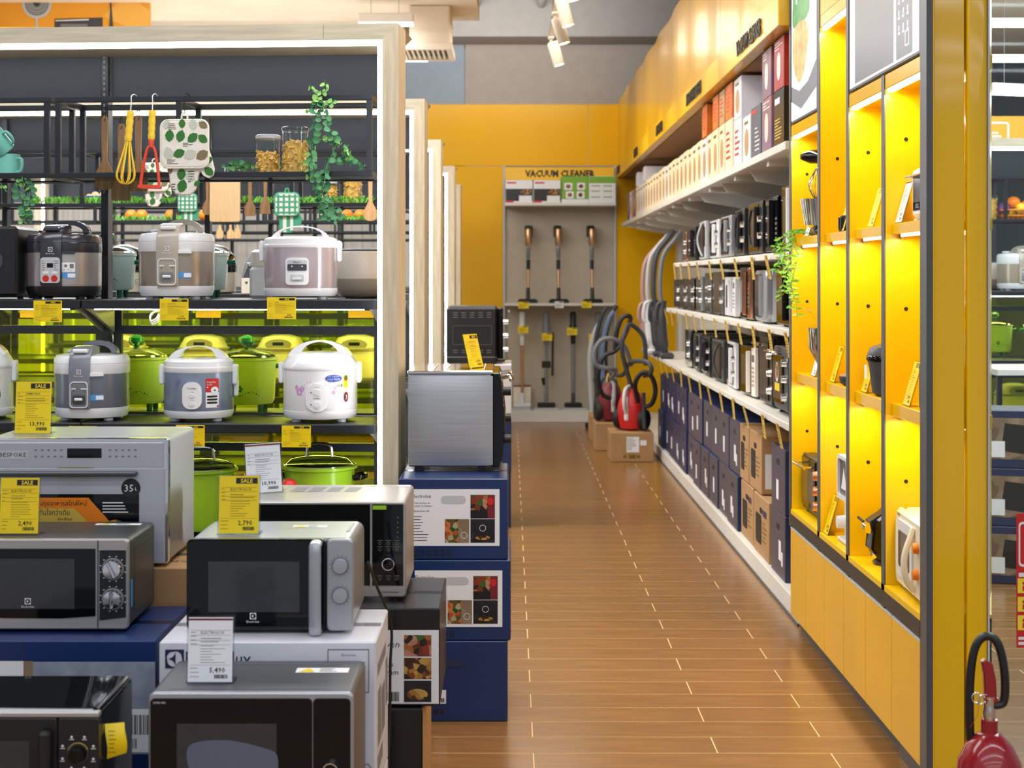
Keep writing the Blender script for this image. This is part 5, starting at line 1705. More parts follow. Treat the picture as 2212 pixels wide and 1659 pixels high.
def arch_cooker(label, loc, rz, r, body, arch_h, brand, style):
    """jar cooker with a hooped handle moulded across the lid"""
    k = r / .15
    t = thing('rice_cooker', label, 'rice cooker', loc, rz, 'rice cookers on the gondola shelves')
    W_ = 'white_gloss'
    feet3(t, r, 'white_plastic')
    B().lathe([(r * .78, .010), (r * .93, .014), (r * .985, .03), (r * .985, .045 * k)], 48).obj('base_ring', W_, t)
    B().lathe([(r * .97, .045 * k), (r * .98, .05 * k), (r * .98, .205 * k)], 48).obj('body', body, t)
    zl = .205 * k
    if style == 'dome':
        prof = [(r * .985, zl), (r, zl + .004), (r, zl + .012), (r * .97, zl + .030), (r * .86, zl + .055), (r * .6, zl + .068), (.001, zl + .072)]
    else:
        prof = [(r * .985, zl), (r, zl + .004), (r, zl + .012), (r * .985, zl + .014), (r * .98, zl + .034), (r * .9, zl + .042), (r * .5, zl + .046), (.001, zl + .047)] if style == 'flat' else [(r * .985, zl), (r, zl + .004), (r, zl + .020), (r * .985, zl + .022), (r * .98, zl + .042), (r * .9, zl + .052), (r * .5, zl + .056), (.001, zl + .057)]
    B().lathe(prof, 48).obj('lid', W_, t)
    zc = zl + (.026 if style == 'flat' else .036)
    n = 20
    ro, ri = r * (.86 if style != 'flat' else .80), r * (.48 if style != 'flat' else .58)
    out_ = ell(0, zc, ro, arch_h, n, 0, 180)
    inn = ell(0, zc + .024, ri, arch_h * (.60 if style != 'flat' else .52), n, 0, 180)
    yh = r * (.18 if style != 'dome' else .26)
    ah = B()
    v, f = [], []
    for y in (-yh, yh):
        v += [(u, y * (1 - .25 * max(0, (w - zc) / arch_h)), w) for u, w in out_] + [(u, y * .8, w) for u, w in inn]
    m = n + 1
    for i in range(n):
        f += [(i, i + 1, m + i + 1, m + i), (2 * m + i, 3 * m + i, 3 * m + i + 1, 2 * m + i + 1), (i, 2 * m + i, 2 * m + i + 1, i + 1), (m + i, m + i + 1, 3 * m + i + 1, 3 * m + i)]
    f += [(0, m, 3 * m, 2 * m), (n, 2 * m + n, 3 * m + n, m + n)]
    ah.add(v, f).obj('carry_handle', W_, t, smooth=50)
    for sx_ in (-1, 1):
        B().prism(rrect(sx_ * r * 1.03 - .010, sx_ * r * 1.03 + .010, zl - .055 * k, zl + .03, .009, 3), -.024, .024, 'y', .004).obj('side_clip', W_, t)
    d = 0
    if style == 'flat':
        pn = B().pad(-.042, .042, .058 * k, .165 * k, .014, .010).wrap(r * .98).obj('control_panel', W_, t)
        bd = B().pad(-.036, .036, .112 * k, .156 * k, .006, .011).wrap(r * .98).obj('badge', 'light_grey', pn)
        B().pad(-.034, .034, .114 * k, .140 * k, .004, .0115).wrap(r * .98).obj('dark_window', 'dark_grey', bd)
        B().text(brand, 0, .148 * k, .0085, d=-.0125).wrap(r * .98).obj('brand_lettering', 'print_black', bd)
        for sx_ in (-1, 1):
            B().pad(sx_ * .018 - .003, sx_ * .018 + .003, .128 * k, .134 * k, .002, .0125, 6, oval=True).wrap(r * .98).obj('indicator', 'print_white', bd)
        B().pad(-.024, .024, .070 * k, .098 * k, .005, .0108).wrap(r * .98).obj('switch_recess', 'light_grey', pn)
        B().pad(-.016, .016, .079 * k, .090 * k, .003, .015).wrap(r * .98).obj('switch_lever', 'white_plastic', pn)
    elif style == 'round':
        pn = B().pad(-.036, .036, .056 * k, .168 * k, .030, .008, 16).wrap(r * .98).obj('control_panel', W_, t)
        B().text(brand, 0, .142 * k, .0062, d=-.009).wrap(r * .98).obj('brand_lettering', 'print_black', pn)
        for zz, tx in ((.112, 'WARM'), (.077, 'COOK')):
            B().pad(-.010, .010, (zz - .009) * k, (zz + .009) * k, .009, .011, 10, oval=True).wrap(r * .98).obj('push_button', 'white_plastic', pn)
            B().text(tx, 0, (zz + .015) * k, .004, d=-.009).wrap(r * .98).obj('button_print', 'print_grey', pn)
        st = B().pad(.052, .106, .060 * k, .182 * k, .002, .0008, 10, back=.0005).wrap(r * .98).obj('promo_sticker', 'paper_white', t)
        rd = B().pad(.052, .106, .125 * k, .182 * k, .001, .0014, 10, back=.0005).wrap(r * .98).obj('red_field', 'print_red', st)
        B().text('ข้าวอร่อย', .056, .168 * k, .009, w=.034, d=-.002, align='l').text('ทุกมื้อ...', .056, .156 * k, .009, w=.026, d=-.002, align='l').lines(.056, .092, .142 * k, .149 * k, -.002, 1, 2, .6).wrap(r * .98).obj('thai_print', 'print_white', rd)
        B().pad(.072, .103, .118 * k, .148 * k, .002, .002, 10, back=.0005, oval=True).wrap(r * .98).obj('rice_bowl_picture', 'paper_white', rd)
        B().pad(.083, .092, .128 * k, .137 * k, .002, .0026, 6, back=.0005, oval=True).wrap(r * .98).obj('herb_picture', 'print_green', rd)
        for zz in (.107, .094, .081):
            B().pad(.056, .100, (zz - .004) * k, (zz + .004) * k, .004, .0016, 8, back=.0005).wrap(r * .98).obj('black_pill', 'print_black', st)
        B().pad(.097, .105, .062 * k, .070 * k, .001, .0016, 4, back=.0005).wrap(r * .98).obj('red_square', 'print_red', st)
        lv = B()
        for a, b_ in ((-.062, .150), (-.058, .160), (-.052, .168), (-.070, .156), (-.066, .166), (-.060, .140), (-.056, .176)):
            lv.flat(ell(a, b_ * k, .003, .0065, 8), -.001)
        lv.wrap(r * .98).obj('leaf_print', 'print_lilac', t)
        B().prism(rrect(r * 1.03 - .004, r * 1.03 + .012, .10 * k, .17 * k, .006, 3), -.012, .012, 'y', .003).obj('cord_clip', 'white_plastic', t)
    else:
        pn = B().pad(-.042, .042, .046 * k, .155 * k, .040, .008, 16).wrap(r * .98).obj('control_panel', W_, t)
        for zz, tx in ((.122, 'WARM'), (.074, 'COOK')):
            B().pad(-.013, .013, (zz - .012) * k, (zz + .012) * k, .012, .012, 12, oval=True).wrap(r * .98).obj('push_button', 'white_plastic', pn)
            B().text(tx, 0, (zz + (.02 if tx == 'WARM' else -.02)) * k, .004, d=-.009).wrap(r * .98).obj('button_print', 'print_grey', pn)
            B().pad(-.024, -.019, (zz - .003) * k, (zz + .003) * k, .002, .009, 6, oval=True).wrap(r * .98).obj('indicator', 'print_grey', pn)
        B().text(brand, 0, .098 * k, .0062, d=-.009).wrap(r * .98).obj('brand_lettering', 'print_black', pn)
        ov = B().pad(.030, .100, .160 * k, .190 * k, .01, .0008, 14, back=.0005, oval=True).wrap(r * .98).obj('oval_sticker', 'print_lilac', t)
        B().pad(.034, .096, .163 * k, .187 * k, .01, .0014, 14, back=.0005, oval=True).wrap(r * .98).obj('oval_field', 'print_blue', ov)
        B().text('POLY-FLON', .065, .172 * k, .008, w=.05, d=-.002).text('EASY CLEAN WITH', .065, .182 * k, .0035, w=.044, d=-.002).wrap(r * .98).obj('oval_print', 'print_white', ov)
        es = B().pad(.108, .130, .138 * k, .186 * k, .004, .0008, 8, back=.0005).wrap(r * .98).obj('energy_sticker', 'tag_yellow', t)
        B().pad(.110, .128, .164 * k, .186 * k, .004, .0014, 8, back=.0005, oval=True).wrap(r * .98).obj('energy_dial', 'print_green', es)
        B().pad(.114, .124, .166 * k, .178 * k, .004, .002, 8, back=.0005, oval=True).wrap(r * .98).obj('energy_mark', 'print_red', es)
        ws = B().pad(.106, .134, .078 * k, .124 * k, .01, .0008, 10, back=.0005, oval=True).wrap(r * .98).obj('warranty_sticker', 'light_grey', t)
        B().pad(.109, .131, .082 * k, .120 * k, .01, .0014, 10, back=.0005, oval=True).wrap(r * .98).obj('warranty_field', 'print_maroon', ws)
        B().text('3', .121, .100 * k, .018, d=-.002).wrap(r * .98).obj('warranty_number', 'print_white', ws)
        fl = B()
        rg = random.Random(3)
        for cx_, cz_, s_ in ((-.072, .122, .010), (-.060, .136, .007), (-.085, .14, .006), (.064, .120, .005), (.07, .138, .004)):
            for q in range(5):
                a = q * 72 + 18
                fl.flat(ell(cx_ + s_ * math.cos(R(a)), (cz_ + s_ * math.sin(R(a))) * k, s_ * .55, s_ * .55, 8), -.001)
        for q in range(10):
            fl.flat(ell(-.05 + q * .012, (.150 + .012 * math.sin(q * .9)) * k, .002, .002, 6), -.001)
        fl.wrap(r * .98).obj('flower_print', 'print_pink', t)
        B().lines(.075, .092, .142 * k, .152 * k, -.001, 2, 2, .5).rect(.094, .102, .142 * k, .152 * k, -.001).wrap(r * .98).obj('code_print', 'print_grey', t)
    return t


def tall_pot(label, loc, rz, r, h, m, green='deep_green', glass=True):
    """straight sided electric pot with domed glass lid, ball knob, side handles and peg feet"""
    t = thing('electric_pot', label, 'cooking pot', loc, rz, 'electric pots on the rear shelf side')
    z0 = .03
    for a in (40, 140, 220, 320):
        B().cyl((r * .7 * math.cos(R(a)), r * .7 * math.sin(R(a)), 0), (r * .7 * math.cos(R(a)), r * .7 * math.sin(R(a)), z0 + .006), .011, .013, 8).obj('foot', green, t)
    B().lathe([(r * .55, z0), (r * .86, z0 + .004), (r * .93, z0 + .02), (r, h - .012), (r * 1.03, h - .008), (r * 1.03, h), (r * .97, h)], 36).obj('body', m, t)
    B().lathe([(r * .99, h), (r * 1.02, h + .004), (r * .98, h + .010)], 36).obj('lid_rim', 'chrome', t)
    B().lathe([(r * .98, h + .010), (r * .8, h + .024), (r * .4, h + .034), (.001, h + .037)], 36).obj('lid', 'acrylic' if glass else m, t)
    B().lathe([(.001, h + .034), (.014, h + .036), (.012, h + .045), (.026, h + .052), (.034, h + .066), (.030, h + .082), (.014, h + .092), (.001, h + .094)], 20).obj('lid_knob', green, t)
    for sx_ in (-1, 1):
        B().tube([(sx_ * r * .97, 0, h - .035), (sx_ * (r + .018), 0, h - .035), (sx_ * (r + .032), 0, h - .033)], [.010, .010, .014], 10).obj('side_handle', green, t)
    dc = B()
    rg = random.Random(int(r * 1e4))
    for q in range(14):
        u = -r * .6 + q * r * .09
        dc.flat(ell(u, z0 + .05 + .008 * math.sin(q * .8), .002 + .002 * (q % 3 == 0), .003, 7), -.001)
    for q in range(5):
        dc.flat(ell(-.01 + .009 * math.cos(q * 1.25), z0 + .07 + .009 * math.sin(q * 1.25), .006, .0045, 8), -.001)
    dc.wrap(r * .965).obj('leaf_print', green, t)
    return t


def on(G, px, d, z):
    p = gw(G, px, CY, d)
    return (p.x, p.y, z)


z1, z2, z3 = SH1, SH2, SH3
strap_cooker('steel and charcoal digital rice cooker with two red buttons, upper shelf', on(G1, 139, .20, z1), -4, .146, 'cooker_steel', 'charcoal', 'charcoal', 'black_plastic', True, 0)
strap_cooker('beige and white rice cooker with lever switch, upper shelf centre', on(G1, 382, .20, z1), -2, .148, 'beige_metal', 'beige_plastic', 'white_plastic', 'white_plastic', True, 2)
arch_cooker('pale lilac rice cooker with white hooped handle, upper shelf right', on(G1, 650, .20, z1), 2, .146, 'lilac_metal', .062, 'Haier', 'flat')
strap_cooker('grey and white rice cooker with lever switch, lower shelf left', on(G1, 199, .22, z2), -4, .147, 'grey_metal', 'grey_plastic', 'white_plastic', 'white_plastic', True, 1)
arch_cooker('blue grey rice cooker with oval white panel and red sticker, lower shelf centre', on(G1, 430, .22, z2), 0, .139, 'blue_metal', .066, 'TOSHIBA', 'round')
arch_cooker('white rice cooker with pink flowers and blue oval sticker, lower shelf right', on(G1, 692, .22, z2), 2, .147, 'white_gloss', .078, 'SHARP', 'dome')
arch_cooker('white rice cooker cut off by the left picture edge, lower shelf', on(G1, -52, .22, z2), 6, .147, 'white_gloss', .078, 'SHARP', 'dome')
# black bread maker at the left edge
t = thing('bread_maker', 'black bread maker with top vents at the left end of the upper shelf', 'bread maker', on(G1, -24, .20, z1), 0)
B().box(-.16, .157, -.14, .15, .01, .285, .012).obj('body', 'black_plastic', t)
for k in range(9):
    B().box(.0 + k * .016, .006 + k * .016, -.1412, -.139, .235, .265).obj('vent_slot', 'black_matte', t)
B().prism(rrect(.05, .10, .12, .18, .02, 4), -.143, -.139).obj('panel', 'dark_grey', t)
for k in range(4):
    B().box(.06, .072, -.1436, -.1425, .13 + k * .011, .136 + k * .011).obj('button', 'black_gloss', t)
feet(t, .28, .2)
# pots on the far half of the shelves (mint, some behind the lime panes)
tall_pot('mint electric pot with green knob behind the steel digital cooker', on(G1, 232, .58, z1), 0, .118, .185, 'mint')
tall_pot('mint electric pot with green side handle right of the beige cooker', on(G1, 432, .58, z1), 0, .118, .185, 'mint')
tall_pot('mint electric pot with leaf print behind the lime pane, left', on(G1, 295, .62, z2), 0, .125, .225, 'mint')
tall_pot('mint electric pot with leaf print behind the lime pane, right', on(G1, 533, .62, z2), 0, .125, .225, 'mint')
for i, (px, lab) in enumerate(((265, 'cream jar cooker glimpsed behind the lime pane, far left'), (440, 'cream jar cooker glimpsed behind the lime pane, second'), (608, 'cream jar cooker glimpsed behind the lime pane, third'), (770, 'cream jar cooker glimpsed behind the lime pane, right end'))):
    p = on(G1, px, .72, z2)
    t = thing('rice_cooker', lab, 'rice cooker', (p[0], p[1] + .30, z2 if False else SH2), 0, 'cream cookers on the far side')
    t.location = on(G2, px, .205, SH2)
    B().lathe([(.10, 0), (.125, .02), (.135, .10), (.125, .19), (.10, .235), (.05, .25), (.001, .252)], 28, p=2.6).obj('body', 'cream_body', t)
    B().lathe([(.136, .165), (.139, .17), (.139, .178), (.134, .182)], 28, p=2.6).obj('lid_seam', 'beige_plastic', t)
    B().prism(ell(0, .20, .07, .03, 20), -.128, -.10).obj('display_pad', 'beige_plastic', t)
    B().rect(-.03, .03, .195, .212, -.1285).obj('display', 'black_gloss', t)
# cream kettle-shaped cooker and small appliances behind the lilac cooker
t = thing('multi_cooker', 'cream round bottomed cooker half hidden by the post, upper shelf', 'cooker', on(G1, 782, .63, z1), 0)
B().lathe([(.07, .0), (.10, .012), (.13, .045), (.14, .08)], 36).obj('base_bowl', 'beige_plastic', t)
B().lathe([(.14, .08), (.142, .085), (.142, .185), (.136, .195), (.001, .197)], 36).obj('body', 'cream_body', t)
B().lathe([(.132, .197), (.134, .200), (.128, .203)], 36).obj('lid_ring', 'dark_grey', t)
B().tube(crom([(.02, -.10, .004), (.06, -.16, .006), (.09, -.15, .006), (.12, -.17, .006), (.16, -.15, .006)], 5), .004, 6).obj('power_cord', 'black_plastic', t)
t = thing('juice_maker', 'white slim appliance standing left of the lilac cooker', 'appliance', on(G1, 566, .52, z1), 0)
B().box(-.045, .045, -.05, .05, 0, .13, .012).obj('base', 'white_plastic', t)
B().lathe([(.042, .13), (.046, .135), (.046, .19), (.03, .2), (.001, .2)], 24).obj('jug', 'cream_body', t)
B().cyl((-.05, 0, .14), (-.062, 0, .14), .008, n=10).obj('side_knob', 'white_plastic', t)
# third shelf: green stew pots and a red pot lid
mat('lime_enamel', (158, 204, 44), .25)
for i, (px, r, lab) in enumerate(((436, .135, 'lime green stew pot with glass lid beside the white oven'), (690, .142, 'lime green stew pot with wire lid handle on the third shelf right'))):
    t = thing('stew_pot', lab, 'cooking pot', on(G1, px, .26, z3), 0, 'lime stew pots on the third shelf')
    h = .235 if i == 0 else .25
    zz = .06
    B().lathe([(r * .7, .012), (r * .9, .016), (r * .96, .04), (r * .97, h), (r * 1.06, h + .006), (r * 1.06, h + .016), (r * .95, h + .016)], 40).obj('body', 'lime_enamel', t)
    B().lathe([(r * 1.0, h + .016), (r * 1.01, h + .022), (r * .96, h + .026)], 40).obj('lid_rim', 'chrome', t)
    B().lathe([(r * .96, h + .026), (r * .8, h + .045), (r * .4, h + .056), (.001, h + .058)], 40).obj('lid', 'acrylic', t)
    B().tube(crom([(-.05, 0, h + .05), (-.045, 0, h + .09), (-.02, 0, h + .10), (.02, 0, h + .10), (.045, 0, h + .09), (.05, 0, h + .05)], 5), .006, 8).obj('lid_handle', 'chrome', t)
    for sx_ in (-1, 1):
        B().tube(crom([(sx_ * r * .97, -.035, h - .03), (sx_ * (r + .035), -.03, h - .025), (sx_ * (r + .035), .03, h - .025), (sx_ * r * .97, .035, h - .03)], 4), .012, 8).obj('side_handle', 'black_gloss', t)
    feet3(t, r, 'black_plastic')
t = thing('egg_cooker', 'glossy red domed appliance in front of the right stew pot', 'appliance', on(G1, 642, .062, z3), 0)
B().lathe([(.05, 0), (.056, .01), (.058, .15), (.055, .18), (.035, .19), (.03, .20)], 28).obj('body', 'print_red', t)
B().lathe([(.034, .19), (.032, .21), (.026, .225), (.012, .235), (.001, .237)], 24, -.03).obj('knob', 'print_red', t)
# tags on the shelf edges of the near gondola
for px, py, sh, lab, pr, br in ((103, 650, 0, 'yellow sale tag under the steel digital cooker', '2,190', 'ELECTROLUX'), (376, 646, 0, 'yellow sale tag under the beige cooker', '1,190', 'ELECTROLUX'), (608, 643, 0, 'yellow sale tag under the lilac cooker', '590', 'HAIER'), (179, 921, 1, 'yellow sale tag under the grey lower cooker, mostly hidden', '1,290', 'ELECTROLUX'), (411, 919, 1, 'yellow sale tag under the blue grey cooker', '990', 'TOSHIBA'), (640, 920, 1, 'yellow sale tag under the white flowered cooker', '1,479', 'SHARP')):
    p = gw(G1, px, py, .046)
    price_flag(lab, p, -4, pr, br, .112, .083, px, tilt=0)
for px, lab in ((450, 'orange rear shelf tag under the upper shelf, centre'), (780, 'orange rear shelf tag under the upper shelf, right end'), (70, 'orange rear shelf tag behind the left sale tag')):
    p = gw(G1, px, 662, .815)
    t = price_flag(lab, p, 176, '', w=.11, h=.05, lite=True, group='tags on the far side of the gondola')
    for c in t.children:
        if c.name.startswith('card'):
            c.data.materials[0] = MATS['tag_orange']
# white cord loop hanging under the shelf
p = gw(G1, 332, 670, .08)
t = thing('power_cord', 'coiled white power cord hanging below the upper shelf', 'cord', p, -4)
for k in range(3):
    s_ = .75 + .12 * k
    B().tube(crom([(.025, .01 * k, .0), (-.005, .01 * k, -.012), (-.02 * s_, .01 * k, -.035 * s_), (-.01, .01 * k, -.058 * s_), (.012 * s_, .01 * k, -.045 * s_), (.02, .01 * k, -.015)], 5), .003, 6).obj('cord_loop', 'white_plastic', t)
# ================================================================== THINGS ON THE HANGING RACKS
mat('walnut', (150, 112, 72), .5, noise=.25, nscale=10, stretch=(10, 10, 1))
mat('beech', (214, 170, 118), .5, noise=.15, nscale=10, stretch=(10, 10, 1))
mat('bamboo', (228, 190, 140), .5, noise=.10, nscale=14, stretch=(14, 14, 1))
mat('lemon', (246, 206, 50), .35)
mat('coral', (230, 74, 50), .35)
mat('linen', (236, 230, 218), .85, noise=.05, nscale=40)
mat('linen_pink', (240, 226, 216), .85, noise=.05, nscale=40)
mat('leaf_dark', (48, 112, 40), .6)
mat('leaf_taupe', (128, 112, 78), .6)
mat('leaf_pale', (196, 200, 184), .7)
mat('gingham_green', (70, 160, 124), .8)
mat('euc_leaf', (78, 146, 92), .5, noise=.3, nscale=20, rgb2=(46, 104, 72))
mat('euc_light', (136, 190, 96), .5, noise=.2)
mat('grass_green', (110, 182, 60), .5, noise=.3, nscale=20)
mat('orange_peel', (250, 132, 20), .45, bump=.15, nscale=120)
mat('pasta', (240, 190, 90), .5, noise=.15)
mat('eggshell', (236, 196, 164), .5)
mat('basket_blue', (70, 96, 170), .4)
mat('basket_orange', (236, 140, 30), .4)
mat('aubergine', (110, 50, 120), .3)


def hook(t, m='light_grey', z0=0.0, up=.05):
    B().tube(crom([(0, 0, z0), (0, 0, z0 + up * .6), (.0, -.004, z0 + up), (.0, .026, z0 + up + .012), (.0, .058, z0 + up + .008), (0, .070, z0 + up - .010)], 4), .0022, 6).obj('hook', m, t)


def spatula(label, G, px, py0, py1, d, m, kind, group='wooden utensils hanging on racks', strap=True):
    top, bot = gw(G, px, py0, d), gw(G, px, py1, d)
    H = top.z - bot.z
    t = thing('wooden_spatula', label, 'utensil', (bot.x, bot.y, bot.z), G[1], group)
    hw = H * .045
    bw = H * .13
    blade = {'round': [(-bw, H * .08)] + ell(0, H * .08, bw, H * .08, 8, 180, 360)[1:] + [(bw, H * .22), (hw * .8, H * .40)], 'square': [(-bw, H * .02), (-bw + .004, 0), (bw - .004, 0), (bw, H * .02), (bw, H * .22), (hw * .8, H * .36)], 'slant': [(-bw, 0), (bw * .9, 0), (bw, H * .03), (bw * .9, H * .25), (hw * .8, H * .42)]}[kind]
    left = [(-hw * .8, blade[-1][1])] if kind != 'round' else [(-hw * .8, H * .40)]
    poly = blade + [(hw, H * .95), (hw * .6, H), (-hw * .6, H), (-hw, H * .95)] + left + [(-bw, H * .22)]
    B().prism(poly, -.004, .004, 'y', .001).obj('blade', m, t)
    if strap:
        B().tube(crom([(0, -.005, H * .93), (.006, 0, H * 1.02), (0, .004, H * 1.10), (-.006, 0, H * 1.02), (0, .005, H * .93)], 4), .002, 6).obj('strap', 'black_matte', t)
    return t


spatula('dark wooden spatula with round end, leftmost behind the whisk', G1, 226, 252, 412, .35, 'walnut', 'round')
spatula('dark wooden turner with broad end, behind the yellow whisk', G1, 262, 268, 434, .35, 'walnut', 'square')
spatula('dark wooden slanted spatula between whisk and masher', G1, 299, 250, 414, .35, 'walnut', 'slant')


def scallop(pts, r):
    """handle with soft bumps"""
    n = len(pts)
    return [r * (1 + .16 * abs(math.sin(i / (n - 1) * math.pi * 4))) for i in range(n)]


P0, P1 = gw(G1, 284, 215, .045), gw(G1, 268, 398, .045)
t = thing('whisk', 'yellow whisk hanging from the front rack bar by a white hook', 'utensil', P0, -4)
s_ = (P0.z - P1.z)
hp = [Vector((0, 0, -.045 - (s_ * .36) * i / 12)) for i in range(13)]
B().tube(hp, scallop(hp, .0125), 12).obj('handle', 'lemon', t)
zt, zb = -.045 - s_ * .36, -s_
wi = B()
for a in (0, 45, 90, 135):
    c_, q_ = math.cos(R(a)), math.sin(R(a))
    wi.tube(crom([(.006 * c_, .006 * q_, zt + .01), (.018 * c_, .018 * q_, zt - .05), (.036 * c_, .036 * q_, zb + .035), (.022 * c_, .022 * q_, zb + .006), (0, 0, zb), (-.022 * c_, -.022 * q_, zb + .006), (-.036 * c_, -.036 * q_, zb + .035), (-.018 * c_, -.018 * q_, zt - .05), (-.006 * c_, -.006 * q_, zt + .01)], 5), .0032, 6)
wi.xf(Matrix.Translation((0, 0, 0)) @ Matrix.Shear('XY', 4, (0, 0)) if False else Matrix.Identity(4)).obj('wires', 'lemon', t)
hook(t, 'white_plastic', -.045, .055)
t.rotation_euler = (0, R(4.5), R(-4))
P0, P1 = gw(G1, 330, 214, .060), gw(G1, 323, 405, .060)
s_ = P0.z - P1.z
t = thing('potato_masher', 'red wire masher with yellow handle hanging from the front rack bar', 'utensil', P0, -4)
hp = [Vector((0, 0, -.045 - (s_ * .33) * i / 12)) for i in range(13)]
B().tube(hp, scallop(hp, .0125), 12).obj('handle', 'lemon', t)
zt = -.045 - s_ * .33
B().lathe([(.010, zt + .004), (.012, zt), (.009, zt - .03), (.001, zt - .032)], 12).obj('ferrule', 'coral', t)
B().tube(crom([(0, 0, zt - .02), (-.018, 0, zt - .05), (-.036, 0, -s_ + .02), (-.030, 0, -s_ + .004)], 5), .006, 8).tube(crom([(0, 0, zt - .02), (.018, 0, zt - .05), (.036, 0, -s_ + .02), (.030, 0, -s_ + .004)], 5), .006, 8).obj('frame', 'coral', t)
B().prism(rrect(-.042, .042, -s_ - .006, -s_ + .008, .005, 3), -.02, .02).obj('masher_plate', 'coral', t)
hook(t, 'white_plastic', -.045, .055)
t.rotation_euler = (0, R(2), R(-4))


def leafpoly(u, v, L, W, a):
    out = []
    for x, y in ((0, -.5), (.35, -.3), (.5, 0), (.36, .28), (0, .5), (-.36, .28), (-.5, 0), (-.35, -.3)):
        X, Y = x * W, y * L
        out.append((u + X * math.cos(a) - Y * math.sin(a), v + X * math.sin(a) + Y * math.cos(a)))
    return out


def leafprint(t, parent, spots, d):
    rg = random.Random(9)
    for nm, m in (('dark', 'leaf_dark'), ('taupe', 'leaf_taupe'), ('pale', 'leaf_pale')):
        g = B()
        for u, v, s2, kind in spots:
            if kind == nm:
                g.flat(leafpoly(u, v, s2, s2 * .72, rg.uniform(-1.2, 1.2)), d)
        if g.v:
            g.obj('leaf_print', m, parent)


def pot_holder_set(label, G, px, py, d, sc, cloth, group='leaf printed oven mitts'):
    P = gw(G, px, py, d)
    t = thing('oven_mitt', label, 'oven mitt', P, G[1], group, sc)
    pad = B().prism(rrect(-.093, .093, -.19, -.005, .03, 5), -.008, .004, 'y', .004).obj('pot_holder', cloth, t)
    B().tube([(u, -.002, v) for u, v in rrect(-.094, .094, -.191, -.004, .03, 5)], .005, 6, True).obj('binding', cloth, pad)
    B().tube(crom([(-.012, -.002, -.004), (-.010, -.002, .018), (.0, -.002, .026), (.010, -.002, .018), (.012, -.002, -.004)], 4), .0035, 6).obj('loop', cloth, pad)
    sp = [(-.058, -.065, .05, 'dark'), (-.014, -.067, .05, 'dark'), (.034, -.074, .05, 'dark'), (.074, -.078, .045, 'dark'), (-.020, -.135, .05, 'dark'), (-.008, -.018, .038, 'dark'), (.036, -.022, .045, 'pale'), (.075, -.024, .04, 'taupe'), (-.062, -.135, .055, 'pale'), (.024, -.140, .055, 'pale'), (.072, -.142, .055, 'taupe'), (-.070, -.02, .04, 'pale')]
    leafprint(t, pad, sp, -.0092)
    B().lines(-.065, -.03, -.042, -.016, -.0092, 4, 5, .3).lines(-.005, .035, -.11, -.092, -.0092, 3, 8, .3).lines(-.068, -.02, -.178, -.158, -.0092, 4, 9, .3).obj('script_print', 'print_black', pad)
    # mitt hanging behind
    out = [(-.07, -.17), (-.062, -.26), (-.045, -.292), (-.015, -.30), (.02, -.298), (.042, -.275), (.052, -.22), (.06, -.20), (.075, -.222), (.095, -.232), (.112, -.220), (.116, -.195), (.104, -.15), (.094, -.12), (.08, -.10), (-.07, -.10)]
    mt = B().prism(out, .006, .024, 'y', .006).obj('mitt', cloth, t)
    leafprint(t, mt, [(-.015, -.215, .05, 'dark'), (-.012, -.262, .055, 'dark'), (.048, -.252, .03, 'dark'), (-.06, -.20, .03, 'taupe'), (.095, -.205, .045, 'dark'), (.092, -.16, .04, 'dark'), (.02, -.225, .045, 'pale')], .0048)
    B().lines(.012, .04, -.25, -.20, .0048, 5, 6, .3).lines(-.055, -.025, -.29, -.25, .0048, 4, 4, .3).obj('script_print', 'print_black', mt)
    return t


t = pot_holder_set('white leaf printed pot holder and mitt hanging from the rack by a black hook', G1, 399, 258, .06, .98, 'linen')
hook(t, 'black_matte', .018, .075)
pot_holder_set('small leaf printed mitt hanging on the second gondola below the red masher', G2, 333, 352, .06, .80, 'linen_pink')


def jar(label, loc, r, h, fill, lid_m, seed, group='pasta jars on the racks'):
    t = thing('pasta_jar', label, 'jar', loc, 0, group)
    B().lathe([(r * .9, 0), (r, .004), (r, h), (r * .96, h), (r * .96, .006), (.001, .006)], 28).obj('glass', 'clear_glass', t)
    rg = random.Random(seed)
    g = B()
    for k in range(150):
        z = .012 + (fill - .012) * rg.random()
        a, q = rg.uniform(0, 6.28), r * .82 * math.sqrt(rg.random())
        if rg.random() < .5:
            q = r * .84
        c = Vector((q * math.cos(a), q * math.sin(a), z))
        dv = Vector((rg.uniform(-1, 1), rg.uniform(-1, 1), rg.uniform(-1.2, 1.2))).normalized() * .012
        g.tube([c - dv, c + dv * .2 + Vector((0, 0, .002)), c + dv], .0042, 5)
    g.lathe([(r * .75, .008), (r * .78, .01), (r * .78, fill - .01), (.001, fill)], 14)
    p = g.obj('pasta', 'pasta', t)
    p['kind'] = 'stuff'
    B().lathe([(r * .98, h - .002), (r * 1.06, h), (r * 1.06, h + .012), (r * .9, h + .016), (.001, h + .017)], 28).obj('lid', lid_m, t)
    return t


zr = 2.0055
p = gw(G1, 579, 370, .2)
jar('short pasta jar with pale lid on the near rack', (p.x, p.y, zr), .046, .145, .09, 'light_grey', 1)
p = gw(G1, 638, 370, .2)
jar('taller pasta jar with clear lid on the near rack beside the vine', (p.x, p.y, zr), .052, .175, .135, 'acrylic', 2)
zr2 = 2.0055
for i, (px, r, h) in enumerate(((712, .04, .12), (762, .05, .16))):
    p = gw(G2, px, 435, .2)
    jar(('left', 'right')[i] + ' pasta jar on the second gondola seen below the near rack', (p.x, p.y, zr2), r, h, h * .85, 'light_grey', 5 + i)


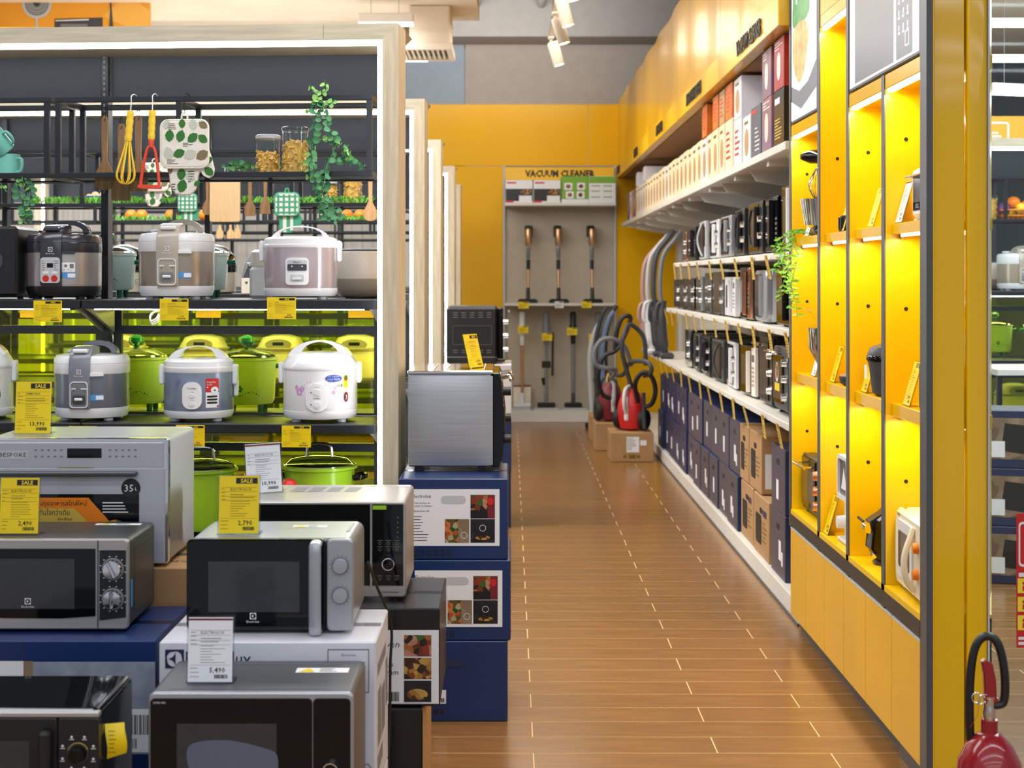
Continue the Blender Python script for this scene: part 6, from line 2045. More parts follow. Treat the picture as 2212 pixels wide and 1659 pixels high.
# mint mugs
def mug(label, loc, rot):
    t = thing('mug', label, 'mug', loc, 0, 'mint ribbed mugs on the left rack')
    g = B()
    prof = [(.036, 0), (.041, .004), (.042, .09), (.0385, .09), (.037, .008), (.001, .007)]
    n = 48
    v, f = [], []
    for r_, z in prof:
        for k in range(n):
            a = 2 * math.pi * k / n
            q = r_ * (1 + (.012 if (k % 2 == 0 and .003 < z) else 0))
            v.append((q * math.cos(a), q * math.sin(a), z))
    for i in range(len(prof) - 1):
        for k in range(n):
            f.append((i * n + k, i * n + (k + 1) % n, (i + 1) * n + (k + 1) % n, (i + 1) * n + k))
    f.append(tuple(reversed(range(n))))
    g.add(v, f).obj('cup', 'mint_mug', t)
    B().tube(crom([(.040, 0, .072), (.062, 0, .070), (.066, 0, .045), (.058, 0, .022), (.040, 0, .018)], 5), .006, 8).obj('handle', 'mint_mug', t)
    t.rotation_euler = rot
    return t


mat('mint_mug', (126, 206, 190), .4)
p = gw(G1, 20, 372, .2)
mug('mint ribbed mug standing on the left rack', (p.x, p.y, zr), (0, 0, R(-25)))
mug('mint ribbed mug tipped on top of the other mug', (p.x - .010, p.y - .01, zr + .102), (R(38), R(-18), R(-25)))


# trailing eucalyptus
def garland(label, origin, paths, mesh_a, mesh_b, step, seed, name='trailing_vine', m='deep_green', rstem=.0018):
    t = thing(name, label, 'plant', origin, 0, None)
    rg = random.Random(seed)
    stems = [crom([Vector(q) - Vector(origin) for q in pa], 6) for pa in paths]
    g = B()
    for st in stems:
        g.tube(st, rstem, 5)
    g.obj('stem', m, t)
    leaves_on(t, stems[::2], mesh_a, step, rg)
    leaves_on(t, stems[1::2], mesh_b, step, rg)
    return t


ea, eb = leaf_mesh('euc_a', 'euc_leaf', .026, .023), leaf_mesh('euc_b', 'euc_light', .022, .019)
q = lambda L, d: [gw(G1, a, b, d + e) for a, b, e in L]
garland('green eucalyptus vine trailing over the right end of the near rack', gw(G1, 685, 205, .05),
        [q([(685, 205, 0), (682, 245, 0), (676, 290, -.01), (672, 330, -.01), (680, 375, -.01), (684, 420, 0), (700, 460, .0), (726, 482, 0)], .05),
         q([(700, 172, 0), (704, 195, 0), (690, 205, .0), (682, 225, 0), (664, 245, 0)], .05),
         q([(690, 215, 0), (704, 255, 0), (716, 290, 0), (722, 320, .02), (705, 360, .0), (700, 395, 0), (694, 430, 0), (690, 470, 0)], .06),
         q([(668, 180, 0), (674, 195, 0), (685, 205, .0), (706, 228, 0), (724, 215, 0)], .05),
         q([(803, 368, .05), (760, 350, .03), (735, 345, .02), (715, 350, .01), (700, 385, 0), (712, 430, 0), (732, 470, 0)], .08),
         q([(760, 352, .03), (742, 322, .02), (728, 312, .02), (690, 300, 0), (670, 345, 0), (668, 392, 0)], .06),
         q([(735, 345, .02), (752, 335, .02), (748, 312, .01)], .08)], ea, eb, .017, 11)
garland('pale vine hanging below the left rack', gw(G1, 45, 385, .1),
        [q([(45, 372, 0), (50, 400, 0), (58, 440, 0), (50, 480, 0)], .1), q([(45, 372, 0), (40, 410, 0), (52, 450, 0), (62, 478, 0)], .1), q([(0, 395, 0), (8, 405, 0), (15, 415, 0)], .1), q([(46, 380, 0), (66, 410, 0), (64, 440, 0)], .1)], eb, ea, .016, 12)
q1 = lambda L, d: [gw(G1, a, b, d + e) for a, b, e in L]
garland('short green sprig lying between the jars on the near rack', gw(G1, 520, 368, .2),
        [q1([(480, 366, 0), (505, 352, 0), (540, 358, 0)], .25), q1([(500, 366, 0), (530, 362, 0), (560, 360, 0)], .25), q1([(585, 362, .05), (600, 350, .05), (615, 362, .05)], .25)], ea, eb, .016, 13)
# grassy garlands, oranges and kitchen things on the racks behind
gm = leaf_mesh('grass', 'grass_green', .045, .010)
for nm, G, px0, px1, lab in (('a', G2, 60, 372, 'green grass garland on the second gondola rack, left part'), ('b', G2, 520, 800, 'bright green grass garland on the second gondola rack, right part'), ('c', G3, 230, 420, 'green grass garland under the oranges on the third gondola, left'), ('d', G3, 700, 812, 'green grass garland under the two oranges on the third gondola, right')):
    a, b = gw(G, px0, CY, .125), gw(G, px1, CY, .125)
    o0 = Vector(((a.x + b.x) / 2, (a.y + b.y) / 2, zr2 + .002))
    t = thing('grass_garland', lab, 'plant', o0, 0, None)
    rg = random.Random(ord(nm))
    g = B()
    for k in range(260 if nm in 'ab' else 140):
        f_ = rg.random()
        P = a.lerp(b, f_) - o0
        x, y, z = P.x, P.y + rg.uniform(0, .06), .004
        an, L, w_ = rg.uniform(0, 6.28), rg.uniform(.025, .05), .006
        tip = (x + .03 * math.cos(an), y + .02 * math.sin(an), z + L)
        mid = Vector((x, y, z)).lerp(Vector(tip), .55) + Vector((0, 0, .006))
        g.add([(x, y, z), (mid.x - w_, mid.y, mid.z), tip, (mid.x + w_, mid.y, mid.z)], [(0, 1, 2), (0, 2, 3)])
    o = g.obj('blades', 'grass_green', t, smooth=0)
    o['kind'] = 'stuff'
    B().tube([a - o0 + Vector((0, .03, .003)), b - o0 + Vector((0, .03, .003))], .003, 6).obj('stem', 'deep_green', t)
for i, (px, lab) in enumerate(((283, 'orange on the third gondola rack, leftmost'), (306, 'orange on the third gondola rack, second from the left'), (369, 'orange on the third gondola rack, peeping above the beige cooker'), (441, 'orange on the third gondola rack beside the bamboo board'), (750, 'orange on the third gondola rack, left of the right-hand pair'), (778, 'orange on the third gondola rack, right of the right-hand pair'))):
    p = gw(G3, px, CY, .19)
    t = thing('orange', lab, 'fruit', (p.x, p.y, zr2 + .006), 0, 'oranges on the third gondola rack')
    B().ball((0, 0, .041), .043, .043, .041, 18, 12).obj('peel', 'orange_peel', t)
    B().ball((0, 0, .081), .005, .005, .003, 8, 4).obj('stalk', 'leaf_dark', t)
p = gw(G2, 212, CY, .25)
t = thing('egg_basket', 'blue plastic basket of eggs on the second gondola rack', 'basket', (p.x, p.y, zr2), 0)
g = B().frame(rrect(-.085, .085, -.06, .06, .02, 3), rrect(-.080, .080, -.055, .055, .018, 3), .045, .055, 'z').frame(rrect(-.075, .075, -.05, .05, .02, 3), rrect(-.07, .07, -.045, .045, .018, 3), 0, .012, 'z').frame(rrect(-.08, .08, -.055, .055, .02, 3), rrect(-.076, .076, -.051, .051, .018, 3), .024, .031, 'z')
for k in range(9):
    x = -.075 + k * .0187
    g.box(x - .003, x + .003, -.057, -.05, .008, .05)
    g.box(x - .003, x + .003, .05, .057, .008, .05)
g.box(-.07, .07, -.045, .045, 0, .004).obj('basket', 'basket_blue', t)
for k, (x, y, z) in enumerate(((-.045, -.015, .04), (.0, -.02, .042), (.045, -.015, .04), (-.02, .015, .055), (.025, .015, .055))):
    B().ball((x, y, z), .024, .022, .028, 12, 8).obj('egg', 'eggshell', t)
P = gw(G2, 486, 480, .07)
H = gw(G2, 486, 375, .07).z - P.z
t = thing('cutting_board', 'pale bamboo cutting board hanging on the second gondola', 'board', P, G2[1])
B().prism(rrect(-.083, .083, 0, H, .012, 3), -.006, .008, 'y', .002).obj('board', 'bamboo', t)
hook(t, 'light_grey', H - .01, .03)
spatula('brown spatula with round end beside the bamboo board', G2, 448, 382, 465, .078, 'walnut', 'round')
spatula('brown turner hanging behind the lilac cooker, left of two', G2, 540, 375, 467, .078, 'walnut', 'square')
spatula('brown slanted turner hanging behind the lilac cooker, right of two', G2, 573, 375, 463, .078, 'walnut', 'slant')
spatula('large pale wooden spoon hanging at the second gondola right end', G2, 800, 372, 478, .08, 'beech', 'round')
for i, px in enumerate((475, 498, 513)):
    spatula('small pale wooden spatula far behind on the fourth gondola, %s of three' % ORD[i], G4, px, 455, 516, .05, 'beech', ('round', 'square', 'round')[i], 'wooden utensils far behind')


def gingham(label, px, py, sc):
    P = gw(G2, px, py, .06)
    t = thing('oven_mitt', label, 'oven mitt', P, G2[1], 'green gingham mitts', sc)
    pd = B().prism(rrect(-.08, .08, -.15, 0, .03, 5), -.006, .006, 'y', .003).obj('pot_holder', 'linen', t)
    g = B()
    for k in range(4):
        x = -.066 + k * .038
        g.rect(x, x + .015, -.143, -.007, -.0072)
        z = -.135 + k * .036
        g.rect(-.074, .074, z, z + .011, -.0078)
    g.obj('gingham_check', 'gingham_green', pd)
    B().tube([(u, 0, v) for u, v in rrect(-.081, .081, -.151, .001, .03, 5)], .007, 6, True).obj('binding', 'gingham_green', pd)
    B().tube(crom([(-.012, 0, 0), (-.01, 0, .025), (0, 0, .032), (.01, 0, .025), (.012, 0, 0)], 4), .006, 6).obj('loop', 'gingham_green', pd)
    mt = B().prism([(-.06, -.10), (-.055, -.24), (-.02, -.27), (.03, -.265), (.05, -.22), (.09, -.22), (.10, -.17), (.06, -.10)], .009, .022, 'y', .004).obj('mitt', 'gingham_green', t)
    B().rect(-.03, -.005, -.26, -.1, .0085).rect(.02, .04, -.25, -.1, .0085).obj('mitt_check', 'linen', mt)
    return t


gingham('green gingham pot holder and mitt behind the lilac cooker handle', 620, 418, .8)
gingham('green gingham mitt hanging behind the leaf printed mitt', 405, 420, .62)
# appliances on the second gondola's upper shelf, glimpsed between the cookers
for i, (px, d, lab) in enumerate(((268, .25, 'black domed grill on the second gondola behind the mint pot'), (462, .25, 'black domed grill on the second gondola right of the beige cooker'), (150, .3, 'black domed grill on the second gondola behind the digital cooker'))):
    p = gw(G2, px, CY, d)
    t = thing('dome_grill', lab, 'grill', (p.x, p.y, SH1), 0, 'black domed grills on the second gondola')
    B().lathe([(.10, 0), (.12, .01), (.125, .10), (.12, .12)], 28).obj('base', 'beige_plastic', t)
    B().lathe([(.126, .12), (.128, .15), (.115, .21), (.08, .25), (.03, .27), (.001, .272)], 28).obj('dome', 'black_gloss', t)
    B().tube(crom([(-.07, -.10, .18), (-.05, -.135, .20), (.05, -.135, .20), (.07, -.10, .18)], 4), .009, 8).obj('handle', 'chrome', t)
t = thing('steam_iron', 'grey steam iron standing on the second gondola shelf', 'iron', on(G2, 542, .2, SH1), 0)
B().prism([(-.05, 0), (.05, 0), (.055, .06), (.03, .16), (.0, .22), (-.03, .16), (-.055, .06)], -.02, .02, 'y', .006).obj('sole', 'silver_paint', t)
B().prism([(-.04, .01), (.04, .01), (.04, .07), (.0, .17), (-.04, .07)], -.06, -.02, 'y', .01).obj('body', 'dark_grey', t)
t = thing('small_carton', 'beige box with a small green heart beside the steam iron', 'box', on(G2, 533, .12, SH1), 0)
B().box(-.028, .028, -.01, .03, 0, .085, .002).obj('box', 'cream_body', t)
B().flat(ell(0, .06, .008, .008, 10), -.0106).obj('heart_print', 'leaf_dark', t)
# white ribbed partition closing the hall behind the gondolas
pt = struct(B().box(-8, -1.05, 17.2, 17.3, 0, 2.45).obj('wall_partition', 'white_paint'))
for k in range(60):
    x = -8 + k * .115
    B().box(x, x + .05, 17.17, 17.2, 0, 2.45).obj('rib', 'white_paint', pt)

# ================================================================== MICROWAVE PILE (front left)
def mw_shell(name, label, cat, xr, w, Y, z0, h, d, body, rz=0, r=.012, foot=True):
    t = thing(name, label, cat, (xr - w / 2, Y, z0), rz)
    f = .012 if foot else 0
    if foot:
        feet(t, w, d)
    B().prism(rrect(-w / 2, w / 2, f, h, r, 4), .02, d, 'y', .005).obj('body', body, t)
    return t


mat('top_grey', (92, 94, 98), .4, metal=.5)
mat('body_grey', (70, 74, 74), .35, metal=.4)
mat('silver_body', (160, 166, 174), .3, metal=.7)
mat('brushed', (186, 182, 180), .34, metal=.6, noise=.06, nscale=3, stretch=(1, 1, 30))


def top_sticker(t, u0, u1, v0, v1, z):
    s_ = B().rect(u0, u1, v0, v1, z + .0006, 'z').obj('safety_sticker', 'paper_white', t)
    m = u0 + (u1 - u0) * .2
    B().flat([(m - .018, v0 + .004), (m + .022, v0 + .004), (m + .004, v1 - .003)], z + .0012, 'z').obj('warning_triangle', 'tag_yellow', s_)
    B().lines(u0 + (u1 - u0) * .45, u1 - .005, v0 + .004, v1 - .004, z + .0012, 3, 4, .35, 'z').obj('sticker_print', 'print_grey', s_)


def knob3(t, x, z, r, m='chrome', ridge=True, d=0.0, ring='dark_grey', a=0):
    k = B().lathe([(.001, .018), (r * .86, .017), (r, .004), (r, 0)], 28).xf(Matrix.Translation((x, d, z)) @ Matrix.Rotation(R(90), 4, 'X')).obj('knob', m, t)
    if ridge:
        B().box(-r * .16, r * .16, -.008, .0, -r * .85, r * .85, .002).xf(Matrix.Translation((x, d - .018, z)) @ Matrix.Rotation(R(a), 4, 'Y')).obj('knob_grip', m, k)
    B().frame(ell(x, z, r * 1.12, n=28), ell(x, z, r, n=28), d - .002, d).obj('knob_ring', ring, k)
    return k


# (1) steel two knob microwave
x1 = (277 - CX) * 4.07 / FPX
t = mw_shell('microwave_oven', 'steel fronted microwave with two chrome knobs at the left edge', 'microwave', x1, .45, 4.07, .681, .242, .30, 'body_grey')
w, h = .45, .242
B().prism(rrect(-w / 2, w / 2, .008, h, .01, 3), 0, .02, 'y', .003).obj('front_frame', 'brushed', t)
xs_ = w / 2 - .079
B().box(xs_ - .001, xs_ + .0015, -.002, 0, .01, h - .002).obj('panel_seam', 'dark_grey', t)
dr = B().prism([(-w / 2 + .004, .045), (-.1, .038), (.05, .037), (xs_ - .006, .043), (xs_ - .006, h - .024), (-w / 2 + .004, h - .024)], -.003, .0).obj('door_glass', 'black_gloss', t)
B().rect(-w / 2 + .05, xs_ - .06, .062, h - .05, -.0036).obj('window_mesh', 'window_grey', dr)
lg = logo_mark(B(), -.035, .082, .008, -.0045)
lg.text('Electrolux', -.035, .068, w=.033, d=-.0045).obj('brand_lettering', 'print_white', dr)
cp = B().prism([(xs_ + .005, .032), (w / 2 - .006, .040), (w / 2 - .006, h - .028), (xs_ + .005, h - .028)], -.003, 0).obj('control_panel', 'black_plastic', t)
for zz, a in ((.166, -25), (.088, 0)):
    knob3(t, xs_ + .040, zz, .026, 'chrome', True, -.003, 'mid_grey', a)
    g = B()
    for q in range(12):
        an = R(q * 30 + 15)
        g.rect(xs_ + .040 + .033 * math.cos(an) - .002, xs_ + .040 + .033 * math.cos(an) + .002, zz + .033 * math.sin(an) - .001, zz + .033 * math.sin(an) + .001, -.0036)
    g.obj('dial_print', 'print_white', cp)
vt = B()
for q in range(4):
    for e in range(2):
        vt.rect(-.20 + q * .05, -.175 + q * .05, .06 + e * .05, .10 + e * .05, h + .0006, 'z')
vt.obj('top_vents', 'dark_grey', t)
top_sticker(t, .075, .2, .235, .262, h)
B().box(w / 2 - .0005, w / 2 + .0008, .07, .26, .04, h - .03).obj('side_emboss', 'body_grey', t)
B().box(w / 2 - .001, w / 2 + .0016, .03, .04, .06, .13).obj('film_strip', 'sky_blue', t)
# (2) grey glass convection oven
xr = (364 - CX) * 4.42 / FPX
t = mw_shell('convection_oven', 'large grey glass convection oven with chrome edge and food sticker', 'oven', xr, .52, 4.42, .7885, .362, .36, 'silver_body')
w, h = .52, .362
B().prism(rrect(-w / 2, w / 2, .008, h, .008, 3), 0, .02, 'y', .002).obj('front_frame', 'chrome', t)
mat('grey_glass', (178, 180, 190), .12, coat=.2)
cp = B().box(-w / 2 + .006, w / 2 - .014, -.004, .0, h - .082, h - .012, .001).obj('control_panel', 'grey_glass', t)
dr = B().box(-w / 2 + .006, w / 2 - .010, -.004, .0, .01, h - .085, .001).obj('door', 'grey_glass', t)
B().rect(-w / 2 + .235, -w / 2 + .34 - .008, h - .055, h - .028, -.0046).obj('display', 'black_gloss', cp)
B().rect(-w / 2 + .02, -w / 2 + .125, h - .058, h - .034, -.0046).obj('brand_sticker', 'light_grey', cp)
B().text('BESPOKE', -w / 2 + .082, h - .046, .012, w=.076, d=-.0052).obj('brand_lettering', 'print_black', cp)
g = B()
for q in range(5):
    for e in range(2):
        g.rect(-w / 2 + .143 + q * .018, -w / 2 + .150 + q * .018, h - .035 - e * .018, h - .031 - e * .018, -.0046)
        g.rect(-w / 2 + .352 + q * .018, -w / 2 + .359 + q * .018, h - .035 - e * .018, h - .031 - e * .018, -.0046)
g.obj('touch_icons', 'print_grey', cp)
B().box(-w / 2 + .03, w / 2 - .085, -.03, -.004, h - .105, h - .092, .003).obj('handle', 'dark_grey', dr)
wn = B().rect(-w / 2 + .02, w / 2 - .082, .04, .205, -.0046).obj('window', 'black_gloss', dr)
st = B()
st.flat([(-.14, .195), (.035, .195), (.12, .10), (-.14, .10)], -.0052).obj('sticker_orange', 'print_orange', wn)
B().flat([(-.14, .165), (-.005, .165), (.06, .10), (-.08, .10)], -.0056).obj('sticker_tan', 'tag_yellow_dull', wn)
B().text('ปรุงอาหารสไตล์ใหม่', -.035, .178, .020, w=.13, d=-.006).text('ทันใจกว่าเดิม', -.06, .155, .018, w=.085, d=-.006).text('HotBlast', -.03, .135, .008, w=.04, d=-.006).obj('sticker_lettering', 'print_black', wn)
B().flat([(a.x, a.z) for a in crom([(.06, 0, .10), (.085, 0, .125), (.115, 0, .133), (.14, 0, .12), (.155, 0, .10)], 4)] + [(.155, .085), (.05, .085)], -.0062).obj('pizza_picture', 'food_pizza', wn)
B().lines(.075, .15, .15, .185, -.0056, 4, 5, .35).obj('feature_print', 'print_white', wn)
ci = B().flat(ell(w / 2 - .105, .222, .027, .027, 28), -.0056).obj('capacity_badge', 'black_matte', dr)
B().text('35', w / 2 - .110, .222, .020, d=-.0062).text('L', w / 2 - .090, .220, .009, d=-.0062).obj('capacity_number', 'print_white', ci)
# (3) silver microwave with bar handle
xr = (763 - CX) * 3.93 / FPX
t = mw_shell('microwave_oven', 'silver microwave with tall bar handle on the white carton', 'microwave', xr, .419, 3.93, .709, .237, .30, 'silver_body', r=.022)
w, h = .419, .237
B().prism(rrect(-w / 2, w / 2 - .067, .008, h, .014, 4), 0, .02, 'y', .003).obj('door', 'black_gloss', t)
dr = [o for o in t.children if o.name.startswith('door')][0]
B().rect(-w / 2 + .055, w / 2 - .135, .055, h - .055, -.0006).obj('window_mesh', 'window_grey', dr)
B().tube(crom([(w / 2 - .092, .0, h - .008), (w / 2 - .092, -.026, h - .012), (w / 2 - .092, -.034, h - .03), (w / 2 - .092, -.034, .03), (w / 2 - .092, -.026, .012), (w / 2 - .092, .0, .008)], 4), .0155, 10, flat=.55).obj('handle', 'silver_paint', dr)
lg = logo_mark(B(), -.042, .045, .008, -.0015)
lg.text('Electrolux', -.042, .031, w=.032, d=-.0015).obj('brand_lettering', 'print_white', dr)
cp = B().prism(rrect(w / 2 - .066, w / 2, .008, h, .012, 4), -.004, .02, 'y', .003).obj('control_panel', 'silver_paint', t)
for zz in (.172, .098):
    knob3(t, w / 2 - .032, zz, .020, 'silver_paint', False, -.004, 'mid_grey')
    g = B()
    for q in range(14):
        an = R(q * 24 + 30)
        g.rect(w / 2 - .032 + .026 * math.cos(an) - .0015, w / 2 - .032 + .026 * math.cos(an) + .0015, zz + .026 * math.sin(an) - .001, zz + .026 * math.sin(an) + .001, -.0046)
    g.obj('dial_print', 'print_grey', cp)
top_sticker(t, .03, .12, .19, .225, h)
B().box(w / 2 - .03, w / 2 - .022, .12, .26, h, h + .0015).obj('top_emboss', 'silver_body', t)
# (4) black microwave with silver rim, nearest
xr = (763 - CX) * 3.52 / FPX
t = mw_shell('microwave_oven', 'black microwave with thin silver rim, nearest at the bottom of the picture', 'microwave', xr, .461, 3.52, .379, .290, .30, 'top_grey', r=.014)
w, h = .461, .290
B().prism(rrect(-w / 2, w / 2, .008, h, .014, 4), 0, .02, 'y', .003).obj('front_rim', 'silver_paint', t)
xs_ = w / 2 - .092
dr = B().prism(rrect(-w / 2 + .005, xs_, .016, h - .012, .010, 4), -.003, 0).obj('door', 'black_gloss', t)
B().rect(-w / 2 + .065, xs_ - .08, .06, h - .068, -.0036).obj('window_mesh', 'window_grey', dr)
mat('film_tint', (96, 104, 122), .3)
B().flat([(a.x, a.z) for a in crom([(-.14, 0, .17), (-.06, 0, .185), (.02, 0, .17), (.06, 0, .15), (.05, 0, .09), (-.02, 0, .085), (-.12, 0, .095)], 5, True)], -.0042).obj('inner_film', 'film_tint', dr)
B().text('DIGITAL GRILL', -w / 2 + .026, h - .021, .0045, w=.028, d=-.0036).obj('model_print', 'print_white', dr)
cp = B().prism(rrect(xs_ + .002, w / 2 - .006, .016, h - .012, .010, 4), -.003, 0).obj('control_panel', 'black_gloss', t)
knob3(t, xs_ + .042, h - .170, .014, 'black_gloss', False, -.003, 'chrome')
B().frame(ell(xs_ + .042, h - .170, .0175, n=28), ell(xs_ + .042, h - .170, .0145, n=28), -.019, -.003).obj('chrome_ring', 'chrome', cp)
top_sticker(t, .075, .2, .18, .225, h)
for a, b, c, d_ in ((-w / 2 + .04, w / 2 - .05, .035, .037), (-w / 2 + .04, w / 2 - .05, .26, .262)):
    B().box(a, b, c, d_, h - .0005, h + .001).obj('top_emboss', 'mid_grey', t)
# (5) black dial microwave, left foreground
xr = (214 - CX) * 3.38 / FPX
t = mw_shell('microwave_oven', 'glossy black dial microwave in the lower left corner', 'microwave', xr, .46, 3.38, .398, .270, .30, 'black_gloss', r=.016)
w, h = .46, .270
xs_ = w / 2 - .090
dr = B().prism(rrect(-w / 2, xs_ - .001, .008, h - .016, .006, 3), -.002, .02, 'y', .002).obj('door', 'black_plastic', t)
B().rect(-w / 2 + .05, xs_ - .06, .05, h - .065, -.0026).obj('window_mesh', 'window_grey', dr)
B().box(xs_ - .035, xs_ - .010, -.03, -.002, .02, h - .04, .006).obj('handle', 'black_matte', dr)
cp = B().prism(rrect(xs_ + .001, w / 2, .008, h - .016, .006, 3), -.002, .02, 'y', .002).obj('control_panel', 'black_plastic', t)
B().box(-w / 2, w / 2, -.002, .02, h - .015, h - .004, .002).obj('top_trim', 'brushed', t)
knob3(t, xs_ + .045, h - .092, .020, 'black_gloss', False, -.002, 'dark_grey')
B().frame(ell(xs_ + .045, h - .092, .0235, n=14, a0=20, a1=160), ell(xs_ + .045, h - .092, .0225, n=14, a0=20, a1=160), -.004, -.002).obj('gold_arc', 'tag_yellow_dull', cp)
g = B()
for q in range(8):
    an = R(q * 45 + 22)
    cx_, cz_ = xs_ + .045 + .036 * math.cos(an), h - .092 + .036 * math.sin(an)
    g.flat(ell(cx_, cz_ + .002, .0028, .0028, 8), -.0026).rect(cx_ - .005, cx_ + .005, cz_ - .004, cz_ - .0025, -.0026)
g.obj('dial_print', 'print_white', cp)
pf = [(Vector((0, 0, 0)))]
tg = bpy.data.objects.new('x', None)
bpy.data.objects.remove(tg)
B().add([(w / 2 + .004 + j * .040 + .004 * math.sin(i * .9), .05 - .012 * math.sin(i * .6) + .012 * j, .150 + i * .0155 + j * (.010 - .002 * i)) for i in range(6) for j in range(2)], [(2 * i, 2 * i + 1, 2 * i + 3, 2 * i + 2) for i in range(5)]).obj('hanging_tag', 'tag_yellow', t)
B().lines(w / 2 + .012, w / 2 + .038, .165, .22, .034, 6, 4, .2).obj('tag_print', 'print_brown', t)
# (6) wide black and steel microwave behind
xr = (877 - CX) * 4.57 / FPX
t = mw_shell('microwave_oven', 'wide black and steel microwave with touch panel on the black carton', 'microwave', xr, .54, 4.57, .6635, .286, .38, 'brushed', r=.012)
w, h = .54, .286
B().prism(rrect(-w / 2, w / 2, .008, h, .010, 3), 0, .02, 'y', .003).obj('front_frame', 'brushed', t)
xs_ = w / 2 - .103
dr = B().box(-w / 2 + .004, xs_ - .002, -.003, 0, .042, h - .007).obj('door', 'black_gloss', t)
B().rect(-w / 2 + .08, xs_ - .09, .08, h - .085, -.0036).obj('window_mesh', 'window_grey', dr)
B().box(xs_ - .001, xs_ + .003, -.004, 0, .01, h - .004).obj('panel_seam', 'silver_paint', t)
cp = B().box(xs_ + .005, w / 2 - .008, -.003, 0, .042, h - .007).obj('control_panel', 'black_gloss', t)
knob3(t, xs_ + .052, .107, .0165, 'black_gloss', False, -.003, 'chrome')
B().frame(ell(xs_ + .052, .107, .0185, n=28), ell(xs_ + .052, .107, .0155, n=28), -.02, -.003).obj('chrome_ring', 'chrome', cp)
g = B()
for q in range(5):
    g.flat(ell(w / 2 - .024, h - .045 - q * .0145, .002, .002, 8), -.0036)
for q in range(3):
    for zz in (.165, .147, .062):
        g.frame(ell(xs_ + .027 + q * .025, zz, .0045, n=10), ell(xs_ + .027 + q * .025, zz, .0035, n=10), -.0036, -.003)
        g.rect(xs_ + .019 + q * .025, xs_ + .035 + q * .025, zz + .008, zz + .0095, -.0036)
g.obj('touch_icons', 'print_grey', cp)
B().rect(xs_ + .006, xs_ + .046, h - .022, h - .010, -.0036).obj('lime_sticker', 'lime_enamel', cp)
B().rect(xs_ + .022, w / 2 - .02, .022, .0235, -.0036).obj('vent_line', 'dark_grey', t)
top_sticker(t, .11, .26, .34, .375, h)
vt = B()
for q in range(4):
    vt.flat([(-.10 + q * .055, .22), (-.06 + q * .055, .22), (-.052 + q * .055, .32), (-.092 + q * .055, .32)], h + .0006, 'z')
vt.obj('top_vents', 'mid_grey', t)
# cartons carrying the pile
def pile_box(label, xr, w, Y, d, z0, z1, m, group='cartons stacked under the display microwaves'):
    t = thing('carton', label, 'box', (xr - w / 2, Y, z0), 0, group)
    B().box(-w / 2, w / 2, 0, d, 0, z1 - z0, .004).obj('carton_body', m, t)
    B().box(-w / 2 + .003, w / 2 - .003, d * .5 - .02, d * .5 + .02, z1 - z0, z1 - z0 + .0006).obj('packing_tape', 'wrap_film', t)
    return t


xr = (338 - CX) * 3.98 / FPX
mat('marble_print', (152, 160, 178), .35, noise=.25, nscale=14)
t = pile_box('blue carton with pale marble print under the two knob microwave', xr, .56, 3.98, .42, .342, .681, 'box_blue')
B().rect(-.26, .277, .05, .285, -.0012).obj('marble_print', 'marble_print', t)
B().rect(-.16, -.058, .20, .287, -.0018).obj('brand_label', 'paper_white', t)
B().rect(-.058, -.034, .20, .287, -.0018).obj('wood_print', 'wood_photo', t)
B().text('Electrolux', -.115, .235, .016, w=.085, d=-.0024).obj('brand_lettering', 'box_navy', t)
B().rect(.16, .278, .055, .165, -.0018).obj('bar_code_label', 'paper_white', t)
B().bars(.19, .27, .10, .15, -.0024, 12, 3).bars(.175, .23, .065, .09, -.0024, 10, 4).obj('bar_code', 'print_grey', t)
pile_box('plain blue carton on the floor under the marble print carton', xr, .56, 3.98, .42, 0, .341, 'box_navy')
xr = (812 - CX) * 3.845 / FPX
t = pile_box('white carton with large navy lettering under the silver microwave', xr, .533, 3.845, .38, .31, .709, 'box_white')
h = .399
lg = logo_mark(B(), -.228, h - .042, .023, -.0014)
lg.text('Electrolux', -.12, h - .042, .036, w=.16, d=-.0014).obj('brand_lettering', 'box_navy', t)
lb = B().frame([(.148, h - .125), (.25, h - .125), (.25, h - .018), (.148, h - .018)], [(.150, h - .123), (.248, h - .123), (.248, h - .020), (.150, h - .020)], -.0014, -.001).text('Electrolux', .2, h - .032, .006, d=-.0014).lines(.153, .195, h - .1, h - .045, -.0014, 5, 3, .2).lines(.203, .245, h - .1, h - .045, -.0014, 5, 6, .2).obj('spec_label', 'print_grey', t)
B().frame(ell(.245, .08, .012, .02, 12), ell(.245, .08, .010, .018, 12), -.0014, -.001).rect(.244, .246, .035, .062, -.0014).rect(.236, .254, .032, .036, -.0014).obj('fragile_mark', 'print_grey', t)
g = B()
for a, b, c, d_ in ((.06, .15, .12, .26), (.17, .27, .12, .24), (.30, .36, .16, .28), (.05, .30, .30, .33), (.05, .2, .06, .1)):
    g.add([(.267, a, c), (.267, b, c), (.267, b, d_), (.267, a, d_)], [(0, 1, 2, 3)])
g.obj('side_pictures', 'mid_grey', t)
pile_box('white carton on the floor below the lettered white carton', xr, .533, 3.845, .38, 0, .309, 'box_white')
xr = (763 - CX) * 3.52 / FPX
pile_box('blue carton on the floor under the nearest microwave', xr, .47, 3.525, .305, 0, .378, 'box_blue')
xr = (214 - CX) * 3.38 / FPX
pile_box('blue carton on the floor under the black dial microwave', xr, .47, 3.385, .32, 0, .397, 'box_blue')
xr = (950 - CX) * 4.46 / FPX
t = pile_box('black carton with food photos under the wide steel microwave', xr, .56, 4.46, .46, .382, .662, 'box_black')
B().rect(-.26, .277, .008, .218, -.0012).obj('white_panel', 'paper_white', t)
for i, m in enumerate(('food_meat', 'food_gold', 'food_dark')):
    z = .143 - i * .065
    B().rect(.178, .256, z, z + .061, -.0018).obj('food_photo', m, t)
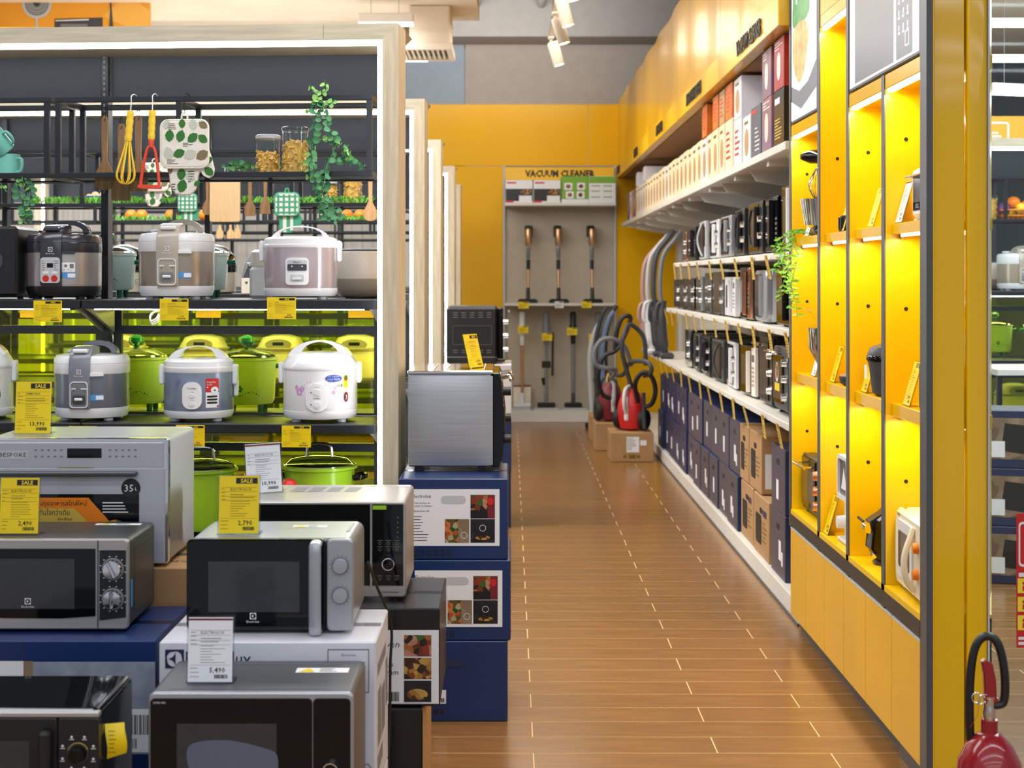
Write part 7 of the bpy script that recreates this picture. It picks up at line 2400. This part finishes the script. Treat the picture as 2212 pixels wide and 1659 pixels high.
B().flat(ell(.216, .035, .03, .016, 16), -.0022).obj('food_plate', 'food_gold', t)
B().text('oven', .165, .175, .013, d=-.0018, align='r', sk=.25).text('ss', .148, .118, .010, d=-.0018, align='r', sk=.25).text('mm', .162, .096, .010, d=-.0018, align='r', sk=.25).bars(.13, .165, .015, .042, -.0018, 12, 2).obj('panel_lettering', 'print_black', t)
t.children[0].rotation_euler = (0, 0, 0)
xr2 = (912 - CX) * 4.42 / FPX
t = pile_box('black carton on the floor below the food photo carton', xr2, .52, 4.44, .46, 0, .381, 'box_black')
B().box(.26, .262, .002, .45, .004, .377).obj('brown_side', 'cardboard', t)
xr = (403 - CX) * 4.4 / FPX
t = pile_box('brown carton under the grey convection oven', xr + .02, .60, 4.41, .42, .40, .787, 'cardboard')
B().text('SAMSUNG', .16, .10, .034, d=.3874, face='z').obj('brand_lettering', 'print_black', t)
B().prism(rrect(.15, .29, .30, .38, .004, 2), -.0014, 0).obj('printed_oven', 'print_brown', t) if False else None
B().prism([(.14, .20), (.27, .22), (.28, .20), (.28, .12), (.14, .12)], -.0016, 0).obj('printed_oven', 'print_black', t)
pile_box('brown carton on the floor under the convection oven carton', xr + .02, .60, 4.41, .42, 0, .399, 'cardboard_dark')
# price stands on the pile
card_stand('tall yellow price stand reading 13,990 on the convection oven', at(70, 944, 4.55) * 1.0 + Vector((0, 0, 1.149 - at(70, 944, 4.55).z)), 0, .103, .150, '13,990', 'SAMSUNG', False, True, 6, 1)
p = at(40, 1130, 4.14); p.z = .924
card_stand('yellow price stand reading 2,490 on the two knob microwave', p, 0, .102, .146, '2,490', 'ELECTROLUX', False, True, 6, 2)
p = at(515, 1155, 4.0); p.z = .947
card_stand('yellow price stand reading 2,790 on the silver microwave', p, 0, .102, .146, '2,790', 'ELECTROLUX', False, True, 6, 3)
p = at(572, 1070, 4.75); p.z = .950
t = card_stand('white price stand reading 10,990 on the wide steel microwave', p, 0, .106, .148, '10,990', 'ELECTROLUX', True, False, 6, 4)
t.rotation_euler = (0, R(-4), 0)
p = at(453, 1470, 3.60); p.z = .670
card_stand('white price stand reading 5,490 on the nearest black microwave', p, 0, .102, .146, '5,490', 'ELECTROLUX', True, False, 6, 5)
# loose power cord down the right of the pile
t = thing('power_cord', 'black power cord dangling from the silver microwave down the carton edge', 'cord', at(795, 1215, 4.22))
o = t.location.copy()
B().tube([q_ - o for q_ in crom([at(795, 1215, 4.22), at(815, 1270, 4.30), at(836, 1320, 4.36), at(846, 1365, 4.38), at(843, 1440, 4.38), at(842, 1560, 4.38), at(838, 1660, 4.36), at(836, 1850, 4.34)], 6)], .0042, 8).obj('cord', 'black_plastic', t)

# ================================================================== BLUE CARTON STACK AND TOASTER OVENS
def oven_print(t, w, h, full=True):
    pn = B().rect(-w / 2 + .047, w / 2 - .030, h * .17, h * .87, -.0012).obj('white_panel', 'paper_white', t)
    B().prism(rrect(-.045, .045, h * .69, h * .79, .014, 5), -.002, .002).obj('hand_hole', 'light_grey', pn)
    x = w / 2 - .135
    for u, v, m in ((x, .51, 'food_meat'), (x - .093, .21, 'food_salad'), (x, .21, 'food_dark')):
        B().rect(u, u + .088, h * v, h * v + .085, -.0018).obj('food_photo', m, pn)
    B().rect(x + .062, x + .088, h * .51, h * .51 + .085, -.0022).obj('fruit_photo', 'print_maroon', pn)
    B().flat(ell(x + .072, h * .72, .012, .014, 12), -.0026).obj('strawberry', 'print_red', pn)
    B().rect(x, x + .062, h * .51, h * .51 + .03, -.0022).obj('icon_strip', 'box_black', pn)
    B().rect(x - .093 + .05, x - .005, h * .21, h * .21 + .085, -.0022).obj('table_photo', 'wood_photo', pn)
    B().frame(ell(x - .023, h * .30, .012, n=16), ell(x - .023, h * .30, .0105, n=16), -.003, -.0024).frame(ell(x + .044, h * .39, .012, n=16), ell(x + .044, h * .39, .0105, n=16), -.003, -.0024).obj('round_icons', 'print_white', pn)
    B().flat(ell(x + .044, h * .27, .028, .008, 14), -.0026).obj('roast_photo', 'food_gold', pn)
    g = B().text('Electrolux', -w / 2 + .082, h * .785, .013, w=.07, d=-.0018)
    g.text('favourites at', -w / 2 + .085, h * .70, .007, w=.055, d=-.0018).text('touch of a button', -w / 2 + .088, h * .665, .007, w=.062, d=-.0018).text('UltimateTaste 300', -w / 2 + .080, h * .60, .007, w=.06, d=-.0018)
    g.lines(-w / 2 + .05, -w / 2 + .11, h * .22, h * .55, -.0018, 9, 4, .2)
    g.obj('panel_lettering', 'print_black', pn)
    g = B()
    for k in range(6):
        u = -w / 2 + .055 + k * .024
        g.frame(rrect(u, u + .014, h * .05, h * .125, .003, 2), rrect(u + .003, u + .011, h * .065, h * .11, .002, 2), -.0014, -.001)
    g.obj('handling_marks', 'print_black', t)


Yb = 5.66
wst = .394
for i, (xr_, z0, z1, lab) in enumerate(((-.0067, .586, .879, 'top blue carton with food photo panel, under the steel toaster oven'), (.0035, .293, .585, 'middle blue carton with food photo panel in the aisle stack'), (-.008, 0, .292, 'bottom blue carton with a dark hand hole on the floor of the aisle stack'))):
    t = pile_box(lab, xr_, wst, Yb, .48, z0, z1, 'box_blue', 'blue cartons in the aisle stack')
    if i < 2:
        oven_print(t, wst, z1 - z0)
    else:
        B().prism(rrect(-.03, .045, .20, .226, .013, 5), -.002, .002).obj('hand_hole', 'box_navy', t)
        B().rect(-.065, -.025, .065, .115, -.0012).obj('bar_code_label', 'paper_white', t)
        B().bars(-.06, -.03, .07, .085, -.0018, 8, 2).obj('bar_code', 'print_black', t)
        B().frame(ell(-.062, .035, .010, .008, 10), ell(-.062, .035, .004, .004, 10), -.0014, -.001).rect(-.046, -.034, .028, .044, -.0014).obj('handling_marks', 'print_black', t)
    B().box(wst / 2, wst / 2 + .0015, .01, .47, .01, z1 - z0 - .004).obj('wrap_film', 'wrap_film', t)
# steel toaster oven, its side to the viewer, front towards the aisle
t = thing('toaster_oven', 'brushed steel toaster oven seen from its side on the blue carton stack', 'oven', (-.045, 6.10, .880), 90)
hw, dp, z0, h = .25, .315, .018, .378
for sx_ in (-1, 1):
    for y in (.06, dp - .02):
        B().prism([(sx_ * .225 - .016, 0), (sx_ * .225 + .016, 0), (sx_ * .225 + .019, z0 + .004), (sx_ * .225 - .019, z0 + .004)], y - .016, y + .016).obj('foot', 'black_plastic', t)
B().box(-hw + .004, hw - .004, .02, dp + .02, z0, h - .002, .006).obj('body', 'steel_h', t)
# slightly bulged side cover
v, f = [], []
NX, NZ = 10, 10
for i in range(NX + 1):
    for j in range(NZ + 1):
        u, q_ = i / NX, j / NZ
        v.append((-hw + .0015 - .010 * (4 * u * (1 - u)) ** .5 * (4 * q_ * (1 - q_)) ** .5, .018 + (dp - .0) * u, z0 + .008 + (h - z0 - .028) * q_))
for i in range(NX):
    for j in range(NZ):
        a = i * (NZ + 1) + j
        f.append((a, a + 1, a + NZ + 2, a + NZ + 1))
B().add(v, f).obj('side_cover', 'steel_h', t, smooth=60)
B().box(-hw - .002, hw + .002, .016, dp + .024, h - .014, h, .004).obj('top_cover', 'chrome', t)
for y in (.05, .10, .19, .24):
    B().box(-hw + .04, hw - .04, y, y + .004, h, h + .002).obj('top_rib', 'steel_h', t)
B().prism([(.018, z0), (.018, h - .008), (-.004, h - .008), (-.014, h - .03), (-.030, h * .5), (-.018, z0 + .03), (-.006, z0)], -hw, hw, 'x', .004).obj('front_panel', 'black_gloss', t)
B().tube(crom([(-.19, -.012, h - .03), (-.19, -.045, h - .025), (-.17, -.052, h - .04), (.1, -.052, h - .04), (.12, -.045, h - .025), (.12, -.012, h - .03)], 4), .008, 8).obj('handle', 'chrome', t)
for z in (.12, .20, .30):
    B().cyl((-.22, -.02, z), (-.22, -.05, z), .017, n=14).obj('knob', 'black_plastic', t)
ps = card_stand('yellow price stand on the steel toaster oven, seen edge on', (.06 - .06, 6.03, 1.258), 60, .10, .13, '3,990', 'ELECTROLUX', False, True, 14, 8)
ps.location = ((1030 - CX) * 6.03 / FPX, 6.03, 1.2585)
# far stack with black oven
for i, (z0_, z1_, m, lab) in enumerate(((.70, 1.05, 'box_white', 'white topped carton under the black oven beside the second gondola'), (.35, .699, 'box_blue', 'blue carton, second in the stack under the black oven'), (0, .349, 'box_blue', 'blue carton on the floor in the stack under the black oven'))):
    t = pile_box(lab, .012 - .002 * i, .43, 10.1, .56, z0_, z1_, m, 'cartons in the far aisle stack')
    B().rect(-.18, .15, .05, .28, -.0012).obj('front_print', 'paper_white' if m == 'box_blue' else 'light_grey', t)
t = thing('toaster_oven', 'black toaster oven with slotted side on the far carton stack', 'oven', (-.055, 10.42, 1.05), 90)
B().box(-.19, .19, .02, .36, .015, .375, .02).obj('body', 'black_plastic', t)
for zc in (.30, .315, .33, .07, .085):
    for k in range(5):
        B().box(-.1915, -.189, .065 + k * .055, .095 + k * .055, zc, zc + .004).obj('vent_slot', 'mid_grey', t)
B().frame(rrect(.06, .32, .12, .25, .012, 3), rrect(.066, .314, .126, .244, .009, 3), -.193, -.189, 'x').obj('side_emboss', 'dark_grey', t)
B().box(-.19, .19, -.012, .02, .02, .365, .008).obj('front_panel', 'black_gloss', t)
for z in (.09, .18, .27):
    B().cyl((-.15, -.012, z), (-.15, -.045, z), .016, n=14).obj('knob', 'chrome', t)
B().cyl((-.1, -.05, .34), (.16, -.05, .34), .008, n=8).obj('handle', 'chrome', t)
for x in (-.16, .16):
    for y in (.05, .32):
        B().cyl((x, y, 0), (x, y, .016), .014, n=8).obj('foot', 'black_plastic', t)
t = thing('electric_griddle', 'flat black griddle lying in front of the black toaster oven', 'griddle', (-.23, 10.16, 1.05), 0)
B().prism(rrect(-.18, .15, -.04, .06, .02, 4), .008, .05, 'z', .006).obj('plate', 'black_plastic', t)
B().box(.15, .20, -.01, .03, .015, .035, .006).obj('handle', 'black_plastic', t)
for x in (-.15, .12):
    B().cyl((x, 0, 0), (x, 0, .01), .012, n=8).obj('foot', 'black_plastic', t)

# ================================================================== VIEW THROUGH THE GLASS ON THE RIGHT
for c_ in range(2):
    for r_ in range(3):
        xr_ = at(2230, 0, 8.2).x - c_ * .43 + .02
        t = thing('carton', '%s dark blue carton with oven picture behind the glass, %s column' % (('top', 'middle', 'bottom')[2 - r_], ('right', 'left')[c_]), 'box', (xr_ - .2 + .12, 8.2 + c_ * .12, r_ * .305), -14, 'window cartons behind the glass')
        B().box(-.205, .205, 0, .35, 0, .302, .004).obj('carton_body', 'box_navy', t)
        pn = B().rect(-.17, .18, .045, .262, -.0012).obj('picture_panel', 'wood_photo', t)
        B().prism([(-.10, .09), (.05, .07), (.06, .22), (-.08, .235)], -.002, -.0012).obj('printed_oven', 'print_black', pn)
        B().rect(-.165, -.08, .055, .14, -.0024).obj('white_label', 'paper_white', pn)
        B().rect(.08, .17, .06, .25, -.0018).obj('text_panel', 'light_grey', pn)
        B().lines(.09, .16, .08, .24, -.0024, 7, r_, .25).obj('panel_print', 'print_grey', pn)
t = thing('display_table', 'dark table with a white top behind the glass', 'table', (3.25, 9.4, 0), 0)
B().box(-.32, .5, 0, .6, 1.02, 1.06, .004).obj('table_top', 'white_shelf', t)
for x in (-.30, .48):
    for y in (.03, .55):
        B().box(x - .015, x + .015, y - .015, y + .015, 0, 1.02).obj('leg', 'black_steel', t)
microwave('black microwave on the floor stand behind the glass', 'knob', .46, .27, .34, (3.34, 9.0, .60), 0, None, 'black_plastic', 'black_gloss', 'dark_grey')
t = thing('plinth_box', 'dark carton carrying the black microwave behind the glass', 'box', (3.34, 8.98, 0), 0)
B().box(-.26, .26, 0, .38, 0, .60, .004).obj('carton_body', 'box_black', t)
B().rect(-.2, .1, .2, .4, -.0012).obj('label', 'light_grey', t)
p = gw(GR, 2190, CY, .2)
t = thing('fruit_basket', 'orange fruit basket on the gondola behind the glass', 'basket', (p.x, p.y, 2.0055), 0)
g = B()
for k in range(16):
    a = 2 * math.pi * k / 16
    g.tube([(.07 * math.cos(a), .07 * math.sin(a), 0), (.115 * math.cos(a), .115 * math.sin(a), .075)], .004, 5)
for r_, z in ((.07, .003), (.092, .035), (.115, .075)):
    g.tube([(r_ * math.cos(2 * math.pi * k / 24), r_ * math.sin(2 * math.pi * k / 24), z) for k in range(24)], .006, 6, True)
g.obj('basket', 'basket_orange', t)
for nm, x, y, z, r_, m in (('aubergine', -.075, -.02, .085, .045, 'aubergine'), ('orange', -.005, -.01, .125, .048, 'orange_peel'), ('pear', .03, -.06, .085, .04, 'lemon'), ('orange', .085, 0, .1, .046, 'orange_peel'), ('pear', -.02, .03, .07, .05, 'lemon')):
    B().ball((x, y, z), r_, r_, r_ * .96, 14, 10).obj(nm, m, t)
p = gw(GR, 2138, CY, .2)
jar('jar of green leaves on the gondola behind the glass', (p.x, p.y, 2.0055), .05, .17, .15, 'clear_glass', 9, None)

t = thing('wall_banner', 'orange banner strip with white rounded box behind the glass, above the oak beam', 'banner', (3.9, 13.6, 2.6), 0)
B().box(0, 3.0, 0, .04, 0, .42).obj('banner_board', 'banner_orange', t)
k = 13.6 / FPX
u0 = (2140 - CX) * k - 3.9
B().frame(rrect(u0 - .05, u0 + .16, .20, .37, .03, 4), rrect(u0 - .035, u0 + .145, .215, .355, .02, 4), -.002, 0).lines(u0 - .01, u0 + .13, .23, .29, -.002, 2, 3, .5).obj('white_print', 'print_white', t)

def by_label(txt):
    return [o for o in COL.objects if o.parent is None and o.get('label', '').startswith(txt)][0]


pot0 = by_label('mint electric pot with leaf print behind the lime pane, left')
for i, px in enumerate((2148, 2250)):
    clone(pot0, on(GR, px, .60, SH2), 0, '%s mint electric pot behind the lime pane at the right edge' % ('left', 'right')[i])
clone(by_label('cream jar cooker glimpsed behind the lime pane, far left'), on(GR, 2190, .62, SH3), 0, 'cream jar cooker low behind the glass at the right edge')
clone(by_label('beige and white rice cooker'), on(GR, 2200, .25, SH1), 0, 'beige and white rice cooker on the gondola behind the glass')
clone(by_label('cream round bottomed cooker'), on(GR, 2130, .62, SH1), 0, 'cream cooker on the gondola behind the glass, beside the column')
# everything that merely rests on something keeps a hair of clearance
HOLD = ('shop_gondola', 'display_cabinet', 'shelving_run', 'fascia', 'vacuum_bay', 'pendant_light', 'spot_lamp', 'backlit_poster', 'wall_banner', 'air_conditioner')
for o in COL.objects:
    if o.parent is None and o.get('category') and not o.name.startswith(HOLD):
        o.location.z += .0012
